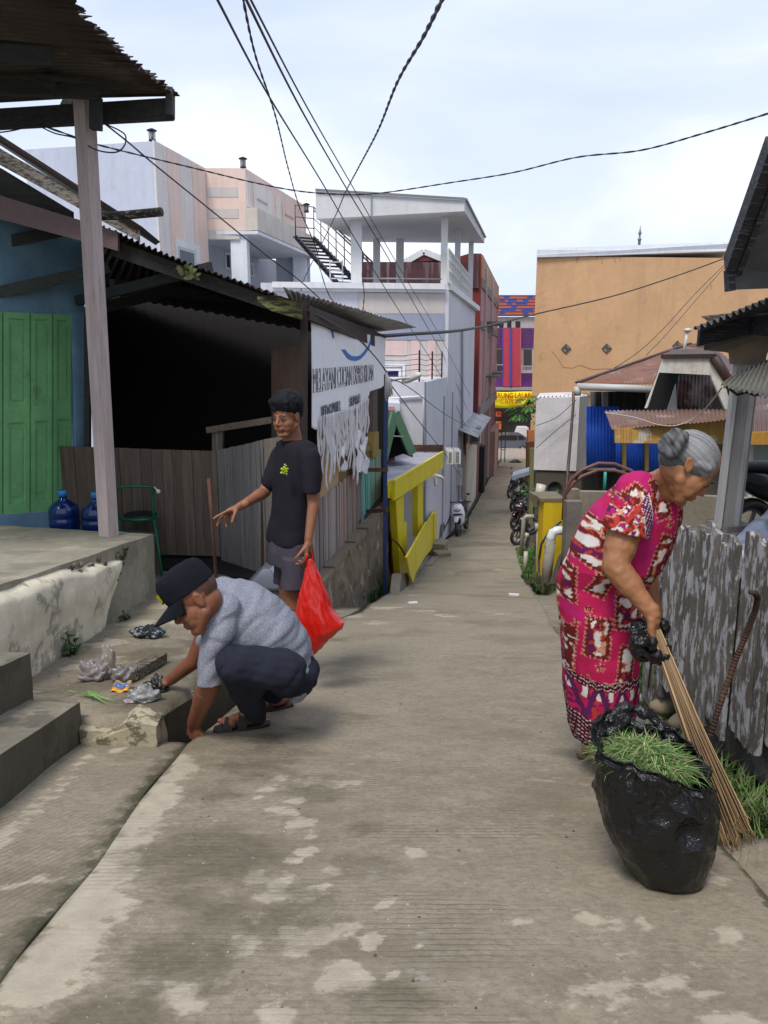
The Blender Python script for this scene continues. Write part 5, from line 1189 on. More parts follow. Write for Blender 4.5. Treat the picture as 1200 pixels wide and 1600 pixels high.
# pipes
WPm = mt(PLAST, key='white_pvc', rough=.35)
DP = thing('drain_pipe', 'thick white elbow on a mossy grey vertical drain pipe beside the yellow pillar', 'pipe', at(857,908,8.8))
mb = MB(); mb.tube([at(881,829,8.75), at(870,829,8.75), at(864,832,8.75), at(861,839,8.75), at(860,845,8.75)], [.052,.052,.055,.055,.057], 14); mb.build('elbow', WPm, rgb((224,224,226), .85), DP)
mb = MB(); mb.tube([at(860,843,8.75), at(853,912,8.75)], .062, 14); mb.build('vertical_pipe', mt(CONC, key='mossy_pipe', spot=.9, spcol=(.07,.08,.03), spscale=5, spth=.53), rgb((170,164,148), .7), DP)
mb = MB(); mb.prism([at(872,870,8.6), at(880,860,8.6), at(868,912,8.6), at(858,912,8.6)], (.03,.04,0)); tag(mb.build('leaning_plank', mt(WOOD), rgb((110,102,94), .6)), 'grey plank leaning beside the mossy drain pipe', 'plank')
mb = MB(); mb.tube([at(842,872,8.9), at(842,912,8.6)], .012, 6); mb.tube([at(842,875,8.9), at(846,850,9), at(860,828,9), at(877,815,9)], .014, 6); tag(mb.build('black_hose', mt(PLAST), (.02,.02,.02)), 'thin black hose arching over the yellow pillar', 'hose')
mb = MB(); D = 12.6; mb.tube([at(834,807,D), at(822,807,D), at(819,810,D), at(818,816,D), at(814,868,D)], .035, 10); tag(mb.build('bent_pipe', WPm, rgb((176,166,148), .75)), 'bent pale pvc pipe standing beside the parked motorcycles', 'pipe')
mb = MB(); mb.tube([at(846,757,11), at(843,770,11), at(838,792,11)], [.07,.065,.05], 12); tag(mb.build('leaning_pipe', WPm, rgb((206,200,178), .8)), 'short fat white pipe leaning against the dark wall foot', 'pipe')
mb = MB(); 
for (x, y0, y1, D) in ((822,862,892,10.5),(824,833,840,10.8),(842,822,905,9.6)): mb.tube([at(x,y0,D), at(x-2,y1,D)], .03, 8)
mb.tube([at(836,823,9.6), at(845,823,9.6)], .05, 8)
tag(mb.build('pipe_stubs', WPm, rgb((196,190,172), .75)), 'short white pipe stubs in the moss below the motorcycles', 'pipes')
# green pole with small sheet roof for the bikes
BS = thing('bike_shelter', 'thin mossy pole with a small sloping grey sheet over the parked motorcycles', 'shelter', at(831,812,14))
mb = MB(); mb.bar(at(829,818,14), at(831,700,14), .07); mb.bar(at(826,800,14.5), at(828,748,14.5), .05); mb.build('pole', mt(WOOD), rgb((126,128,84), .65), BS)
mb = MB(); mb.prism([at(800,744,14), at(831,735,14), at(831,741,14), at(800,750,14)], (.08,.35,.03)); mb.build('sheet', mt(TIN, metal=0, spot=.1), rgb((140,152,170), .75), BS)
mb = MB(); mb.bar(at(811,746,14.2), at(829,758,14.2), .05); mb.build('strut', mt(WOOD), rgb((110,110,76), .6), BS)
# white shed, blue sheets, base wall
SHD = thing('white_shed', 'plain white sheet walled shed on a dark concrete base right of the lane', 'shed', at(880,800,22))
D = 22; q0, q1, q2 = at(838,622,D), at(906,620,D), at(926,622,23.5)
mb = MB(); mb.prism([V(q0.x,D,at(838,734,D).z), V(q1.x,D,at(906,736,D).z), V(q1.x,D,q1.z), q0], (.7,3,0)); mb.prism([V(q1.x+.01,D+.02,at(906,738,D).z), V(q1.x+.5,D+.8,at(906,738,D).z), V(q1.x+.5,D+.8,q1.z), V(q1.x+.01,D+.02,q1.z)], (0,2,0), rgb((206,200,190), .8))
mb.build('wall', mt(WALLD, key='white_sheet', streak=.25, scol=(.45,.42,.38), spot=.1), rgb((224,218,218), .85), SHD)
mb = MB(); corr(mb, q0+V(-.06,-.06,.0), V(q1.x+.5,D+.7,q1.z), V(q1.x+1.1,D+3.2,q1.z-.05), q0+V(.7,3.2,-.05), 14, .02, None, 1); mb.build('roof_sheet', mt(TIN), rgb((120,116,112), .6), SHD)
mb = MB(); a = at(838,736,D); b = at(1000,738,D); mb.prism([V(a.x,D+.05,-6), V(b.x+1,D+.05,-6), V(b.x+1,D+.05,a.z), V(a.x,D+.05,a.z)], (.9,2.8,0)); mb.build('base_wall', mt(WALLD, streak=.8), rgb((108,98,84), .6), SHD)
BF = thing('blue_sheet_wall', 'bright blue corrugated sheet wall between white shed and rusty roofed house', 'wall', at(950,730,21))
for (x0, x1, y0, y1, D) in ((916,968,635,731,20.2),(962,1062,660,736,19.9)):
    mb = MB(); corr(mb, at(x0,y1,D), at(x1,y1,D), at(x1,y0,D), at(x0,y0,D), int((x1-x0)/5), .008, None, 1, up=(0,-1,0)); mb.build('sheet', mt(PAINT, key='blue_sheet', vary=.1, metal=.1), rgb((40,96,214), .95), BF)
for x in (975,1010): mb = MB(); mb.bar(at(x,690,19.8), at(x,736,19.8), .09); mb.build('yellow_stud', mt(WOOD), rgb((150,120,40), .6), BF)
# rusty roofed house
RH = thing('rusty_roof_house', 'low house with rust brown hipped tin roof, white gutter and open dormer', 'house', at(1020,740,18))
RTM = mt(TIN, key='red_rust_roof', spot=.65, spcol=(.34,.27,.23), spscale=1.3, spth=.57, vary=.25, metal=0, bump=.2)
a, b, c = at(902,599,19.5), at(1150,602,18.0), at(1078,538,24)
mb = MB(); corr(mb, a, b, c+V(.6,0,0), c, 46, .02, None, 6, wob=.04, seed=4); mb.build('roof_sheet', RTM, rgb((148,102,80), .72), RH)
mb = MB(); corr(mb, b, at(1190,640,17), at(1190,600,24), c+V(.6,0,0), 14, .02, None, 2); mb.build('side_roof', RTM, rgb((108,74,66), .55), RH)
mb = MB(); mb.bar(a+V(0,0,.02), c+V(0,0,.03), .12, .05); mb.bar(c+V(.6,0,.03), at(1132,600,18.2), .12, .1); mb.build('hip_cap', RUST, rgb((100,66,60), .6), RH)
mb = MB(); mb.prism([at(1002,570,20.6), at(1030,560,21), at(1036,592,19.2), at(1006,598,19.2)], (0,0,-.01)); 
mb = MB(); mb.tube([at(902,604,19.3), at(1022,608,18.8)], .09, 12); mb.tube([at(902,604,19.3), at(902,618,19.3)], .09, 10); mb.build('gutter', mt(PLAST, rough=.5), rgb((196,194,190), .8), RH)
mb = MB(); mb.tube([at(896,612,19.2), at(896,630,19.2), at(885,765,15)], .035, 8); mb.build('downpipe', RUST, rgb((120,92,76), .6), RH)
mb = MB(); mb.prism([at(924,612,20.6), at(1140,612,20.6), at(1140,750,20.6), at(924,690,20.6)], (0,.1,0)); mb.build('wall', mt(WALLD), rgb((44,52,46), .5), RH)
for x in (927,945,1012): mb = MB(); mb.bar(at(x,612,20.4), at(x,640,20.4), .08 if x != 945 else .14); mb.build('eave_post', mt(WOOD), rgb((150,150,148), .7), RH)
DM = mb = MB(); WHR = mt(WALLD, key='rust_streaked_white', streak=.75, scol=(.34,.18,.08), spot=.3, spcol=(.3,.15,.07), spscale=2.5, spth=.58)
D = 15.5
for poly in ([(1037,560),(1116,558),(1110,586),(1030,582)], [(1116,558),(1146,640),(1140,655),(1110,586)], [(1030,582),(1037,560),(1012,636),(1009,638)]): mb.prism([at(x,y,D) for x,y in poly], (0,.08,0))
mb.build('dormer_frame', WHR, rgb((216,212,200), .8), RH)
mb = MB(); mb.bar(at(1034,557,D), at(1118,556,D), .1, .08); mb.tube([at(1116,558,D-.05), at(1136,590,D), at(1152,625,D)], .1, 8); mb.prism([at(1034,556,D), at(1118,555,D), at(1110,545,D+3), at(1050,546,D+3)], (0,0,-.03)); mb.build('dormer_cap', RUST, rgb((92,52,46), .6), RH)
mb = MB(); corr(mb, at(1056,640,D+.7), at(1114,640,D+.7), at(1114,586,D+.7), at(1060,586,D+.7), 10, .02, None, 2, up=(0,-1,0)); mb.prism([at(1042,642,D+.5), at(1058,642,D+.5), at(1056,600,D+.5)], (0,.03,0), rgb((170,170,172), .7)); mb.build('dormer_sheet', mt(TIN, key='streaked_tin', spot=.5, spcol=(.35,.32,.31), spscale=1.5, metal=0), rgb((104,70,68), .6), RH)
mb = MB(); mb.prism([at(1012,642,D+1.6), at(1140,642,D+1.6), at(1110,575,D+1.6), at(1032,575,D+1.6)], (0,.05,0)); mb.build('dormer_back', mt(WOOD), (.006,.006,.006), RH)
mb = MB(); a0, a1 = at(956,671,13.6), at(1145,656,13.0); a2, a3 = at(1145,638,15.3), at(945,642,15.6)
corr(mb, a0, a1, a2, a3, 30, .012, None, 4, wob=.05, seed=9); mb.build('awning_sheet', RTM, rgb((124,86,66), .72), RH)
mb = MB(); n_ = 40
for k in range(n_):
    x0, x1 = lerp(961, 1140, k/n_), lerp(961, 1140, (k+1)/n_)-.4; yy = lerp(670, 656, k/n_)
    mb.prism([at(x0,lerp(692,694,k/n_),13.5), at(x1,lerp(692,694,k/n_),13.5), at(x1,yy,13.5), at(x0,yy,13.5)], (0,.04,0), tuple(q*_f for _f in [random.uniform(.85,1.1)] for q in rgb((206,160,84), .8)))
mb.build('awning_fascia', mt(WALLD, key='yellow_flaked', streak=.3, scol=(.45,.22,.05), ssc=(12,12,.8), spot=.75, spcol=(.62,.58,.52), spscale=2.0, spth=.55), (.5,.3,.1), RH)
mb = MB(); mb.prism([at(1062,694,13.9), at(1145,694,13.9), at(1145,800,13.9), at(1062,800,13.9)], (0,.06,0)); mb.build('porch_wall', mt(WALLD), rgb((132,120,100), .55), RH)
mb = MB(); mb.box(at(1078,575,15)+V(0,0,0), (.01,.01,.01)); 
mb = MB(); p = at(1067,556,17.5); mb.tube([p, at(1074,518,17.5)], .035, 8); mb.ell(at(1074.5,516,17.5), (.09,.09,.05)); tag(mb.build('vent_pipe', mt(PLAST), rgb((200,196,186), .8)), 'thin white capped vent pipe sticking up behind the rusty dormer', 'pipe')
# brown roof and pale wall at the far right
RB = thing('brown_roof_house', 'pale green walled house under a brown corrugated roof behind the column', 'house', at(1185,760,10.5))
mb = MB(); corr(mb, at(1150,676,10), at(1320,672,9.4), at(1320,600,13), at(1150,600,13.5), 24, .012, None, 3); mb.build('roof_sheet', RTM, rgb((120,92,84), .55), RB)
mb = MB(); mb.prism([at(1150,676,9.95), at(1320,672,9.35), at(1320,694,9.35), at(1150,695,9.95)], (0,.04,0)); mb.build('fascia', mt(WOOD, key='ochre_boards', spot=.3, spcol=(.45,.3,.1)), rgb((196,140,52), .75), RB)
mb = MB(); mb.prism([at(1168,694,10.4), at(1330,690,10.2), at(1330,900,10.2), at(1168,900,10.4)], (0,.1,0)); mb.build('wall', mt(WALLD, streak=.2), rgb((168,186,176), .72), RB)
mb = MB(); mb.bar(at(1173,694,10.2), at(1170,800,10.2), .05); mb.build('corner_board', WPL, rgb((216,204,190), .8), RB)
# brown tube arches and wok
BT = thing('tube_arch', 'pair of bent rusty brown tubes arching over the low wall', 'tube frame', at(882,810,9.2))
for dz_, D in ((0,9.2),(10,9.35)):
    mb = MB(); mb.tube([at(880+dz_*.2,812,D), at(882,770+dz_*.4,D), at(893+dz_*.4,748+dz_*.6,D), at(910,734+dz_,D), at(935,724+dz_*1.05,D), at(960,725+dz_,D), at(985,735+dz_*.8,D), at(1010,752,D)], .022, 10); mb.build('tube', mt(PAINT, key='brown_tube', spot=.3, spcol=(.2,.15,.12)), rgb((116,72,62), .65), BT)
mb = MB(); mb.bar(at(899,750,9.25), at(905,738,9.25), .03); mb.build('clip', mt(METAL), rgb((100,60,52), .6), BT)
mb = MB(); c = at(867,764,11.5); mm = Matrix.Rotation(R(80), 3, 'X'); mb.lathe(c, [(.02,-.07),(.07,-.065),(.105,-.03),(.12,0),(.11,0),(.095,-.025),(.06,-.055),(.01,-.06)], 24, m=mm)
tag(mb.build('old_wok', mt(METAL, key='sooty_metal', spot=.5, spcol=(.12,.07,.03), rough=.6), rgb((50,50,52), .6)), 'old round black wok hung on the stained wall above the weeds', 'wok')
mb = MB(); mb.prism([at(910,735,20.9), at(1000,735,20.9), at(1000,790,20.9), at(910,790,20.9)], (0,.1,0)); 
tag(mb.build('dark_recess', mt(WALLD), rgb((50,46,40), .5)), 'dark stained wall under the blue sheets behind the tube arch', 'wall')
mb = MB(); mb.tube([at(946,735,12), at(944,772,12)], .025, 6); tag(mb.build('green_hose', mt(PLAST), rgb((40,150,130), .8)), 'short turquoise hose hanging below the blue sheets', 'hose')

# ------------------------------------------------------------------ motorcycles
def motorcycle(label, loc, rz, body, accent, sc=1.0, lean=0, group=None, scooter=True, wheel='dark'):
    t = thing('motorcycle', label, 'motorcycle', (0,0,0), group)
    GL = mt(PAINT, key='gloss_paint', rough=.25, vary=.03, bump=0, coat=.4); BLK = mt(PLAST, rough=.5)
    for x in (-.62,.62):
        mb = MB(); pr = [(.20,-.045),(.262,-.045),(.285,-.02),(.285,.02),(.262,.045),(.20,.045)]; m = Matrix.Rotation(PI/2, 3, 'X')
        vs = []; mb.tube([V(x,0,.285)+V(math.cos(k*PI/12)*.235,0,math.sin(k*PI/12)*.235) for k in range(25)], .048, 8, caps=False)
        w1 = mb.build('wheel', BLK, (.015,.015,.015), t)
        mb = MB(); mb.lathe(V(x,0,.285), [(.04,-.05),(.055,-.05),(.055,.05),(.04,.05)], 12, m=m)
        mb.tube([V(x,0,.285)+V(math.cos(k*PI/12)*.185,0,math.sin(k*PI/12)*.185) for k in range(25)], .015, 6, caps=False)
        for k in range(5): mb.bar(V(x,0,.285), V(x+.18*math.cos(k*1.257),0,.285+.18*math.sin(k*1.257)), .03, .02)
        mb.build('rim', mt(METAL), rgb((120,120,124), .7), w1)
    mb = MB()
    mb.loft([(V(-.85,0,.76),(0,.05,0),(0,0,.05)), (V(-.6,0,.70),(0,.13,0),(0,0,.12)), (V(-.3,0,.62),(0,.15,0),(0,0,.16)), (V(-.05,0,.42),(0,.13,0),(0,0,.12)), (V(.25,0,.36),(0,.14,0),(0,0,.08)), (V(.42,0,.5),(0,.14,0),(0,0,.12))], 16)
    mb.build('body', GL, body, t)
    mb = MB(); mb.loft([(V(.50,0,.30),(0,.05,0),(.04,0,0)), (V(.46,0,.45),(0,.17,0),(.06,0,0)), (V(.45,0,.66),(0,.21,0),(.09,0,.02)), (V(.40,0,.86),(0,.17,0),(.10,0,.02)), (V(.36,0,.96),(0,.10,0),(.06,0,0))], 16); mb.build('front_shield', GL, accent, t)
    mb = MB(); mb.loft([(V(.40,0,.50),(0,.03,0),(0,0,.02)), (V(.52,0,.61),(0,.07,0),(0,0,.03)), (V(.66,0,.615),(0,.075,0),(0,0,.025)), (V(.84,0,.52),(0,.05,0),(0,0,.02))], 12); mb.build('front_fender', GL, accent, t)
    mb = MB(); mb.loft([(V(-.80,0,.83),(0,.08,0),(0,0,.03)), (V(-.5,0,.82),(0,.13,0),(0,0,.05)), (V(-.2,0,.76),(0,.13,0),(0,0,.05)), (V(.02,0,.72),(0,.07,0),(0,0,.03))], 14); mb.build('seat', mt(PLAST, rough=.6), (.012,.012,.013), t)
    mb = MB(); mb.tube([V(.62,.07,.285), V(.42,.07,.75), V(.36,.03,.98)], .02, 8); mb.tube([V(.62,-.07,.285), V(.42,-.07,.75), V(.36,-.03,.98)], .02, 8); mb.build('fork', mt(METAL), rgb((150,150,152), .7), t)
    mb = MB(); mb.tube([V(.22,.36,.98), V(.30,.2,1.0), V(.36,0,1.02), V(.30,-.2,1.0), V(.22,-.36,.98)], .016, 8); mb.tube([V(.22,.36,.98), V(.27,.24,.995)], .022, 8); mb.tube([V(.22,-.36,.98), V(.27,-.24,.995)], .022, 8); mb.build('handlebar', BLK, (.02,.02,.02), t)
    for s in (-1,1):
        mb = MB(); mb.tube([V(.3,.2*s,1.0), V(.33,.25*s,1.12), V(.30,.30*s,1.2)], .008, 6); mb.ell(V(.29,.31*s,1.22), (.015,.06,.035)); mb.build('mirror', BLK, (.03,.03,.035), t)
    mb = MB(); mb.ell(V(.535,0,.50), (.03,.10,.10)); mb.ell(V(.535,.0,.68), (.02,.16,.03)); mb.build('front_grille', BLK, (.012,.012,.014), t)
    mb = MB(); mb.ell(V(.50,0,.80), (.05,.11,.05)); mb.build('headlight', mt(PLAST, rough=.15), rgb((180,186,192), .6), t)
    mb = MB(); mb.ell(V(-.86,0,.74), (.04,.09,.035)); mb.build('tail_light', mt(PLAST, rough=.15), rgb((170,16,20), .7), t)
    mb = MB(); mb.tube([V(.0,-.14,.22), V(-.3,-.16,.24), V(-.85,-.18,.36)], [.02,.03,.045], 10); mb.build('exhaust', mt(METAL, metal=.8, rough=.3), rgb((190,190,192), .7), t)
    t.location = loc; t.rotation_euler = (R(lean), 0, rz); t.scale = (sc,)*3; return t
p = gnd(723,834); motorcycle('white and black scooter parked facing up the lane by the lilac wall', p, R(-106), (.02,.02,.022), rgb((226,228,232), .85), 1.0, 6, 'motorcycles parked along the lane')
BK = (.015,.015,.017)
p = gnd(812,852); motorcycle('black motorcycle with big bare wheel, nearest of the row by the mossy bank', p+V(.38,.25,0), R(210), BK, rgb((46,46,50), .6), .85, -6, 'motorcycles parked along the lane')
p = gnd(806,825); motorcycle('dark motorcycle with thin red stripe, second in the row by the bank', p+V(.25,.3,0), R(232), BK, rgb((60,10,14), .7), .9, -6, 'motorcycles parked along the lane')
p = gnd(806,798); motorcycle('black motorcycle third in the row under the small sheet roof', p+V(.25,.3,0), R(230), BK, rgb((50,52,56), .6), .95, -6, 'motorcycles parked along the lane')
p = gnd(806,778); motorcycle('black motorcycle furthest down the row below the sheet roof', p+V(.15,.4,0), R(228), BK, BK, .95, -6, 'motorcycles parked along the lane')
p = at(1195,850,6.6); motorcycle('black motorcycle with red tail light in the yard behind the column', V(p.x+.22,6.4,YH(6.4)-.12), R(80), BK, BK, 1.0, -5, 'motorcycles parked along the lane').rotation_euler = (0,0,R(20))
# silver cover
def cov(u, v):
    x = lerp(at(1150,830,5.0).x, at(1150,830,5.0).x+1.3, u); h = .10+.26*min(1, u*3.2)+.05*math.sin(u*7); a = PI*v; zb_ = YH(5.0)-.0
    w_ = .12+.24*min(1, u*3); f_ = .018*math.sin(u*46+v*5)*(1-math.sin(a)*.6)+.02*mnoise.noise(V(x*7, v*5, 0))
    return V(x-.03*math.cos(a), 5.05-(w_+f_)*math.cos(a), zb_+(h+f_)*math.sin(a)+.01)
mb = MB(); mb.grid(cov, 90, 36, None, True, thick=(0,.003,-.004)); tag(mb.build('silver_tarp', mt(METAL, key='silver_fabric', rough=.35, metal=.4, bump=.3, bscale=6, dist=.03), rgb((170,176,190), .75)), 'shiny silver tarpaulin draped behind the picket fence', 'tarpaulin')
# ------------------------------------------------------------------ car across the street
CR = thing('parked_car', 'x', 'car', (9.4,60,gz(60)+.1)); tag(CR, 'dark grey blue hatchback passing on the street at the end of the lane')
gz_c = -at(800,706.5,60).z; zb = -gz_c
prof = [(-2,.35),(-2,.75),(-1.9,.9),(-1.2,1.0),(-.5,1.42),(.2,1.5),(1.2,1.48),(1.75,1.15),(1.95,1.0),(1.98,.5),(1.9,.3)]
mb = MB(); cx_ = 9.42; mb.prism([V(cx_+x,59.2,zb+z) for x, z in prof], (0,1.6,0)); mb.build('body', mt(PAINT, key='car_paint', rough=.25, vary=.02, bump=0, coat=.6, metal=.3), rgb((112,124,148), .75), CR)
mb = MB(); gl = M('dark_glass', rough=.1, vary=0, bump=0)
for poly in ([(-1.05,1.03),(-.5,1.34),(-.1,1.4),(-.1,1.03)], [(-.02,1.03),(-.02,1.4),(.85,1.4),(.85,1.03)], [(.93,1.05),(.93,1.4),(1.2,1.38),(1.5,1.1)]): 
    mb = MB(); mb.prism([V(cx_+x,59.19,zb+z) for x, z in poly], (0,-.02,0)); mb.build('window', gl, (.02,.022,.025), CR)
for x in (-1.25,1.3):
    mb = MB(); mb.lathe(V(cx_+x,59.15,zb+.31), [(.31,-.1),(.31,.1),(.2,.11)], 20, m=Matrix.Rotation(PI/2,3,'X')); wv = mb.build('wheel', mt(PLAST, rough=.6), (.015,.015,.015), CR)
    mb = MB(); mb.lathe(V(cx_+x,59.04,zb+.31), [(.19,-.01),(.19,.01)], 14, m=Matrix.Rotation(PI/2,3,'X')); mb.build('rim', mt(METAL), rgb((150,152,156), .7), wv)
mb = MB(); mb.prism([V(cx_-2,59.17,zb+.34), V(cx_+1.9,59.17,zb+.34), V(cx_+1.9,59.17,zb+.42), V(cx_-2,59.17,zb+.42)], (0,-.03,0)); mb.build('sill_trim', mt(PAINT), rgb((196,190,186), .8), CR)
mb = MB(); mb.prism([at(800,700,66), at(826,700,66), at(826,668,66), at(812,668,66)], (0,1.5,0)); tag(mb.build('white_van', mt(PAINT), rgb((220,220,222), .85)), 'white vehicle end standing behind the dark car', 'van')
mb = MB(); mb.lathe(at(833,701,45), [(.45,-.02),(.45,.02)], 24, m=Matrix.Rotation(PI/2,3,'X')@Matrix.Scale(.8,3,(0,1,0))); tag(mb.build('round_sign', mt(PAINT), rgb((216,206,204), .85)), 'round white board leaning at the lane end in front of the car', 'sign')
mb = MB(); mb.bar(at(829,735,40), at(829,672,40), .35, .3, col=rgb((196,120,72), .75)); tag(mb.build('orange_pillar', mt(WALLD), (.5,.3,.2)), 'orange brown pillar below the papaya at the lane end', 'pillar')
RK = thing('steel_rack', 'tall thin steel rack frame standing at the far end of the lane', 'rack', gnd(786,724))
mb = MB()
for x in (784,790): mb.bar(at(x,664,46), at(x-1.5,722,46), .05)
for y in (664,681,699,703): mb.bar(at(784,y,46), at(790,y,46), .04)
mb.build('frame', mt(METAL), rgb((70,66,66), .6), RK)
mb = MB(); mb.lathe(gnd(805,722,.02), [(.45,0),(.2,.15),(.1,.2)], 12); tag(mb.build('street_cone', mt(PLAST), rgb((60,58,56), .6)), 'flattened dark cone lying at the mouth of the lane', 'cone')
# sheds right side of lane far
mb = MB(); mb.bar(at(828,760,26), at(828,690,26), .25, .2, col=rgb((124,78,56), .6)); mb.bar(at(820,737,26), at(832,737,26), .3, .1, col=rgb((80,60,50), .6)); tag(mb.build('brown_kiosk', mt(WOOD), (.2,.1,.08)), 'rusty brown kiosk post and shelf at the right of the lane end', 'kiosk')

# ------------------------------------------------------------------ vegetation
LEAF = M('leaf', rough=.5, vary=.25, vscale=6, bump=0, spec=.35)
def papaya(loc, h, label, n=22, r=.5, seed=1, spread=1.0):
    rn = random.Random(seed); t = thing('papaya_tree', label, 'tree', loc); mb = MB(); L = Vector(loc)
    top = L+V(.1,0,h); mb.tube([L, L+V(.05,0,h*.5), top], [.10,.08,.06], 10); mb.build('trunk', mt(WOOD), rgb((120,112,92), .6), t)
    mb = MB()
    for i in range(n):
        az = i*2.4+rn.uniform(-.3,.3); el = rn.uniform(-.5,.9); l = rn.uniform(.5,1.25)*spread
        c = top+V(math.cos(az)*math.cos(el)*l, math.sin(az)*math.cos(el)*l, math.sin(el)*l*.8-.1)
        col = tuple(k*_f for _f in [rn.uniform(.7,1.35)] for k in (.055,.14,.03))
        mb.tube([top, top.lerp(c, .6)+V(0,0,.1), c], .012, 5, col)
        out = V(math.cos(az), math.sin(az), -.5).normalized(); sd_ = out.cross(V(0,0,1)).normalized(); rr = r*rn.uniform(.75,1.2)
        for k in range(7):
            a = (k-3)*.62; d = (out*math.cos(a)+sd_*math.sin(a)); ln = rr*(1-.07*abs(k-3)); s2 = d.cross(V(0,0,1)).normalized()*ln*.17
            dr = V(0,0,-.22*ln); e_ = c+d*ln+dr
            mb.add([c, c+d*ln*.35+s2*1.1, c+d*ln*.55+s2*.5, c+d*ln*.7+s2*1.2+dr*.5, e_, c+d*ln*.7-s2*1.2+dr*.5, c+d*ln*.55-s2*.5, c+d*ln*.35-s2*1.1], [(0,1,2,6,7),(2,3,4,5,6)], col)
    mb.build('crown', LEAF, (.05,.13,.03), t); return t
papaya(V(at(835,700,34).x,34,gz(34)), 3.55, 'papaya tree with ragged lobed leaves reaching over the lane end', 46, .40, 3, 1.05)
def bush(name, label, c, rx, rz_, n, ls, cols, seed=1, cat='plant', kind=None, ry=None):
    rn = random.Random(seed); mb = MB(); c = Vector(c); ry = ry or rx
    for i in range(n):
        a = rn.uniform(0,2*PI); q = rn.random()**.5; p = c+V(rx*q*math.cos(a), ry*q*math.sin(a), rz_*rn.random()*(1.15-q))
        d = V(rn.uniform(-1,1), rn.uniform(-1,1), rn.uniform(-.3,1)).normalized(); s = d.orthogonal().normalized(); s.rotate(Matrix.Rotation(rn.uniform(0,6), 3, d)); l = ls*rn.uniform(.6,1.3)
        col = tuple(k*_f for _f in [rn.uniform(.6,1.4)] for k in rn.choice(cols)); nn = d.cross(s)*l*.08
        mb.add([p, p+d*l*.35+s*l*.24+nn, p+d*l*.75+s*l*.16, p+d*l-nn, p+d*l*.75-s*l*.16, p+d*l*.35-s*l*.24+nn], [(0,1,2,3,4,5)], col)
        if i % 3 == 0: mb.tube([V(c.x+(p.x-c.x)*.5, c.y+(p.y-c.y)*.5, c.z), p], .004, 4, tuple(k*.8 for k in col))
    return tag(mb.build(name, LEAF, (.05,.1,.03), origin=c), label, cat, kind=kind)
G1 = [(.06,.14,.03),(.09,.17,.04),(.04,.10,.025)]; G2 = [(.10,.22,.05),(.14,.26,.06)]
bush('leafy_plant', 'bright leafy weed growing on the earth ledge below the black wok', at(862,790,10.2), .22, .22, 60, .10, G2, 4)
bush('leafy_plant', 'small leafy plant growing beside the motorcycles under the sheet roof', at(818,772,15), .2, .15, 26, .12, G1, 5)
bush('tree_top', 'green treetop seen at the right edge behind the eave', at(1225,550,14), .9, .7, 420, .16, G1, 6, 'tree')
bush('wall_weed', 'small dusty green weed at the foot of the cream render', V(-1.80,4.15,TH(4.15)), .06, .16, 60, .035, G1, 7)
bush('wall_weed', 'tiny weed sprouting further along the platform foot under the grey end', V(-1.78,5.0,TH(5.0)), .04, .07, 25, .03, G1, 8)
bush('wall_weed', 'small tuft of hanging leaves under the shack roof verge', at(298,432,6.7), .06, .08, 26, .09, [(.25,.24,.10),(.15,.18,.07)], 9)
def grass(name, label, pts, cols, seed=1, kind='stuff', h=(.05,.12), w=.006, parent=None, lean=.6):
    rn = random.Random(seed); mb = MB()
    for p in pts:
        p = Vector(p); a = rn.uniform(0, 2*PI); l = rn.uniform(*h); d = V(math.cos(a), math.sin(a), 0); s = V(-d.y, d.x, 0)*w*rn.uniform(.6,1.3); k = rn.uniform(.2,1)*lean
        col = tuple(c*_f for _f in [rn.uniform(.6,1.4)] for c in rn.choice(cols))
        m1 = p+d*l*k*.35+V(0,0,l*.6); t = p+d*l*k+V(0,0,l*(1-.35*k))
        mb.add([p-s, p+s, m1+s*.8, t, m1-s*.8], [(0,1,2,4),(4,2,3)], col)
    o = mb.build(name, LEAF, (.05,.1,.03), parent=parent)
    if parent is None: tag(o, label, 'grass', kind=kind)
    return o
rn = random.Random(5)
pts = []
for _ in range(5200):
    D = rn.uniform(2.25,5.9); xl = float(np.interp(D, *zip(*RR))); x = rn.uniform(xl+.03, float(np.interp(D,[2.35,5.7],[1.62,2.22]))+.1)
    if mnoise.noise(V(x*3,D*3,1)) > -.12+(.35 if x < xl+.22 else 0): pts.append(V(x, D, gzz(x,D)+.01))
grass('ditch_grass', 'x', pts, [(.035,.075,.018),(.05,.10,.025),(.08,.11,.03),(.09,.09,.04)], 3, h=(.03,.12))
pts = []
for _ in range(2600):
    px = rn.uniform(806,850); py = rn.uniform(858,906)
    if px > 806+(py-858)*.3-2: p = gnd(px, py, -.02); pts.append(p)
grass('verge_grass', 'x', pts, [(.05,.14,.02),(.07,.17,.03)], 4, h=(.04,.11), w=.008)
pts = []
for _ in range(1500):
    px = rn.uniform(560,655); py = np.interp(px,[560,600,655],[940,925,898])+rn.uniform(-16,6); pts.append(gnd(px, py, -.12))
grass('kerb_weeds', 'x', pts, G1, 5, h=(.08,.26), w=.010)
pts = []
for _ in range(2600):
    D = rn.uniform(2.3,4.6); x = rn.uniform(1.22,1.56)+.04*mnoise.noise(V(D*5,0,0)); x = 1.58-abs(rn.gauss(0,.13)); pts.append(V(x, D, gzz(x,D)+.01))
grass('fence_weeds', 'x', pts, [(.05,.11,.025),(.08,.15,.035),(.11,.16,.05),(.13,.13,.06)], 13, h=(.06,.24), w=.006, lean=.8)
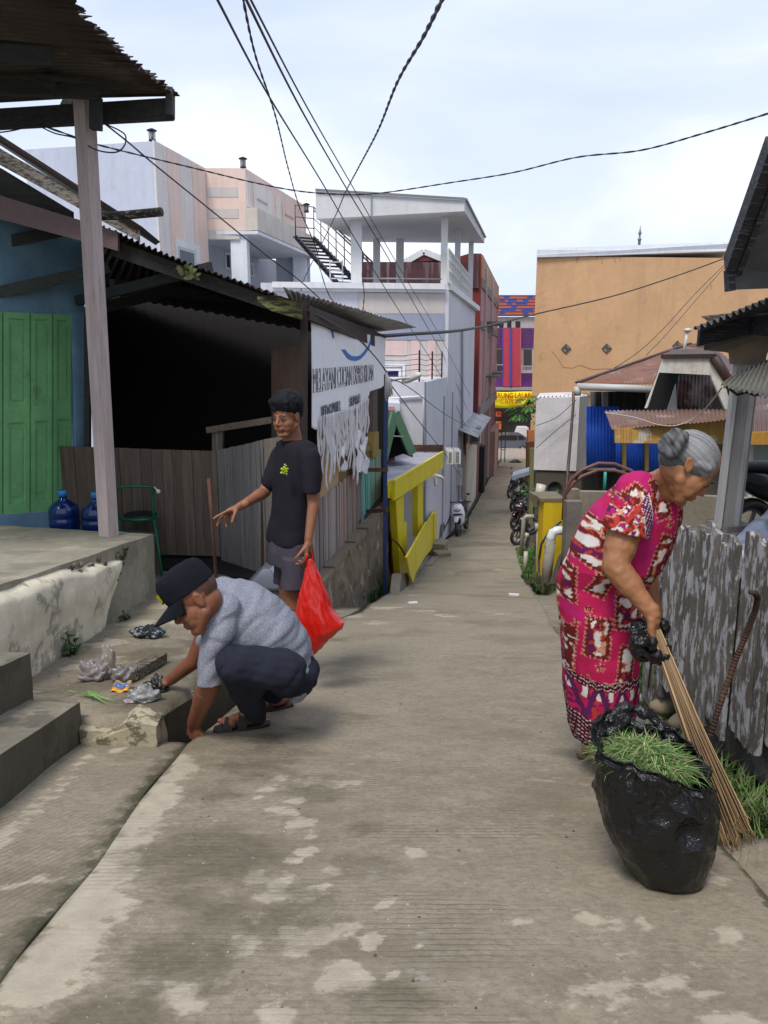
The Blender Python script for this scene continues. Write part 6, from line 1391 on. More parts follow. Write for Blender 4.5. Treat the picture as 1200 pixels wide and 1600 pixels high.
# mossy bank beside the lane behind the grass
mb = MB()
def bank(u, v):
    D = lerp(9.0, 15.5, u); xr = float(np.interp(D, *zip(*RR)))+.02; z = gz(D)+lerp(-.1, lerp(.75,.45,u), v)
    return V(xr+.12+.12*v+.06*mnoise.noise(V(D*3,z*4,0))+.25*v*(1-u), D, z+.04*mnoise.noise(V(D*5,0,3)))
mb.grid(bank, 60, 14, None, True, thick=(.9,0,0)); 
tag(mb.build('mossy_bank', mt(CONC, key='mossy_earth', spot=.8, spcol=(.07,.12,.02), spscale=3, spth=.48, vary=.4, bump=1), rgb((110,100,60), .6)), 'low mossy earth bank between the lane and the yellow pillar', 'bank')
pts = []
for _ in range(700):
    u = rn.random(); v = rn.random(); pts.append(bank(u, v)+V(-.01,0,0))
grass('bank_weeds', 'x', pts, G1+[(.16,.16,.06)], 6, h=(.04,.14), w=.008)
# rubble in the ditch
rn = random.Random(9)
for i, (x, y, s, c, l) in enumerate(((1042,1112,.10,(150,136,112),'big jagged pale stone in the ditch beside the woman'),(1012,1098,.07,(176,172,164),'smaller whitish stone between the woman and the jagged stone'),(1060,1135,.06,(120,110,92),'brown stone below the big jagged stone in the ditch'),(995,1130,.07,(150,150,146),'flat pale rubble piece at the lane edge behind the black bag'))):
    p = gnd(x, y, -.12); mb = MB(); mb.ell(p+V(0,0,s*.4), (s, s*.8, s*.7), nu=20, nv=12); o = mb.build('stone', mt(CONC, key='rubble', spot=.5), rgb(c, .72)); 
    me = o.data
    for v in me.vertices: v.co += v.co.normalized()*s*.5*mnoise.noise(v.co*12+V(i*7,0,0))
    tag(o, l, 'stone', 'stones in the ditch')
mb = MB(); mb.box(V(1.62,2.3,gz(2.3)-.02), (.5,.3,.3), R(-8)); mb.box(V(1.95,2.95,gz(3)+.12), (.16,.16,.7), R(8)); 
tag(mb.build('concrete_footing', mt(CONC, spot=.7, spcol=(.05,.05,.03)), rgb((104,98,78), .65)), 'mossy concrete footing at the near end of the picket fence', 'footing')
mb = MB(); mb.bar(gnd(1012,1085,-.05), at(1020,1010,3.7), .012); mb.bar(at(1020,1045,3.7), at(1038,1046,3.7), .008); tag(mb.build('thin_rod', mt(METAL), rgb((120,120,116), .6)), 'thin bent grey rod sticking out of the ditch beside the woman', 'rod')
# ------------------------------------------------------------------ overhead cables
def smooth_path(P, n=14):
    out = []
    Q = [P[0]]+P+[P[-1]]
    for i in range(1, len(Q)-2):
        a, b, c, d = Q[i-1], Q[i], Q[i+1], Q[i+2]
        for k in range(n):
            t = k/n; out.append(.5*((2*b)+(c-a)*t+(2*a-5*b+4*c-d)*t*t+(3*b-a-3*c+d)*t**3))
    out.append(P[-1]); return out
def cable(label, pts, r=.008, twist=0, col=(.02,.02,.025), cat='cable'):
    P = [at(*p) for p in pts]
    P = smooth_path(P, 16 if twist else 10); mb = MB()
    if pts[0][1] < 0: d0_ = (at(*pts[0])-at(*pts[3])).normalized(); q0 = P[0]; P = [q0+d0_*(k*.3) for k in range(40, 0, -1)]+P
    if pts[-1][0] > 1200: d1_ = (P[-1]-P[-4]).normalized(); q1 = P[-1]; P = P+[q1+d1_*(k*.3)+V(0,0,.004*k*k*.3) for k in range(1, 24)]
    if twist:
        L = [0]
        for a, b in zip(P, P[1:]): L.append(L[-1]+(b-a).length)
        dens = smooth_path(P, 6)
        for s in (0, PI):
            pp = []
            for i, p in enumerate(P):
                d = (P[min(i+1,len(P)-1)]-P[max(0,i-1)]).normalized(); x = d.orthogonal().normalized(); y = d.cross(x); ph_ = L[i]/twist*2*PI+s
                pp.append(p+(x*math.cos(ph_)+y*math.sin(ph_))*r*.6)
            mb.tube(pp, r*.75, 6)
    else: mb.tube(P, r, 6)
    return tag(mb.build('power_cable', mt(PLAST, rough=.6), col), label, cat, 'overhead cables')
cable('thick twisted cable curving from the top middle down to the pavilion', [(706,-30,3.2),(690,0,3.6),(660,60,4.6),(620,130,6),(590,205,8),(560,262,10.5),(540,300,13),(525,335,15.5),(508,370,18),(478,430,20),(470,455,20)], 0.0092, .5)
cable('long dark cable sagging across the whole sky from the porch to the right edge', [(60,194,6.2),(100,208,6.4),(160,228,6.8),(300,262,8),(400,286,9),(470,299,9.6),(540,304,10),(600,301,10),(700,286,9.5),(800,270,9),(900,246,8.3),(1000,235,7.8),(1100,208,7),(1230,168,6)], 0.0066, .35)
cable('thin cable starting at the top left of centre and running down to the red building', [(325,-30,3.5),(340,0,3.8),(420,150,5.8),(500,280,8.5),(560,382,11),(620,480,14),(690,590,20),(735,680,27)], .0065)
cable('knotted cable descending from the top past the stair to the shack roof', [(374,-30,3.4),(380,0,3.7),(400,90,4.8),(430,180,6.2),(450,262,8),(470,330,9.5),(494,388,10.5),(500,420,10.5),(520,470,10.5),(560,490,10.5)], 0.0059, .4)
cable('straight cable, left of the close pair running down the lane', [(376,-25,3.4),(385,0,3.6),(470,170,6),(540,292,9),(600,392,12),(650,480,15.5),(700,570,21),(730,640,26)], .007)
cable('straight cable, right of the close pair running down the lane', [(380,-25,3.5),(392,0,3.7),(480,168,6),(550,290,9),(625,420,13),(690,530,19),(735,620,26)], .0055)
cable('cable from the porch post running down to the blue pole', [(162,192,6),(200,222,6.4),(245,260,7),(350,345,8),(420,402,8.8),(470,440,9.2),(540,505,9.6),(600,575,9.7),(604,590,9.7)], .0065)
cable('cable from the shack over the white building to the orange wall', [(596,525,11.8),(640,522,13),(720,516,17),(780,505,24),(840,490,34),(960,462,40),(1060,430,42),(1142,400,43)], .03)
cable('thin cable from the upper right down past the orange wall', [(1142,404,30),(1090,455,28),(1040,510,25),(1000,548,22),(960,575,20)], .012)
cable('second thin cable beside it running to the rusty roof', [(1144,404,30),(1095,460,28),(1045,518,25),(1010,555,22)], .010)
cable('hanging twisted cable in front of the pavilion', [(568,398,14),(566,430,14),(569,460,14),(567,490,14),(568,520,13)], 0.0079, .3)
cable('cable drooping across the lilac wall to the yellow roof', [(604,592,9.8),(640,640,12),(680,690,15),(705,722,18),(720,745,20)], .007)
cable('wavy cable along the banner top to the blue pole', [(478,484,6.5),(510,500,7.2),(545,520,8.2),(565,535,8.8),(590,562,9.4),(604,582,9.7)], .007)
cable('cable from the blue pole to the far red wall', [(604,590,9.8),(640,606,12),(700,650,18),(742,672,28)], .007)
cable('loop of cable hanging beside the porch post', [(60,196,6.1),(85,208,6.1),(118,216,6),(150,234,5.8),(180,238,5.8),(194,228,5.8),(196,212,5.8),(185,203,5.8),(170,196,5.9),(160,190,5.9)], .005)
cable('short cable at the left edge under the porch beam', [(-10,208,6.2),(20,204,6.2),(50,196,6.2)], .005)
cable('pale cable drooping over the rusty awning', [(945,645,13.4),(990,652,13.3),(1030,664,13.2),(1060,664,13.2),(1090,650,13),(1110,630,12),(1128,605,8)], .010, 0, rgb((190,184,172), .8))
cable('thin wires crossing the white shed wall', [(838,665,21.8),(870,652,21.8),(900,625,21.8)], .010)
cable('lower thin wire crossing the white shed wall', [(838,700,21.8),(870,672,21.8),(900,648,21.8)], .010)
cable('thin black cable arching down to the foot of the yellow fence', [(612,842,9.8),(622,850,10.2),(633,868,10.8),(641,890,11.2),(646,914,11.4)], .012)
# ------------------------------------------------------------------ terrace things and litter
def crumple(name, label, cat, c, r, mat, col, seed=0, amp=.5, f=14, flat=.6, group=None, nu=36, nv=22):
    mb = MB(); c = Vector(c); mb.ell(c+V(0,0,r[2]*.8), r, nu=nu, nv=nv); o = mb.build(name, mat, col, origin=c)
    s = min(r)
    for v in o.data.vertices:
        d = v.co.normalized(); q = v.co*f/ (max(r)*8); k = abs(mnoise.noise(v.co*f+V(seed,0,0)))*2-.45+.5*mnoise.noise(v.co*f*2.3+V(0,seed,0))
        v.co += d*s*amp*k; v.co.z = max(v.co.z, 0.002)
    return tag(o, label, cat, group)
PB = M('clear_plastic', rough=.22, vary=.1, bump=.5, bscale=60, trans=.55, spec=.6, dist=.004)
g = 'litter gathered on the terrace'
crumple('plastic_bag', 'crumpled clear grey plastic bag standing up among the litter, furthest left', 'plastic bag', tgnd(150,1062), (.07,.05,.06), PB, rgb((190,180,178), .8), 1, .9, 26, group=g)
crumple('plastic_bag', 'dusty twisted plastic bag piece in the middle of the litter', 'plastic bag', tgnd(172,1060), (.035,.035,.10), PB, rgb((206,196,180), .85), 2, .9, 26, group=g)
crumple('plastic_bag', 'rounded clear plastic bag beside the timber offcut', 'plastic bag', tgnd(196,1066), (.06,.045,.045), PB, rgb((180,172,168), .8), 3, .7, 26, group=g)
crumple('plastic_bag', 'clear plastic bag under the fingers of the crouching man', 'plastic bag', tgnd(225,1095), (.075,.05,.035), PB, rgb((190,190,190), .85), 4, .7, 26, group=g)
crumple('plastic_bag', 'small white plastic scrap nearest the kerb stub', 'plastic bag', tgnd(203,1098), (.03,.02,.012), PB, rgb((210,200,204), .85), 5, .9, 40, group=g)
crumple('trash_clump', 'dark clump of foil and ash lying on the terrace further back', 'trash', tgnd(232,994), (.11,.07,.035), mt(CLOTH, key='foil', rough=.4, spot=.8, spcol=(.30,.36,.38), spscale=25, spth=.52, vary=.4, metal=.2), rgb((60,66,70), .6), 6, .7, 24)
crumple('black_rag', 'small black plastic rag under the resting hand of the crouching man', 'rag', tgnd(247,1080), (.05,.04,.035), mt(PLAST, rough=.35), (.015,.015,.015), 7, .9, 30)
t = thing('snack_wrapper', 'small yellow and blue snack wrapper lying among the litter', 'wrapper', tgnd(190,1079))
c = tgnd(190,1079)+V(0,0,.012)
mb = MB(); mb.grid(lambda u, v: c+V((u-.5)*.085,(v-.5)*.07,.008*math.sin(u*9)+.02*v), 10, 8, None, True, thick=(0,0,-.006)); mb.build('foil', mt(PLAST, rough=.3), rgb((222,160,50), .85), t)
mb = MB(); mb.grid(lambda u, v: c+V((u-.5)*.075,(v-.42)*.035,.004+.008*math.sin(u*9)+.02*(v*.5+.3)), 10, 4, None, True); mb.build('print', mt(PLAST, rough=.3, spot=.8, spcol=(.8,.8,.78), spscale=60), rgb((80,120,170), .8), t)
mb = MB(); a, b = tgnd(200,1066), tgnd(252,1036); mb.bar(a+V(0,0,.03), b+V(0,0,.035), .07, .05); tag(lumpy('timber_offcut', mb, mt(WOODX, key='dirty_wood', spot=.8, spcol=(.30,.26,.19), spscale=8, spth=.5), rgb((80,66,52), .6), .004, 20, 1, 4), 'short dirty timber offcut lying diagonally behind the plastic bags', 'timber')
t = thing('grass_leaves', 'pulled bright green grass leaves lying beside the lower step', 'leaves', tgnd(135,1092)); mb = MB()
for k, (a, b) in enumerate((((115,1088),(182,1099)),((118,1090),(160,1088)),((128,1086),(150,1094)),((95,1092),(122,1084)),((125,1088),(170,1104)))):
    p, q = tgnd(*a), tgnd(*b); m_ = p.lerp(q,.5)+V(0,0,.03); s = V(0,.008,0); mb.add([p+V(0,0,.01), m_+s, q+V(0,0,.008), m_-s], [(0,1,2,3)], tuple(c_*_f for _f in [random.uniform(.8,1.3)] for c_ in (.17,.36,.07)))
mb.build('leaf_blades', LEAF, (.15,.3,.07), t)
mb = MB()
rn = random.Random(3)
for k in range(160):
    if k < 60: p = tgnd(rn.uniform(60,330), rn.uniform(960,1100))
    else: p = gnd(rn.uniform(300,1000), rn.uniform(960,1590)); 
    s = rn.uniform(.0015,.0042); mb.ell(p+V(0,0,s*.5), (s*rn.uniform(.8,1.6), s, s*.6), nu=7, nv=5, col=rgb(rn.choice([(190,186,176),(150,140,124),(140,130,112),(104,94,80)]), .7))
tag(mb.build('grit', mt(CONC, bump=0, spot=0, vary=0), (.3,.3,.3)), kind='stuff')
mb = MB(); p = gnd(645,943); mb.box(p+V(0,0,.01), (.10,.05,.012), .3); tag(mb.build('paper_scrap', mt(PLAST), rgb((220,220,226), .85)), 'small white paper scrap on the lane near the yellow fence', 'paper', 'paper scraps on the lane')
mb = MB(); p = gnd(803,931); mb.box(p+V(0,0,.015), (.12,.05,.02), -.2); tag(mb.build('paper_scrap', mt(PLAST), rgb((220,220,226), .85)), 'small white paper scrap at the right edge of the lane', 'paper', 'paper scraps on the lane')
# grey bin
p = tgnd(418,930); D = 6.2; p = at(417,934,D); BN2 = thing('waste_bin', 'grey plastic bin with sloping lid beside the young man', 'bin', p)
mb = MB(); zt_ = at(417,912,D).z; mb.loft([(V(p.x,D,p.z-.12),(.10,0,0),(0,.10,0)), (V(p.x,D,zt_),(.145,0,0),(0,.13,0))], 28, power=6); mb.build('tub', mt(PLAST, rough=.5), rgb((96,100,112), .7), BN2)
mb = MB(); mb.loft([(V(p.x,D,zt_-.02),(.16,0,0),(0,.145,0)), (V(p.x,D,zt_+.015),(.158,0,0),(0,.143,0)), (V(p.x+.02,D,zt_+.15),(.045,0,0),(0,.11,0)), (V(p.x+.02,D,zt_+.16),(.03,0,0),(0,.10,0))], 28, power=7); mb.build('lid', mt(PLAST, rough=.45), rgb((108,114,128), .75), BN2)
mb = MB(); a0 = V(p.x+.075,D-.12,zt_+.14); mb.prism([V(p.x+.05,D-.1,zt_+.155), V(p.x+.15,D-.12,zt_+.03), V(p.x+.165,D+.1,zt_+.03), V(p.x+.065,D+.1,zt_+.155)], (.01,0,.008)); mb.build('flap', mt(PLAST, rough=.3), rgb((168,178,200), .8), BN2)
# rusty rod in a pale pot
RP = thing('rod_stand', 'rusty rod standing upright in a small pale pink pot', 'rod stand', tgnd(338,915)+V(0,0,-.0))
D = 4.9; mb = MB(); mb.tube([at(338,905,D), at(326,748,D+.2)], .012, 8); mb.build('rod', mt(TIN, key='rust', rough=.9), rgb((88,52,46), .55), RP)
mb = MB(); q = at(338,915,D); mb.lathe(V(q.x,D,q.z-.06), [(.03,0),(.034,.07),(.04,.075),(.04,.095),(.02,.10)], 20); mb.build('pot', mt(PLAST), rgb((216,190,180), .8), RP)
# ================================================================== PEOPLE
def organic(name, mb, mat, parent, voxel=.006, smooth=4, col=(.5,.5,.5), vcol=None, disp=None, origin=None):
    o = mb.build('tmp', mat, (.5,.5,.5), parent=parent, origin=origin); me = o.data
    bm = bmesh.new(); bm.from_mesh(me); bmesh.ops.recalc_face_normals(bm, faces=bm.faces); bm.to_mesh(me); bm.free()
    r = o.modifiers.new('r', 'REMESH'); r.mode = 'VOXEL'; r.voxel_size = voxel
    if smooth: s_ = o.modifiers.new('s', 'SMOOTH'); s_.factor = .5; s_.iterations = smooth
    dg = bpy.context.evaluated_depsgraph_get(); nm = bpy.data.meshes.new_from_object(o.evaluated_get(dg))
    o.modifiers.clear(); o.data = nm; bpy.data.meshes.remove(me); nm.name = name; o.name = name
    W = WL[o]
    if disp:
        nm.update(); nr = [v.normal.copy() for v in nm.vertices]
        for v, n in zip(nm.vertices, nr): v.co += n*disp(v.co+W, n)
    for a in list(nm.color_attributes): nm.color_attributes.remove(a)
    a = nm.color_attributes.new('Col', 'FLOAT_COLOR', 'POINT')
    arr = np.array([(*(vcol(v.co+W, v.normal) if vcol else col), 1) for v in nm.vertices], dtype=np.float32)
    a.data.foreach_set('color', arr.ravel()); nm.polygons.foreach_set('use_smooth', [True]*len(nm.polygons))
    nm.materials.clear(); nm.materials.append(mat); return o
def hframe(c, f, u, s=1.0):
    f = Vector(f).normalized(); u = Vector(u); u = (u-f*u.dot(f)).normalized(); l = u.cross(f)
    m = Matrix((f*s, l*s, u*s)).transposed().to_4x4(); m.translation = Vector(c); return m
def head(mb, T, old=0, jaw=1.0, nose=1.0, ear_x=-.005, er=0):
    m3 = T.to_3x3(); P = lambda *c: T@Vector(c); sc = m3.col[0].length
    E = lambda c, r: mb.ell(P(*c), r, m=m3, nu=20, nv=14)
    C = lambda a, b, ra, rb=None: mb.cap(P(*a), P(*b), ra*sc, (ra if rb is None else rb)*sc)
    E((-.012,0,.035),(.095,.076,.088)); E((.03,0,-.02),(.058,.060,.085)); E((-.02,0,-.03),(.07,.064,.06))
    for s in (-1,1):
        C((-.005,.052*s,-.055),(.055,.022*s,-.098), .021*jaw); E((.050,.034*s,-.034),(.030,.028,.032))
        C((.070,.036*s,.014),(.079,.014*s,.013), .0095); 
        E((.066,.032*s,-.004),(.0165,.018,.0135))
        em = m3@Matrix.Rotation(er, 3, 'Y'); eo = Vector((ear_x,.074*s,-.006)); Q = lambda a, b, c: T@(eo+Matrix.Rotation(er, 3, 'Y')@Vector((a, b*s, c)))
        mb.ell(Q(0,0,0), (.017,.007,.028), m=em, nu=20, nv=14); rim = [(.010,.002,.016),(.002,.005,.025),(-.010,.007,.020),(-.015,.007,.004),(-.011,.005,-.014),(-.002,.002,-.026)]
        for a_, b_ in zip(rim, rim[1:]): mb.cap(Q(*a_), Q(*b_), .0042*sc)
        E((.046,.034*s,-.060),(.030,.025,.030)); E((.030,.045*s,-.035),(.035,.020,.035))
        E((.094,.011*s,-.036),(.010*nose,.0085*nose,.008))
    C((.082,0,.012),(.103,0,-.028), .0085, .0125*nose); E((.070,0,-.060),(.026,.030,.026))
    C((.090,-.018,-.059),(.090,.018,-.059), .0062); C((.088,-.015,-.071),(.088,.015,-.071), .0075); C((.094,-.006,-.060),(.094,.006,-.060), .006)
    E((.070,0,-.100),(.022,.024,.018))
    return P
def face_extras(T, parent, brow=(.02,.018,.016), lid=(.25,.15,.1), skin=None, look=0, closed=False):
    P = lambda *c: T@Vector(c); sc = T.to_3x3().col[0].length; m3 = T.to_3x3()
    for s in (-1,1):
        mb = MB(); mb.ell(P(.0745,.032*s,-.006), (.0112,.0120,.0042), m=m3); e = mb.build('eye', mt(PLAST, rough=.2), rgb((180,166,154), .5), parent)
        mb = MB(); mb.ell(P(.0835,.031*s,-.0075), (.004,.0055,.0045), m=m3, nu=10, nv=6); mb.build('iris', mt(PLAST, rough=.2), (.012,.008,.006), e)
        mb = MB(); mb.tube([P(.074,.0455*s,-.004), P(.0855,.038*s,.0005), P(.0885,.031*s,.0015), P(.086,.022*s,-.0025)], [.0012*sc,.002*sc,.002*sc,.0012*sc], 6); mb.build('eyelashes', mt(PLAST, rough=.8), (.015,.01,.008), parent)
        mb = MB(); mb.tube([P(.072,.052*s,.012), P(.086,.040*s,.0215), P(.092,.026*s,.0215), P(.092,.014*s,.017)], [.001*sc,.0028*sc,.0034*sc,.002*sc], 6); mb.build('eyebrow', mt(CLOTH, rough=1), brow, parent)
def skin_col(base, lip, T, hairf=None, hcol=None):
    Ti = T.inverted()
    def f(p, n):
        q = Ti@p; c = base; k = 1
        if q.x > .075 and abs(q.y) < .026 and -.079 < q.z < -.052: 
            w_ = max(0, 1-abs(q.z+.066)/.013); c = tuple(lerp(a, b, min(1, w_*1.5)) for a, b in zip(c, lip))
        if hairf:
            h_ = hairf(q)
            if h_ > 0: c = tuple(lerp(a, b, min(1, h_)) for a, b in zip(c, hcol))
        v = 1+.10*mnoise.noise(p*30)
        return tuple(a*v for a in c)
    return f
SKM = M('skin', rough=.52, vary=.06, vscale=20, bump=.12, bscale=220, sss=.08, spec=.35, dist=.002)
def hand(mb, wrist, xd, zd, thumb=1, curl=(.5,.5,.5,.5), spread=.0, tcurl=.3, s=1.0, tdir=None):
    """xd: towards the fingers, zd: back of the hand, thumb: +1/-1 side along y = z x x"""
    x = Vector(xd).normalized(); z = Vector(zd); z = (z-x*z.dot(x)).normalized(); y = z.cross(x)*thumb; w0 = Vector(wrist)
    q = lambda a, b, c: w0+(x*a+y*b+z*c)*s
    mb.cap(q(-.02,0,0), q(.02,0,0), .023*s, .024*s)
    bases = [(.088,.031),(.092,.010),(.088,-.012),(.080,-.031)]
    for bx, by in bases: mb.cap(q(.012,by*.6,0), q(bx-.008,by,0), .0145*s, .0120*s)
    mb.cap(q(.03,.03,-.006), q(.07,.012,-.004), .014*s); mb.cap(q(.02,.015,-.008), q(.05,.03,-.01), .016*s, .014*s)
    for i, (bx, by) in enumerate(bases):
        L = [(.040,.025,.020),(.045,.028,.022),(.041,.026,.021),(.032,.020,.018)][i]; r = [.0088,.009,.0086,.0076][i]
        p = q(bx-.006, by, 0); sp = spread*(1.5-i); d = (x+y*sp).normalized(); a = 0; cu = curl[i]
        for j, l in enumerate(L):
            a += cu*(.9, 1.15, .8)[j]; dd = d*math.cos(a)-z*math.sin(a); p2 = p+dd*l*s; mb.cap(p, p2, r*s*(1-.07*j), r*s*(1-.07*(j+1))); p = p2
    td = Vector(tdir) if tdir else None
    p = q(.028,.028,-.008); d1 = (x*.62+y*.72-z*.25).normalized() if td is None else (x*td[0]+y*td[1]+z*td[2]).normalized()
    d2 = (d1+(-y*.5-z*.5+x*.3)*tcurl).normalized(); d3 = (d2+(-y*.5-z*.5+x*.2)*tcurl).normalized()
    p1 = p+d1*.036*s; p2 = p1+d2*.028*s; p3 = p2+d3*.022*s
    mb.cap(p, p1, .0125*s, .0105*s); mb.cap(p1, p2, .0105*s, .0095*s); mb.cap(p2, p3, .0095*s, .008*s)
def fold(p, s=1.0, f=(14,14,4), seed=0):
    q = V(p.x*f[0], p.y*f[1], p.z*f[2])+V(seed,seed*2,0)
    return s*(abs(mnoise.noise(q))*1.4-.35+.4*mnoise.noise(q*2.1))
def foot(mb, heel, toe, h=.06, s=1.0):
    heel = Vector(heel); toe = Vector(toe); d = (toe-heel).normalized(); sd_ = d.cross(V(0,0,1)).normalized(); L = (toe-heel).length
    up = V(0,0,1)
    mb.cap(heel+d*.035+up*.033, heel+d*.06+up*.075, .033*s, .034*s)
    mb.cap(heel+d*.04+up*.035, heel+d*L*.66+up*.026, .034*s, .030*s); mb.cap(heel+d*.07+up*.06, heel+d*L*.65+up*.028, .030*s, .024*s)
    mb.cap(heel+d*L*.62+sd_*.018+up*.024, heel+d*L*.7-sd_*.02+up*.022, .024*s)
    for i in range(5):
        o_ = sd_*(.034-.0165*i)*s; l = (L*(.86-.035*i)); mb.cap(heel+d*L*.68+o_+up*.019, heel+d*(l+.012)+o_*1.1+up*.013, .0125*s-.0008*i, (.0125-.001*i)*s if i == 0 else (.0095-.0004*i)*s)

# ------------------------------------------------------------------ the young man
BX = gnd(461,1062); BX = V(at(461,1062,4.25).x, 4.25, gz(4.25))
BOY = thing('person', 'young man in black t-shirt and grey shorts pointing left while holding a red bag', 'person', BX)
sk = rgb((146,98,72), .84); TB_ = hframe(at(448,650,4.2), (-.50,-.85,-.14), (0,0,1), .90)
A = at
mb = MB(); head(mb, TB_)
mb.cap(at(452,660,4.24), at(459,700,4.24), .052, .056); mb.cap(at(450,703,4.3), at(474,703,4.17), .042)
sh_n, el_n, wr_n = at(483,720,4.12), at(490,788,4.06), at(482,842,4.0)
sh_f, el_f, wr_f = at(438,716,4.34), at(413,769,4.28), at(379,789,4.08)
mb.cap(sh_n, el_n, .038, .033); mb.cap(el_n, wr_n, .033, .022); mb.cap(sh_f, el_f, .041, .036); mb.cap(el_f, wr_f, .036, .024); mb.cap(el_f.lerp(wr_f,.2), el_f.lerp(wr_f,.4), .037, .033)
tb = at(456,760,4.22)
mb.loft([(at(459,700,4.24),(.06,-.03,0),(.03,.05,0)), (at(460,715,4.22),(.10,-.10,0),(-.05,-.05,0)), (at(456,780,4.22),(.08,-.08,0),(-.05,-.05,0)), (at(454,850,4.22),(.08,-.08,0),(-.055,-.055,0))], 20)
for (hp, kn, an) in ((at(462,860,4.15), at(461,948,4.14), at(463,1038,4.22)), (at(449,860,4.32), at(452,945,4.36), at(457,1028,4.46))):
    mb.cap(hp, kn, .075, .052); mb.cap(kn, kn.lerp(an,.4), .050, .052); mb.cap(kn.lerp(an,.35), an, .052, .034)
    gr_ = V(an.x, an.y, gz(an.y)); foot(mb, gr_+V(.05,.03,.012), gr_+V(-.15,-.14,.012))
hand(mb, wr_n+V(0,0,-.015), (-.02,-.05,-1), (.9,-.35,0), -1, (.55,.6,.62,.6), 0, .5, .95)
hand(mb, wr_f, (-.86,-.15,-.42), (.25,.35,.9), 1, (.05,.28,.55,.6), .12, .2, 1.0, tdir=(.75,.25,-.75))
organic('body', mb, SKM, BOY, .0040, 5, vcol=skin_col(sk, rgb((140,84,68), .8), TB_, lambda q: max(0, min(1, (q.z+.012+.3*max(0,-q.x-.02)+.006*mnoise.noise(q*90))*60)) if (q.x < .018 and q.z < .12 and abs(q.y) < .0775 and not (-.03 < q.x < .012 and q.z < .02)) else 0, (.03,.024,.022)))
face_extras(TB_, BOY)
mb = MB(); P_ = lambda *c: TB_@Vector(c); m3 = TB_.to_3x3()
mb.ell(P_(-.022,0,.070), (.106,.092,.088), m=m3); mb.ell(P_(.035,0,.098), (.062,.066,.040), m=m3); mb.ell(P_(-.06,0,.03), (.062,.074,.075), m=m3)
rn = random.Random(2)
for k in range(70):
    a = rn.uniform(0,2*PI); e = rn.uniform(.15,1.5); mb.ell(P_(-.012+.092*math.cos(a)*math.cos(e), .080*math.sin(a)*math.cos(e), .072+.070*math.sin(e)), (.016,.016,.016), nu=8, nv=6)
for k in range(15): y = -.060+.0086*k; mb.cap(P_(.066,y,.098), P_(.090-abs(y)*.42,y+rn.uniform(-.010,.010),.054+rn.uniform(-.014,.012)+abs(y)*.1), .012, .004)
organic('hair', mb, mt(CLOTH, key='black_hair', rough=.75, bump=.6, bscale=160, vary=.3), BOY, .0045, 2, col=(.012,.012,.016), disp=lambda p, n: .006*abs(mnoise.noise(p*70))+.003*mnoise.noise(p*150))
# shirt
mb = MB(); fw = V(-.8,-.6,0); lf = V(.6,-.8,0)
def sec(px, py, D, w_, d_): return (at(px,py,D), lf*w_, fw*d_)
mb.loft([sec(460,686,4.25,.066,.060), sec(460,692,4.24,.125,.078), sec(461,706,4.22,.150,.080), sec(461,730,4.22,.155,.090), sec(458,770,4.22,.148,.090), sec(455,805,4.22,.150,.094), sec(452,838,4.22,.160,.104), sec(452,847,4.22,.160,.104)], 36, power=2.5)
mb.cap(at(480,706,4.12), at(487,745,4.07), .060, .057); mb.cap(at(484,715,4.09), at(486,738,4.07), .060, .058); mb.loft([(at(484,712,4.1),(.055,0,0),(0,.062,0)), (at(487,740,4.07),(.053,0,0),(0,.060,0)), (at(487,769,4.06),(.048,0,0),(0,.060,0))], 20)
mb.cap(at(440,712,4.34), at(428,742,4.3), .062, .060); mb.cap(at(430,738,4.3), at(424,752,4.29), .058, .056)
organic('t_shirt', mb, mt(CLOTH, key='black_cotton', vary=.1), BOY, .0055, 5, col=(.016,.014,.020), disp=lambda p, n: .008*fold(p, 1, (7,7,5), 3)*(.35+.65*min(1, max(0, (at(0,720,4.2).z-p.z)*3))))
# chest print
mb = MB(); lc = at(451,733,4.06)+V(-.015,-.02,0)
for k in range(13):
    a = k*2.4; r_ = .006+.0016*k; mb.ell(lc+V(-.6*0+math.cos(a)*r_*.8, -.02+.3*math.cos(a)*r_, math.sin(a)*r_), (.007,.010,.006), nu=8, nv=6, col=rgb((150,190,40) if k % 3 else (210,200,60), .8))
mb.ell(lc+V(.012,-.018,-.03), (.007,.01,.006), col=rgb((60,60,150), .7)); mb.ell(lc+V(.0,-.018,.03), (.005,.01,.004), col=rgb((200,200,180), .7))
mb.build('chest_print', mt(CLOTH), (.3,.5,.1), BOY)
# shorts
mb = MB(); mb.loft([sec(453,842,4.22,.160,.100), sec(453,858,4.22,.165,.108), sec(455,880,4.22,.162,.112)], 30, power=2.4)
for (a, b, c) in ((at(463,868,4.14), at(464,895,4.13), at(460,917,4.12)), (at(449,868,4.32), at(450,890,4.34), at(448,908,4.36))):
    mb.loft([(a,(.085,0,0),(0,.09,0)), (b,(.080,0,0),(0,.09,0)), (c,(.076,0,0),(0,.088,0))], 24, power=2.5)
organic('shorts', mb, mt(CLOTH, key='grey_cotton'), BOY, .0055, 4, col=rgb((86,80,90), .62), disp=lambda p, n: .009*fold(p, 1, (8,8,4), 7))
# sandals
for (an) in ((at(463,1038,4.22)), (at(457,1028,4.46))):
    g0 = V(an.x, an.y, gz(an.y)); mb = MB(); mb.cap(g0+V(.04,.02,.005), g0+V(-.13,-.12,.005), .04); o = mb.build('sandal', mt(PLAST, rough=.6), (.02,.018,.016), BOY)
    for v in o.data.vertices: v.co.z = (g0-BX).z+ (v.co.z-(g0-BX).z)*.25+.002
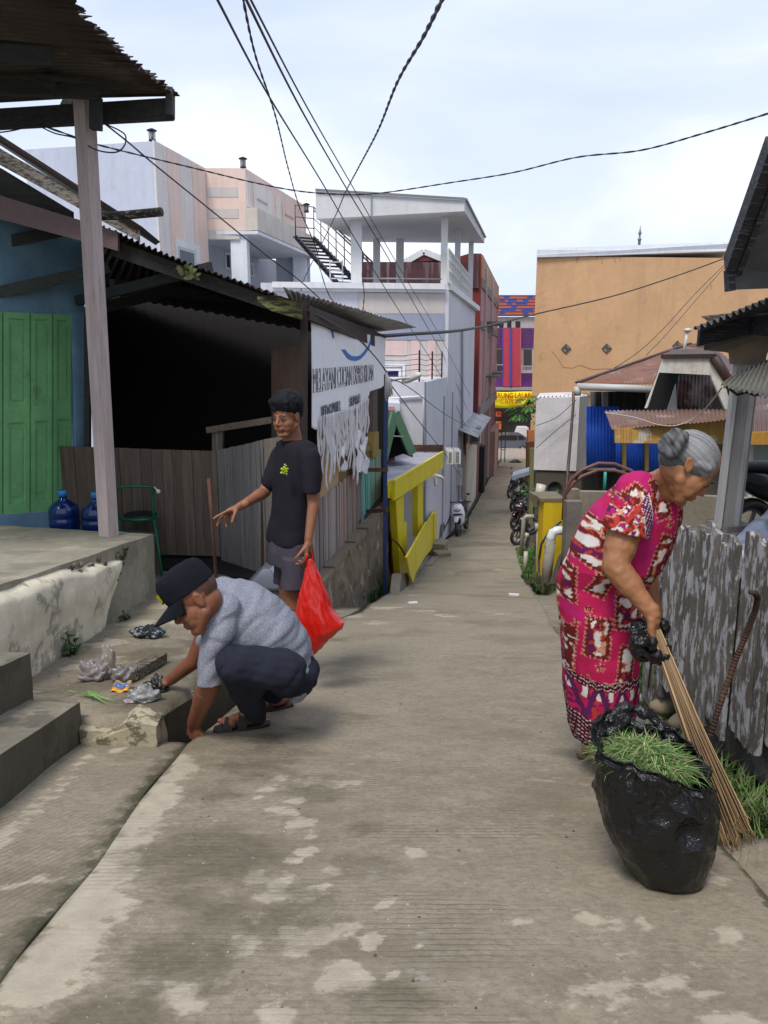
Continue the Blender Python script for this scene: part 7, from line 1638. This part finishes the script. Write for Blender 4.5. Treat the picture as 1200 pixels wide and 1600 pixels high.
# red bag hanging from his hand
hb = wr_n+V(-.0,-.02,-.125)
RBG = thing('red_bag', 'red plastic carrier bag hanging from the hand of the young man', 'bag', at(498,1015,3.95))
D = 3.98; mb = MB()
def rs(px, py, w_, d_, dx=0): return (at(px,py,D), V(w_/2/290*1.0,0,0), V(0,d_,0))
rings = [rs(484,872,8,.012), rs(486,884,16,.02), rs(489,900,28,.035), rs(491,920,42,.05), rs(493,945,58,.07), rs(496,968,74,.085), rs(500,985,78,.085), rs(504,1000,64,.07), rs(500,1012,36,.045), rs(496,1018,14,.02)]
rr2 = []
for i, (c, X, Y) in enumerate(rings): X = X+V(0,0,(.0,.0,-.01,-.02,-.03,.0,.045,.07,.06,.02)[i]); rr2.append((c, X, Y))
mb.loft(rr2, 44)
organic('sack', mb, M('red_film', rough=.22, vary=.06, bump=.5, bscale=30, trans=.18, spec=.6, dist=.006, coat=.3), RBG, .005, 2, col=rgb((224,30,16), .85),
        disp=lambda p, n: .011*fold(p, 1, (11,11,2.5), 4)+.006*fold(V(p.x+p.z*.3,p.y,p.z), 1, (26,26,7), 9))
mb = MB(); mb.tube([at(478,885,D), at(479,868,D-.02), at(483,860,D), at(488,868,D+.02), at(490,884,D)], [.008,.006,.006,.006,.008], 8); mb.build('handle', M('red_film', rough=.25, vary=.06, bump=0, trans=.1), rgb((216,30,16), .85), RBG)

# ------------------------------------------------------------------ the crouching man
MXg = gnd(390,1140); MAN = thing('person', 'older man in dark cap and grey heather shirt squatting with one arm down the drain', 'person', MXg)
TM = hframe(at(306,936,2.98), (-.80,-.26,-.55), (-.57,.05,.82), 1.06)
sk = rgb((138,88,64), .78)
mb = MB(); head(mb, TM, jaw=1.15, nose=1.1, ear_x=-.015)
mb.cap(at(318,942,3.05), at(342,958,3.16), .058, .064)
sn, en, wn_ = at(344,958,3.02), at(327,1068,3.04), at(303,1130,3.24)
sf, ef, wf = at(330,968,3.38), at(304,1032,3.42), tgnd(266,1078)+V(0,0,.05)
mb.cap(sn, en, .058, .047); mb.cap(en, wn_, .048, .032); mb.cap(en.lerp(wn_,.15), en.lerp(wn_,.45), .049, .044)
mb.cap(sf, ef, .050, .040); mb.cap(ef, wf, .040, .028)
hand(mb, wn_, (-.12,.16,-1), (-.6,-.7,0), 1, (.3,.35,.4,.4), .05, .3, 1.05)
hand(mb, wf, (-.92,-.05,-.30), (-.25,-.1,1), -1, (.42,.35,.38,.45), .16, .25, 1.05, tdir=(.35,.8,-.6))
# torso and legs under the clothes
mb.loft([(at(338,948,3.2),(.03,0,.06),(0,.12,0)), (at(370,965,3.22),(.05,0,.10),(0,.16,0)), (at(415,998,3.25),(.07,0,.09),(0,.15,0)), (at(455,1040,3.25),(.08,0,.05),(0,.15,0)), (at(460,1062,3.25),(.07,0,.0),(0,.14,0))], 20)
an_n, an_f = at(400,1118,3.27), at(432,1092,3.50)
kn_n, kn_f = at(364,1032,2.98), at(382,1038,3.45)
mb.cap(at(448,1052,3.08), kn_n, .072, .055); mb.cap(kn_n, an_n, .052, .034); mb.cap(at(450,1052,3.38), kn_f, .075, .055); mb.cap(kn_f, an_f, .052, .034)
gA = V(0,0,0); hN = gnd(418,1134); tN = gnd(338,1142); hF = gnd(455,1104); tF = gnd(395,1112)
foot(mb, hN+V(0,0,.018), tN+V(0,0,.018), s=1.0); foot(mb, hF+V(0,0,.018), tF+V(0,0,.018))
mb.cap(hN+V(-.04,0,.06), an_n, .035); mb.cap(hF+V(-.04,0,.06), an_f, .035)
hf = lambda q: (1 if (q.z > -.012 and q.x < .0 and abs(q.y) < .074) else 0)*(.75) if not (q.x > -.045 and q.z < .012) else 0
organic('body', mb, SKM, MAN, .0045, 3, vcol=skin_col(sk, rgb((120,66,58), .8), TM, hf, rgb((60,52,50), .5)))
face_extras(TM, MAN)
# cap
mb = MB(); P_ = lambda *c: TM@Vector(c); m3 = TM.to_3x3()
rg = []
for z, r_ in ((.026,.99),(.05,1.0),(.08,1.0),(.106,.95),(.126,.82),(.136,.55),(.140,.1)): rg.append((P_(-.006+.004*z*10,0,z+.01), m3@V(.105*r_,0,0), m3@V(0,.086*r_,0)))
mb.loft(rg, 36); mb.cap(P_(-.02,0,.14), P_(-.01,0,.142), .01)
organic('cap', mb, mt(CLOTH, key='navy_twill', vary=.1), MAN, .0045, 3, col=(.009,.010,.015), disp=lambda p, n: .004*fold(p, 1, (16,16,16), 5))
mb = MB()
def brim(u, v):
    a = (u-.5)*2.5; r0 = .098; r1 = .098+.085*math.cos(a*.62)**.7; r_ = lerp(r0, r1, v); return P_(math.cos(a)*r_*1.0+.002, math.sin(a)*(.083+.0*v)*(1-.12*v), .042-.028*v-.05*(abs(u-.5)*2)**2*.5*v-.004)
mb.grid(brim, 24, 10, None, True, thick=m3@V(0,0,-.006)); mb.build('cap_brim', mt(CLOTH, key='navy_twill', vary=.1), (.009,.010,.015), MAN)
mb = MB()
for (y0, y1, z0, z1, c) in ((-.024,.024,.066,.100,(150,140,40)),(-.012,.012,.070,.095,(150,70,30)),(-.02,.02,.056,.066,(120,120,40))): 
    mb.add([P_(.1045-.0,y0,z0), P_(.1045,y1,z0), P_(.1005,y1,z1), P_(.1005,y0,z1)], [(0,1,2,3)], rgb(c, .7)); mb.add([P_(.1055+.003,y0,z0), P_(.1055+.003,y1,z0), P_(.1015+.004,y1,z1), P_(.1015+.004,y0,z1)], [(0,1,2,3)], rgb(c, .7))
mb.prism([P_(.10,-.024,.064), P_(.10,.024,.064), P_(.098,.024,.098), P_(.098,-.024,.098)], m3@V(.011,0,0), rgb((150,140,40), .7))
mb.prism([P_(.10,-.011,.070), P_(.10,.011,.070), P_(.098,.011,.092), P_(.098,-.011,.092)], m3@V(.013,0,0), rgb((160,84,40), .7))
mb.build('cap_badge', mt(CLOTH), (.3,.3,.05), MAN)
# shirt
mb = MB(); k_ = 1/352
def ss(px, py, D, nx_, nz_, r_, d_): n_ = V(nx_,0,nz_).normalized(); return (at(px,py,D), n_*r_*k_, V(0,d_,0))
mb.loft([ss(318,932,3.10,-.6,.85,25,.074), ss(326,939,3.13,-.5,.9,35,.10), ss(346,952,3.18,-.2,1,47,.17), ss(366,962,3.2,.1,1,55,.205), ss(392,975,3.22,.35,1,57,.205), ss(420,995,3.24,.6,.8,54,.195), ss(446,1020,3.27,.75,.65,46,.18), ss(463,1043,3.28,.9,.4,31,.18), ss(469,1062,3.28,1,.1,22,.175), ss(468,1076,3.28,1,0,17,.16)], 40, power=2.3)
mb.cap(at(350,952,3.04), at(342,985,3.0), .072, .070)
mb.loft([(at(348,955,3.03),(.070,0,.02),(0,.072,0)), (at(338,1000,3.0),(.064,0,.005),(0,.068,0)), (at(331,1040,3.0),(.060,0,.003),(0,.064,0)), (at(329,1068,3.0),(.060,0,.004),(0,.062,0))], 24)
mb.cap(at(340,960,3.36), at(325,1000,3.40), .066, .060)
SHM = M('heather_shirt', rough=.95, vary=.30, vscale=130, bump=.3, bscale=300, spec=.1, grain=None, spot=.45, spcol=(.12,.12,.15), spscale=190, spth=.50, dist=.004)
def mshirt(p, n):
    return .014*fold(V(p.x+p.z*.6,p.y,p.z-p.x*.8), 1, (3,3,9), 2)+.007*fold(V(p.x+p.z*.9,p.y,p.z-p.x*.5), 1, (3,4,16), 8)*min(1, max(0, (p.x-at(400,1000,3.2).x)*6+.3))
organic('shirt', mb, SHM, MAN, .0055, 4, col=rgb((158,161,174), .74), disp=mshirt)
mb = MB(); mb.loft([(at(322,926,3.12),(-.035,0,.06),(0,.068,0)), (at(314,932,3.08),(-.03,0,.058),(0,.062,0)), (at(318,938,3.12),(-.03,0,.066),(0,.076,0)), (at(326,940,3.15),(-.035,0,.07),(0,.080,0))], 28)
organic('collar', mb, SHM, MAN, .005, 2, col=rgb((158,161,174), .74))
# trousers
mb = MB()
mb.ell(at(458,1052,3.25), (.12,.17,.10))
for hp, kn, an, hw in ((at(446,1048,3.03), at(366,1036,2.95), at(400,1118,3.24), 1), (at(448,1052,3.36), at(384,1042,3.44), at(430,1088,3.50), 1)):
    mb.cap(hp, kn, .094, .080); mb.cap(kn, kn.lerp(an,.5), .078, .066); mb.cap(kn.lerp(an,.45), an+V(0,0,.012), .064, .052)
    mb.cap(hp.lerp(kn,.5)+V(0,0,-.03), kn.lerp(an,.5)+V(.03,0,0), .05, .05)
organic('trousers', mb, mt(CLOTH, key='navy_cotton', vary=.12), MAN, .0055, 4, col=(.020,.022,.034), disp=lambda p, n: .013*fold(p, 1, (9,9,12), 6))
for (h_, t_, lb) in ((hN, tN, 0), (hF, tF, 1)):
    d = (t_-h_).normalized(); mb = MB(); mb.loft([(h_-d*.012+V(0,0,.012),V(0,.02,0),V(0,0,.010)), (h_+d*.04+V(0,0,.012),V(0,.038,0),V(0,0,.012)), (h_+d*.15+V(0,0,.010),V(0,.042,0),V(0,0,.010)), (h_+d*.22+V(0,0,.010),V(0,.048,0),V(0,0,.010)), (t_+d*.01+V(0,0,.010),V(0,.024,0),V(0,0,.009))], 16)
    sd_ = mb.build('sandal', mt(PLAST, rough=.6), rgb((58,40,38), .6), MAN)
    for f_, w_ in ((.42,.020),(.68,.018)):
        mb = MB(); c = h_+d*.26*f_; pr = [c+V(0,.047*math.cos(a),.012+(.066 if f_ < .5 else .045)*math.sin(a)) for a in [k*PI/10 for k in range(11)]]
        vs = []; 
        for p in pr: vs += [p-d*w_, p+d*w_]
        mb.add(vs, [(2*i,2*i+1,2*i+3,2*i+2) for i in range(10)], None, True); vs2 = [Vector(p)+(Vector(p)-c).normalized()*.005 for p in vs]; mb.add(vs2, [(2*i,2*i+2,2*i+3,2*i+1) for i in range(10)], None, True)
        mb.build('strap', mt(PLAST, rough=.6), rgb((62,44,42), .6), sd_)

# ------------------------------------------------------------------ the elderly woman
WG = V(at(940,1190,2.82).x, 2.82, gz(2.82)); WOM = thing('person', 'grey haired woman in patterned magenta dress bending down with a stick broom', 'person', WG)
TW = hframe(at(1076,731,2.52), (.70,-.10,-.72), (.70,0,.72), .93)
sk = rgb((164,112,76), .80)
mb = MB(); head(mb, TW, nose=.85, jaw=.95, ear_x=-.026, er=R(-38))
nk = at(1022,762,2.66)
mb.cap(at(1064,742,2.54), nk, .050, .056); mb.cap(at(1050,768,2.56), at(1030,785,2.64), .030, .04); mb.cap(nk, at(990,785,2.72), .052, .055)
s1_, e1_, w1_ = at(985,795,2.58), at(961,884,2.50), at(1020,960,2.42)
mb.cap(s1_, e1_, .060, .046); mb.cap(s1_.lerp(e1_,.3), s1_.lerp(e1_,.75)+V(.0,0,0), .060, .054); mb.cap(e1_, w1_, .045, .027); mb.cap(e1_.lerp(w1_,.1), e1_.lerp(w1_,.45), .046, .042)
s2_, e2_, w2_ = at(1015,800,2.92), at(1010,880,2.95), at(1022,950,2.85)
mb.cap(s2_, e2_, .05, .04); mb.cap(e2_, w2_, .04, .026)
hand(mb, w1_, (.12,.0,-1), (.80,-.55,.1), 1, (.85,.9,.95,.95), 0, .6, 1.0)
hand(mb, w2_, (.1,-.2,-1), (.6,.6,0), 1, (.5,.5,.5,.5), 0, .4, .9)
mb.loft([(nk,(.05,0,-.03),(0,.07,0)), (at(975,800,2.75),(.08,0,-.03),(0,.14,0)), (at(940,920,2.78),(.11,0,0),(0,.14,0)), (at(938,1000,2.80),(.10,0,0),(0,.15,0))], 18)
for (k1, a1) in ((at(930,1080,2.90), at(921,1162,2.92)), (at(955,1080,2.70), at(968,1172,2.72))):
    mb.cap(V(k1.x,k1.y,k1.z+.25), k1, .075, .052); mb.cap(k1, a1, .050, .032); g0 = V(a1.x, a1.y, gz(a1.y)+.014); foot(mb, g0+V(-.035,.01,0), g0+V(.185,-.03,0), s=.92); mb.cap(g0+V(0,0,.05), a1, .033)
organic('body', mb, SKM, WOM, .0040, 4, vcol=skin_col(sk, rgb((150,96,76), .8), TW), disp=lambda p, n: .0018*mnoise.noise(p*55))
face_extras(TW, WOM, brow=rgb((120,100,84), .5))
# hair and bun
P_ = lambda *c: TW@Vector(c); m3 = TW.to_3x3(); TWi = TW.inverted()
mb = MB(); mb.ell(P_(-.022,0,.036), (.101,.083,.090), m=m3, nu=24, nv=16); mb.ell(P_(-.065,0,-.005), (.052,.070,.062), m=m3); mb.cap(P_(.03,.066,.035), P_(-.005,.074,.020), .014); mb.cap(P_(.03,-.066,.035), P_(-.005,-.074,.020), .014)
def wh(p, n):
    q = TWi@p; ang = math.atan2(q.z-.02, abs(q.y)*1.2+.01); s_ = mnoise.noise(V(ang*16, q.x*5+q.z*3, q.y*6))*.6+mnoise.noise(V(ang*45, q.x*9, q.y*11))*.5
    g_ = .20+.20*s_; 
    if q.z < .005: g_ *= .55
    return (max(.02,g_), max(.02,g_*1.0), max(.02,g_*1.03))
HM = mt(CLOTH, key='grey_hair', rough=.6, vary=.12, bump=.3, bscale=200)
organic('hair', mb, HM, WOM, .0038, 3, vcol=wh, disp=lambda p, n: .0022*mnoise.noise(V((TWi@p).y*60,(TWi@p).z*60,(TWi@p).x*10)))
mb = MB(); bc = at(1050,692,2.47)
for k, (dx, dz_, l, r_) in enumerate(((-.006,.004,.030,.022),(.012,-.006,.032,.022),(-.020,.004,.018,.018),(.0,.018,.02,.016))):
    c = bc+V(dx,-.01*(k % 2),dz_); mb.cap(c+V(-.5*l,0,-.8*l), c+V(.5*l,0,.8*l), r_)
mb.cap(bc, P_(-.09,0,.02), .024, .03)
organic('hair_bun', mb, HM, WOM, .0035, 2, vcol=lambda p, n: (lambda g_: (g_,g_,g_*1.05))(max(.02, .10+.11*mnoise.noise(V(p.x*90+p.z*60, p.y*20, p.z*18-p.x*20)))), disp=lambda p, n: .003*mnoise.noise(V(p.x*120+p.z*80, p.y*20, 0)))
# dress
def proj_side(p):
    """cloth pattern is laid out in the side plane of the dress"""
    q = V(p.x, 2.72, p.z); d = q.y*math.cos(PITCH)-q.z*math.sin(PITCH); return 600+1200*q.x/d, 800-1200*(q.y*math.sin(PITCH)+q.z*math.cos(PITCH))/d
MAG = rgb((188,34,84), .84); MAG2 = rgb((182,36,102), .84); BRN = rgb((112,34,30), .8); WHT = rgb((222,212,206), .82); GLD = rgb((206,150,120), .8); PUR = rgb((104,34,90), .7); ORG = rgb((184,60,50), .8)
PT = [(918,838,27,35,.5),(925,893,14,25,.35),(884,905,9,28,0),(966,940,21,27,.08),(920,978,18,31,.08),(962,1022,14,34,.15),(886,1005,7,38,0),(1012,862,17,42,.35),(972,768,17,24,-.7),(1006,766,12,30,-.25),(1044,818,11,34,.1),(1030,905,10,22,.3),(990,985,12,22,.1),(900,765,5,5,0)]
GLY = [(908,937,5),(923,1021,6),(944,797,5),(1021,804,6),(950,905,4),(893,960,4),(955,1066,0),(905,1042,5)]
def dress_col(p, n):
    x, y = proj_side(p); sd2 = 0 if p.y < 2.76 else 1
    if sd2: x += 37; y += 23
    x += 1.5*mnoise.noise(V(x*.06,y*.06,1)); y += 1.5*mnoise.noise(V(x*.06,y*.06,5))
    if y > 1043:
        t = y-1043+.012*(x-940)**2*.1
        if t < 2: return GLD
        if t < 15 or t > 62:
            zz = abs(((x*.16) % 2)-1)*4; ph_ = ((t+zz) % 6.5)
            if ph_ < 1.5 and (int(x*.8) % 3): return WHT
            return tuple(k*.75 for k in rgb((96,24,44), .8))
        u = (x-.35*(y-1050)) % 34; v_ = (x+.35*(y-1050)) % 34
        if u < 7 or v_ < 7: return PUR
        if (u+v_) % 34 < 13 and t < 30: return WHT
        if mnoise.noise(V(x*.09,y*.09,3)) > .12: return ORG
        return MAG if mnoise.noise(V(x*.14,y*.14,8)) > -.1 else PUR
    for (cx2, cy2, hx, hy, an) in PT:
        dx, dy = x-cx2, y-cy2; ca, sa = math.cos(an), math.sin(an); a, b = (dx*ca+dy*sa), (-dx*sa+dy*ca)
        if abs(a) > hx+6 or abs(b) > hy+6: continue
        tooth = abs(((a+b*1.0) % 7)/3.5-1)*3.2
        e = max(abs(a)-hx, abs(b)-hy)+tooth-2.0
        if e < 0:
            if e > -1.4: return GLD
            if e > -6.2 or min(hx,hy) < 8: return BRN if mnoise.noise(V(x*.2,y*.2,0)) < .28 or min(hx,hy) >= 8 else WHT
            k = mnoise.noise(V(x*.07,y*.07,7)); k2 = mnoise.noise(V(x*.16,y*.16,2))
            if abs(k) < .035: return GLD
            if k > .05: return WHT
            if k2 > .18: return ORG
            if k < -.22: return PUR
            return BRN
    for (cx2, cy2, r_) in GLY:
        d = math.hypot(x-cx2, y-cy2)
        if d < r_*1.3:
            w_ = mnoise.noise(V(x*.3,y*.3,cx2)); 
            if abs(w_) < .12: return GLD
            if w_ > 0 and d < r_: return BRN
    return MAG if mnoise.noise(V(x*.03,y*.03,11))+.004*(y-860) > -.1 else MAG2
DRM = mt(CLOTH, key='batik_cotton', rough=.85, vary=.06, bump=.15)
rows = [(744,1002,1030,.06),(750,986,1042,.10),(760,966,1050,.15),(775,948,1055,.17),(795,926,1056,.18),(820,908,1052,.175),(850,893,1040,.17),(880,883,1026,.17),(910,877,1012,.175),(950,875,1000,.185),(1000,881,995,.19),(1050,885,997,.19),(1100,887,994,.185),(1135,890,985,.18),(1151,898,974,.17)]
mb = MB(); rg = []
for (y, l, r_, d_) in rows:
    a, b = at(l,y,2.74), at(r_,y,2.74); yc = 2.72+(.0 if y < 900 else .05); cc = (a+b)/2; cc.y = yc; rg.append((cc, V((b.x-a.x)/2,0,0), V(0,d_,0)))
mb.loft(rg, 48, power=2.3)
mb.cap(at(995,768,2.60), at(985,800,2.56), .075, .070)
def dfold(p, n):
    x, y = proj_side(p); t = min(1, max(0, (y-900)/200)); return .014*t*fold(p, 1, (11,11,2.2), 4)+.007*fold(p, 1, (8,8,8), 1)
organic('dress', mb, DRM, WOM, .0042, 4, vcol=dress_col, disp=dfold)
mb = MB()
mb.loft([(at(992,765,2.60),(.070,0,.02),(0,.075,0)), (at(986,790,2.56),(.078,0,.012),(0,.072,0)), (at(981,815,2.54),(.080,0,-.010),(0,.070,0)), (at(978,831,2.53),(.080,0,-.020),(0,.068,0))], 28)
def slv(p, n):
    x, y = proj_side(p); u = x-.12*(y-800)
    if 975 < u < 989: return WHT if (int(x*.55+y*.3) % 3 == 0 and int(y*.55-x*.2) % 2 == 0) else PUR
    if 989 <= u < 991: return WHT
    k = mnoise.noise(V(x*.075,y*.075,4)); k2 = mnoise.noise(V(x*.16,y*.16,9))
    if y > 825 and (int(x*.5) % 2): return WHT
    if abs(k) < .05: return GLD
    if k > .08: return ORG if k2 < .1 else BRN
    return WHT if k2 > .08 else (MAG2 if k2 < -.15 else PUR)
organic('sleeve', mb, DRM, WOM, .0042, 3, vcol=slv, disp=lambda p, n: .005*fold(p, 1, (12,12,8), 3))
# sandals under her feet
for a1 in (at(921,1162,2.92), at(968,1172,2.72)):
    g0 = V(a1.x, a1.y, gz(a1.y)+.008); mb = MB(); mb.loft([(g0+V(-.045,.01,0),V(0,.02,0),V(0,0,.007)), (g0+V(0,0,0),V(0,.034,0),V(0,0,.009)), (g0+V(.12,-.02,0),V(0,.042,0),V(0,0,.008)), (g0+V(.19,-.03,0),V(0,.02,0),V(0,0,.007))], 14); mb.build('sandal', mt(PLAST, rough=.6), rgb((120,72,48), .6), WOM)
# broom of coconut sticks
BRM = thing('stick_broom', 'long broom of bundled coconut leaf sticks reaching from her hand into the drain', 'broom', gnd(1150,1306,-.05))
rn = random.Random(8); mb = MB(); ta, tb_ = at(1024,985,2.42), at(1145,1306,2.16); ax_ = (tb_-ta).normalized(); sx_ = ax_.cross(V(0,1,0)).normalized(); sy_ = ax_.cross(sx_)
for k in range(150):
    a = rn.uniform(0,2*PI); q = rn.random()**.5; o_ = sx_*math.cos(a)*q+sy_*math.sin(a)*q; l = rn.uniform(.90,1.03)
    b0 = ta+o_*.016; b1 = ta.lerp(tb_,.45)+o_*.030; b2 = ta.lerp(tb_, l)+o_*.058+sx_*rn.uniform(-.012,.012); b3 = b2+(b2-b1)*.06+sx_*rn.uniform(-.02,.02)
    c = tuple(x*_f for _f in [rn.uniform(.6,1.25)] for x in rgb(rn.choice([(196,164,118),(176,144,100),(140,112,80),(108,88,66)]), .8))
    mb.tube([b0, b1, b2, b3], [.0024,.0022,.0016,.0008], 5, c)
mb.build('sticks', mt(WOOD, vary=.1, bump=0, rough=.7), (.5,.35,.2), BRM)
# black bag wrapped round the broom hand
FILM = M('black_film', rough=.13, vary=.05, bump=.6, bscale=11, spec=.5, dist=.04)
HBG = thing('hand_bag_wrap', 'crumpled black plastic bag bunched around the hand that grips the broom', 'bag', at(1020,1010,2.42))
mb = MB(); c0 = at(1020,1008,2.43)
mb.ell(c0+V(-.030,.03,.01), (.035,.05,.075)); mb.ell(c0+V(.010,-.015,-.015), (.052,.055,.030)); mb.ell(c0+V(.022,-.01,-.040), (.036,.045,.026)); mb.ell(at(1002,999,2.38), (.036,.045,.030)); mb.cap(at(990,985,2.40), at(1018,1004,2.36), .018, .022); mb.ell(c0+V(.045,.04,.03), (.020,.03,.055)); mb.ell(c0+V(-.005,.04,-.03), (.06,.04,.045)); mb.cap(c0+V(.03,.0,-.03), c0+V(.055,.03,.05), .014)
organic('film', mb, FILM, HBG, .0045, 1, col=(.006,.006,.007), disp=lambda p, n: .018*fold(p, 1, (20,20,14), 2)+.006*fold(p, 1, (60,60,60), 5))

# ------------------------------------------------------------------ the black sack with cut grass
SX = at(1038,1392,1.90); SG_ = thing('black_sack', 'black plastic sack stuffed with cut green grass standing on the lane', 'sack', V(SX.x,1.93,gz(1.93)))
D = 1.94; kk = 1/565
rows = [(1392,1015,1072,.075),(1380,998,1086,.105),(1355,978,1098,.125),(1320,960,1106,.140),(1280,945,1109,.148),(1240,938,1109,.150),(1205,935,1108,.148)]
mb = MB(); nR = 64; RG = []
for (y, l, r_, d_) in rows:
    a, b = at(l,y,D), at(r_,y,D); c = (a+b)/2; RG.append((c, (b.x-a.x)/2, d_))
RG[0] = (V(RG[0][0].x, D, gz(D)+.004), RG[0][1], RG[0][2])
rimz = lambda a: .0
def sackpt(u, v, inner=0):
    """u round the bag, v from foot to rim; the rim is high at the back and left, folded low at the front right"""
    a = 2*PI*u; ca, sa = math.cos(a), math.sin(a)
    top = at(1000,1203,D).z; back = max(0, sa); left = max(0, -ca)
    rim = top+.034+.040*back+.048*left*(1-.3*back)-.035*max(0,ca)*(1-back)+.016*math.sin(a*3+1)+.014*mnoise.noise(V(ca*3,sa*3,0))
    zf = RG[0][0].z; z = lerp(zf, rim, v)
    zz = [c.z for c, _, _ in RG]; cxs = [c.x for c, _, _ in RG]; rx = [w_ for _, w_, _ in RG]; ry = [d_ for _, _, d_ in RG]
    o_ = np.argsort(zz); f_ = lambda arr: float(np.interp(min(z, top), np.array(zz)[o_], np.array(arr)[o_]))
    X, rx_, ry_ = f_(cxs), f_(rx), f_(ry)
    over = max(0, z-top); fl = 1+over*1.0-.10*(v > .96)
    p = V(X+ca*rx_*fl, D+.02+math.copysign(abs(sa)**.9, sa)*ry_*fl, z)
    n = V(ca, sa, 0); am = .25+.75*min(1, v*1.6)
    cr1 = .8-abs(mnoise.noise(V(p.x*8,p.y*8,p.z*5+3)))*2.6; cr2 = .6-abs(mnoise.noise(V(p.x*19+5,p.y*19,p.z*12+p.x*6)))*2.3; cr3 = .3-abs(mnoise.noise(V(p.x*44,p.y*44,p.z*34)))
    fr = max(0, ca)*max(0, -sa+.3)
    return p+n*((.013*cr1+.010*cr2*(1+1.5*fr)+.005*cr3)*am)-n*inner
mb = MB(); nu, nv = 220, 120
vs = [sackpt(i/nu, j/nv) for j in range(nv+1) for i in range(nu)]; q = lambda i, j: j*nu+i % nu
fs = [(q(i,j), q(i+1,j), q(i+1,j+1), q(i,j+1)) for j in range(nv) for i in range(nu)]; fs.append(tuple(q(i,0) for i in range(nu-1,-1,-1)))
m0 = len(vs); nj = 40
for j in range(nj+1): vs += [sackpt(i/nu, 1-j/nj*.28, .004+.012*(j/nj)) for i in range(nu)]
q2 = lambda i, j: m0+j*nu+i % nu
fs += [(q2(i,j), q2(i+1,j), q2(i+1,j+1), q2(i,j+1)) for j in range(nj) for i in range(nu)]
fs += [(q(i,nv), q(i+1,nv), q2(i+1,0), q2(i,0)) for i in range(nu)]
mb.add(vs, fs, None, True); mb.build('film', FILM, (.005,.005,.006), SG_)
# handles of the sack arching behind
mb = MB(); 
for pts, r_ in (([at(940,1165,2.08), at(945,1135,2.09), at(962,1112,2.10), at(985,1106,2.11), at(1012,1118,2.10), at(1035,1140,2.09), at(1048,1162,2.06)], .018), ([at(975,1108,2.1), at(1000,1106,2.12), at(1030,1125,2.13), at(1046,1150,2.1)], .013)):
    P = smooth_path(pts, 5); mb.tube(P, [r_*(.8+.35*math.sin(i*1.1)) for i in range(len(P))], 10)
mb.loft([(at(942,1168,2.06),(.03,0,0),(0,.02,0)), (at(958,1135,2.09),(.035,0,0),(0,.02,0)), (at(975,1115,2.1),(.03,0,0),(0,.015,0))], 14)
organic('handle', mb, FILM, SG_, .004, 1, col=(.010,.010,.012), disp=lambda p, n: .007*fold(p, 1, (40,40,30), 2))
# heap of cut grass in the sack
cg = V(at(1015,1190,D).x, D+.02, at(1015,1200,D).z)
mb = MB(); mb.ell(cg+V(.0,0,-.035), (.130,.120,.040)); o = organic('grass_bed', mb, LEAF, SG_, .008, 1, col=(.05,.08,.02), disp=lambda p, n: .012*mnoise.noise(p*40))
rn = random.Random(12); mb = MB()
for k in range(2300):
    a = rn.uniform(0,2*PI); q_ = rn.random()**.5; px_, py_ = .118*q_*math.cos(a), (.104 if math.sin(a) > 0 else .088)*q_*math.sin(a)
    p = cg+V(px_, py_, .012+.035*(1-q_)-.18*px_*(1 if px_ > 0 else .25)-.045*max(0,px_*6)*.3+rn.uniform(-.012,.014)); b = rn.uniform(0,2*PI); d = V(math.cos(b), math.sin(b), rn.uniform(-.15,.30)).normalized()
    if q_ > .8 and rn.random() < .55: d = V(-math.cos(a)*.8+rn.uniform(-.5,.5), -math.sin(a)*.8+rn.uniform(-.5,.5), .25).normalized()
    if px_ < -.09 and rn.random() < .2: d = V(-1, rn.uniform(-.5,.3), rn.uniform(-.2,.4)).normalized()
    l = rn.uniform(.03,.10); w_ = rn.uniform(.0006,.0017); s = d.cross(V(0,0,1)).normalized()*w_; m_ = p+d*l*.55+V(0,0,rn.uniform(0,.012)); t_ = p+d*l+V(0,0,-rn.uniform(-.005,.02))
    c = tuple(x*_f for _f in [rn.uniform(.6,1.35)] for x in rn.choice([(.07,.16,.03),(.10,.22,.045),(.13,.24,.06),(.045,.10,.022),(.25,.29,.11),(.32,.28,.15),(.19,.27,.10)]))
    mb.add([p-s, p+s, m_+s, t_, m_-s], [(0,1,2,4),(4,2,3)], c)
o = mb.build('cut_grass', LEAF, (.15,.3,.06), SG_); o['kind'] = 'stuff'
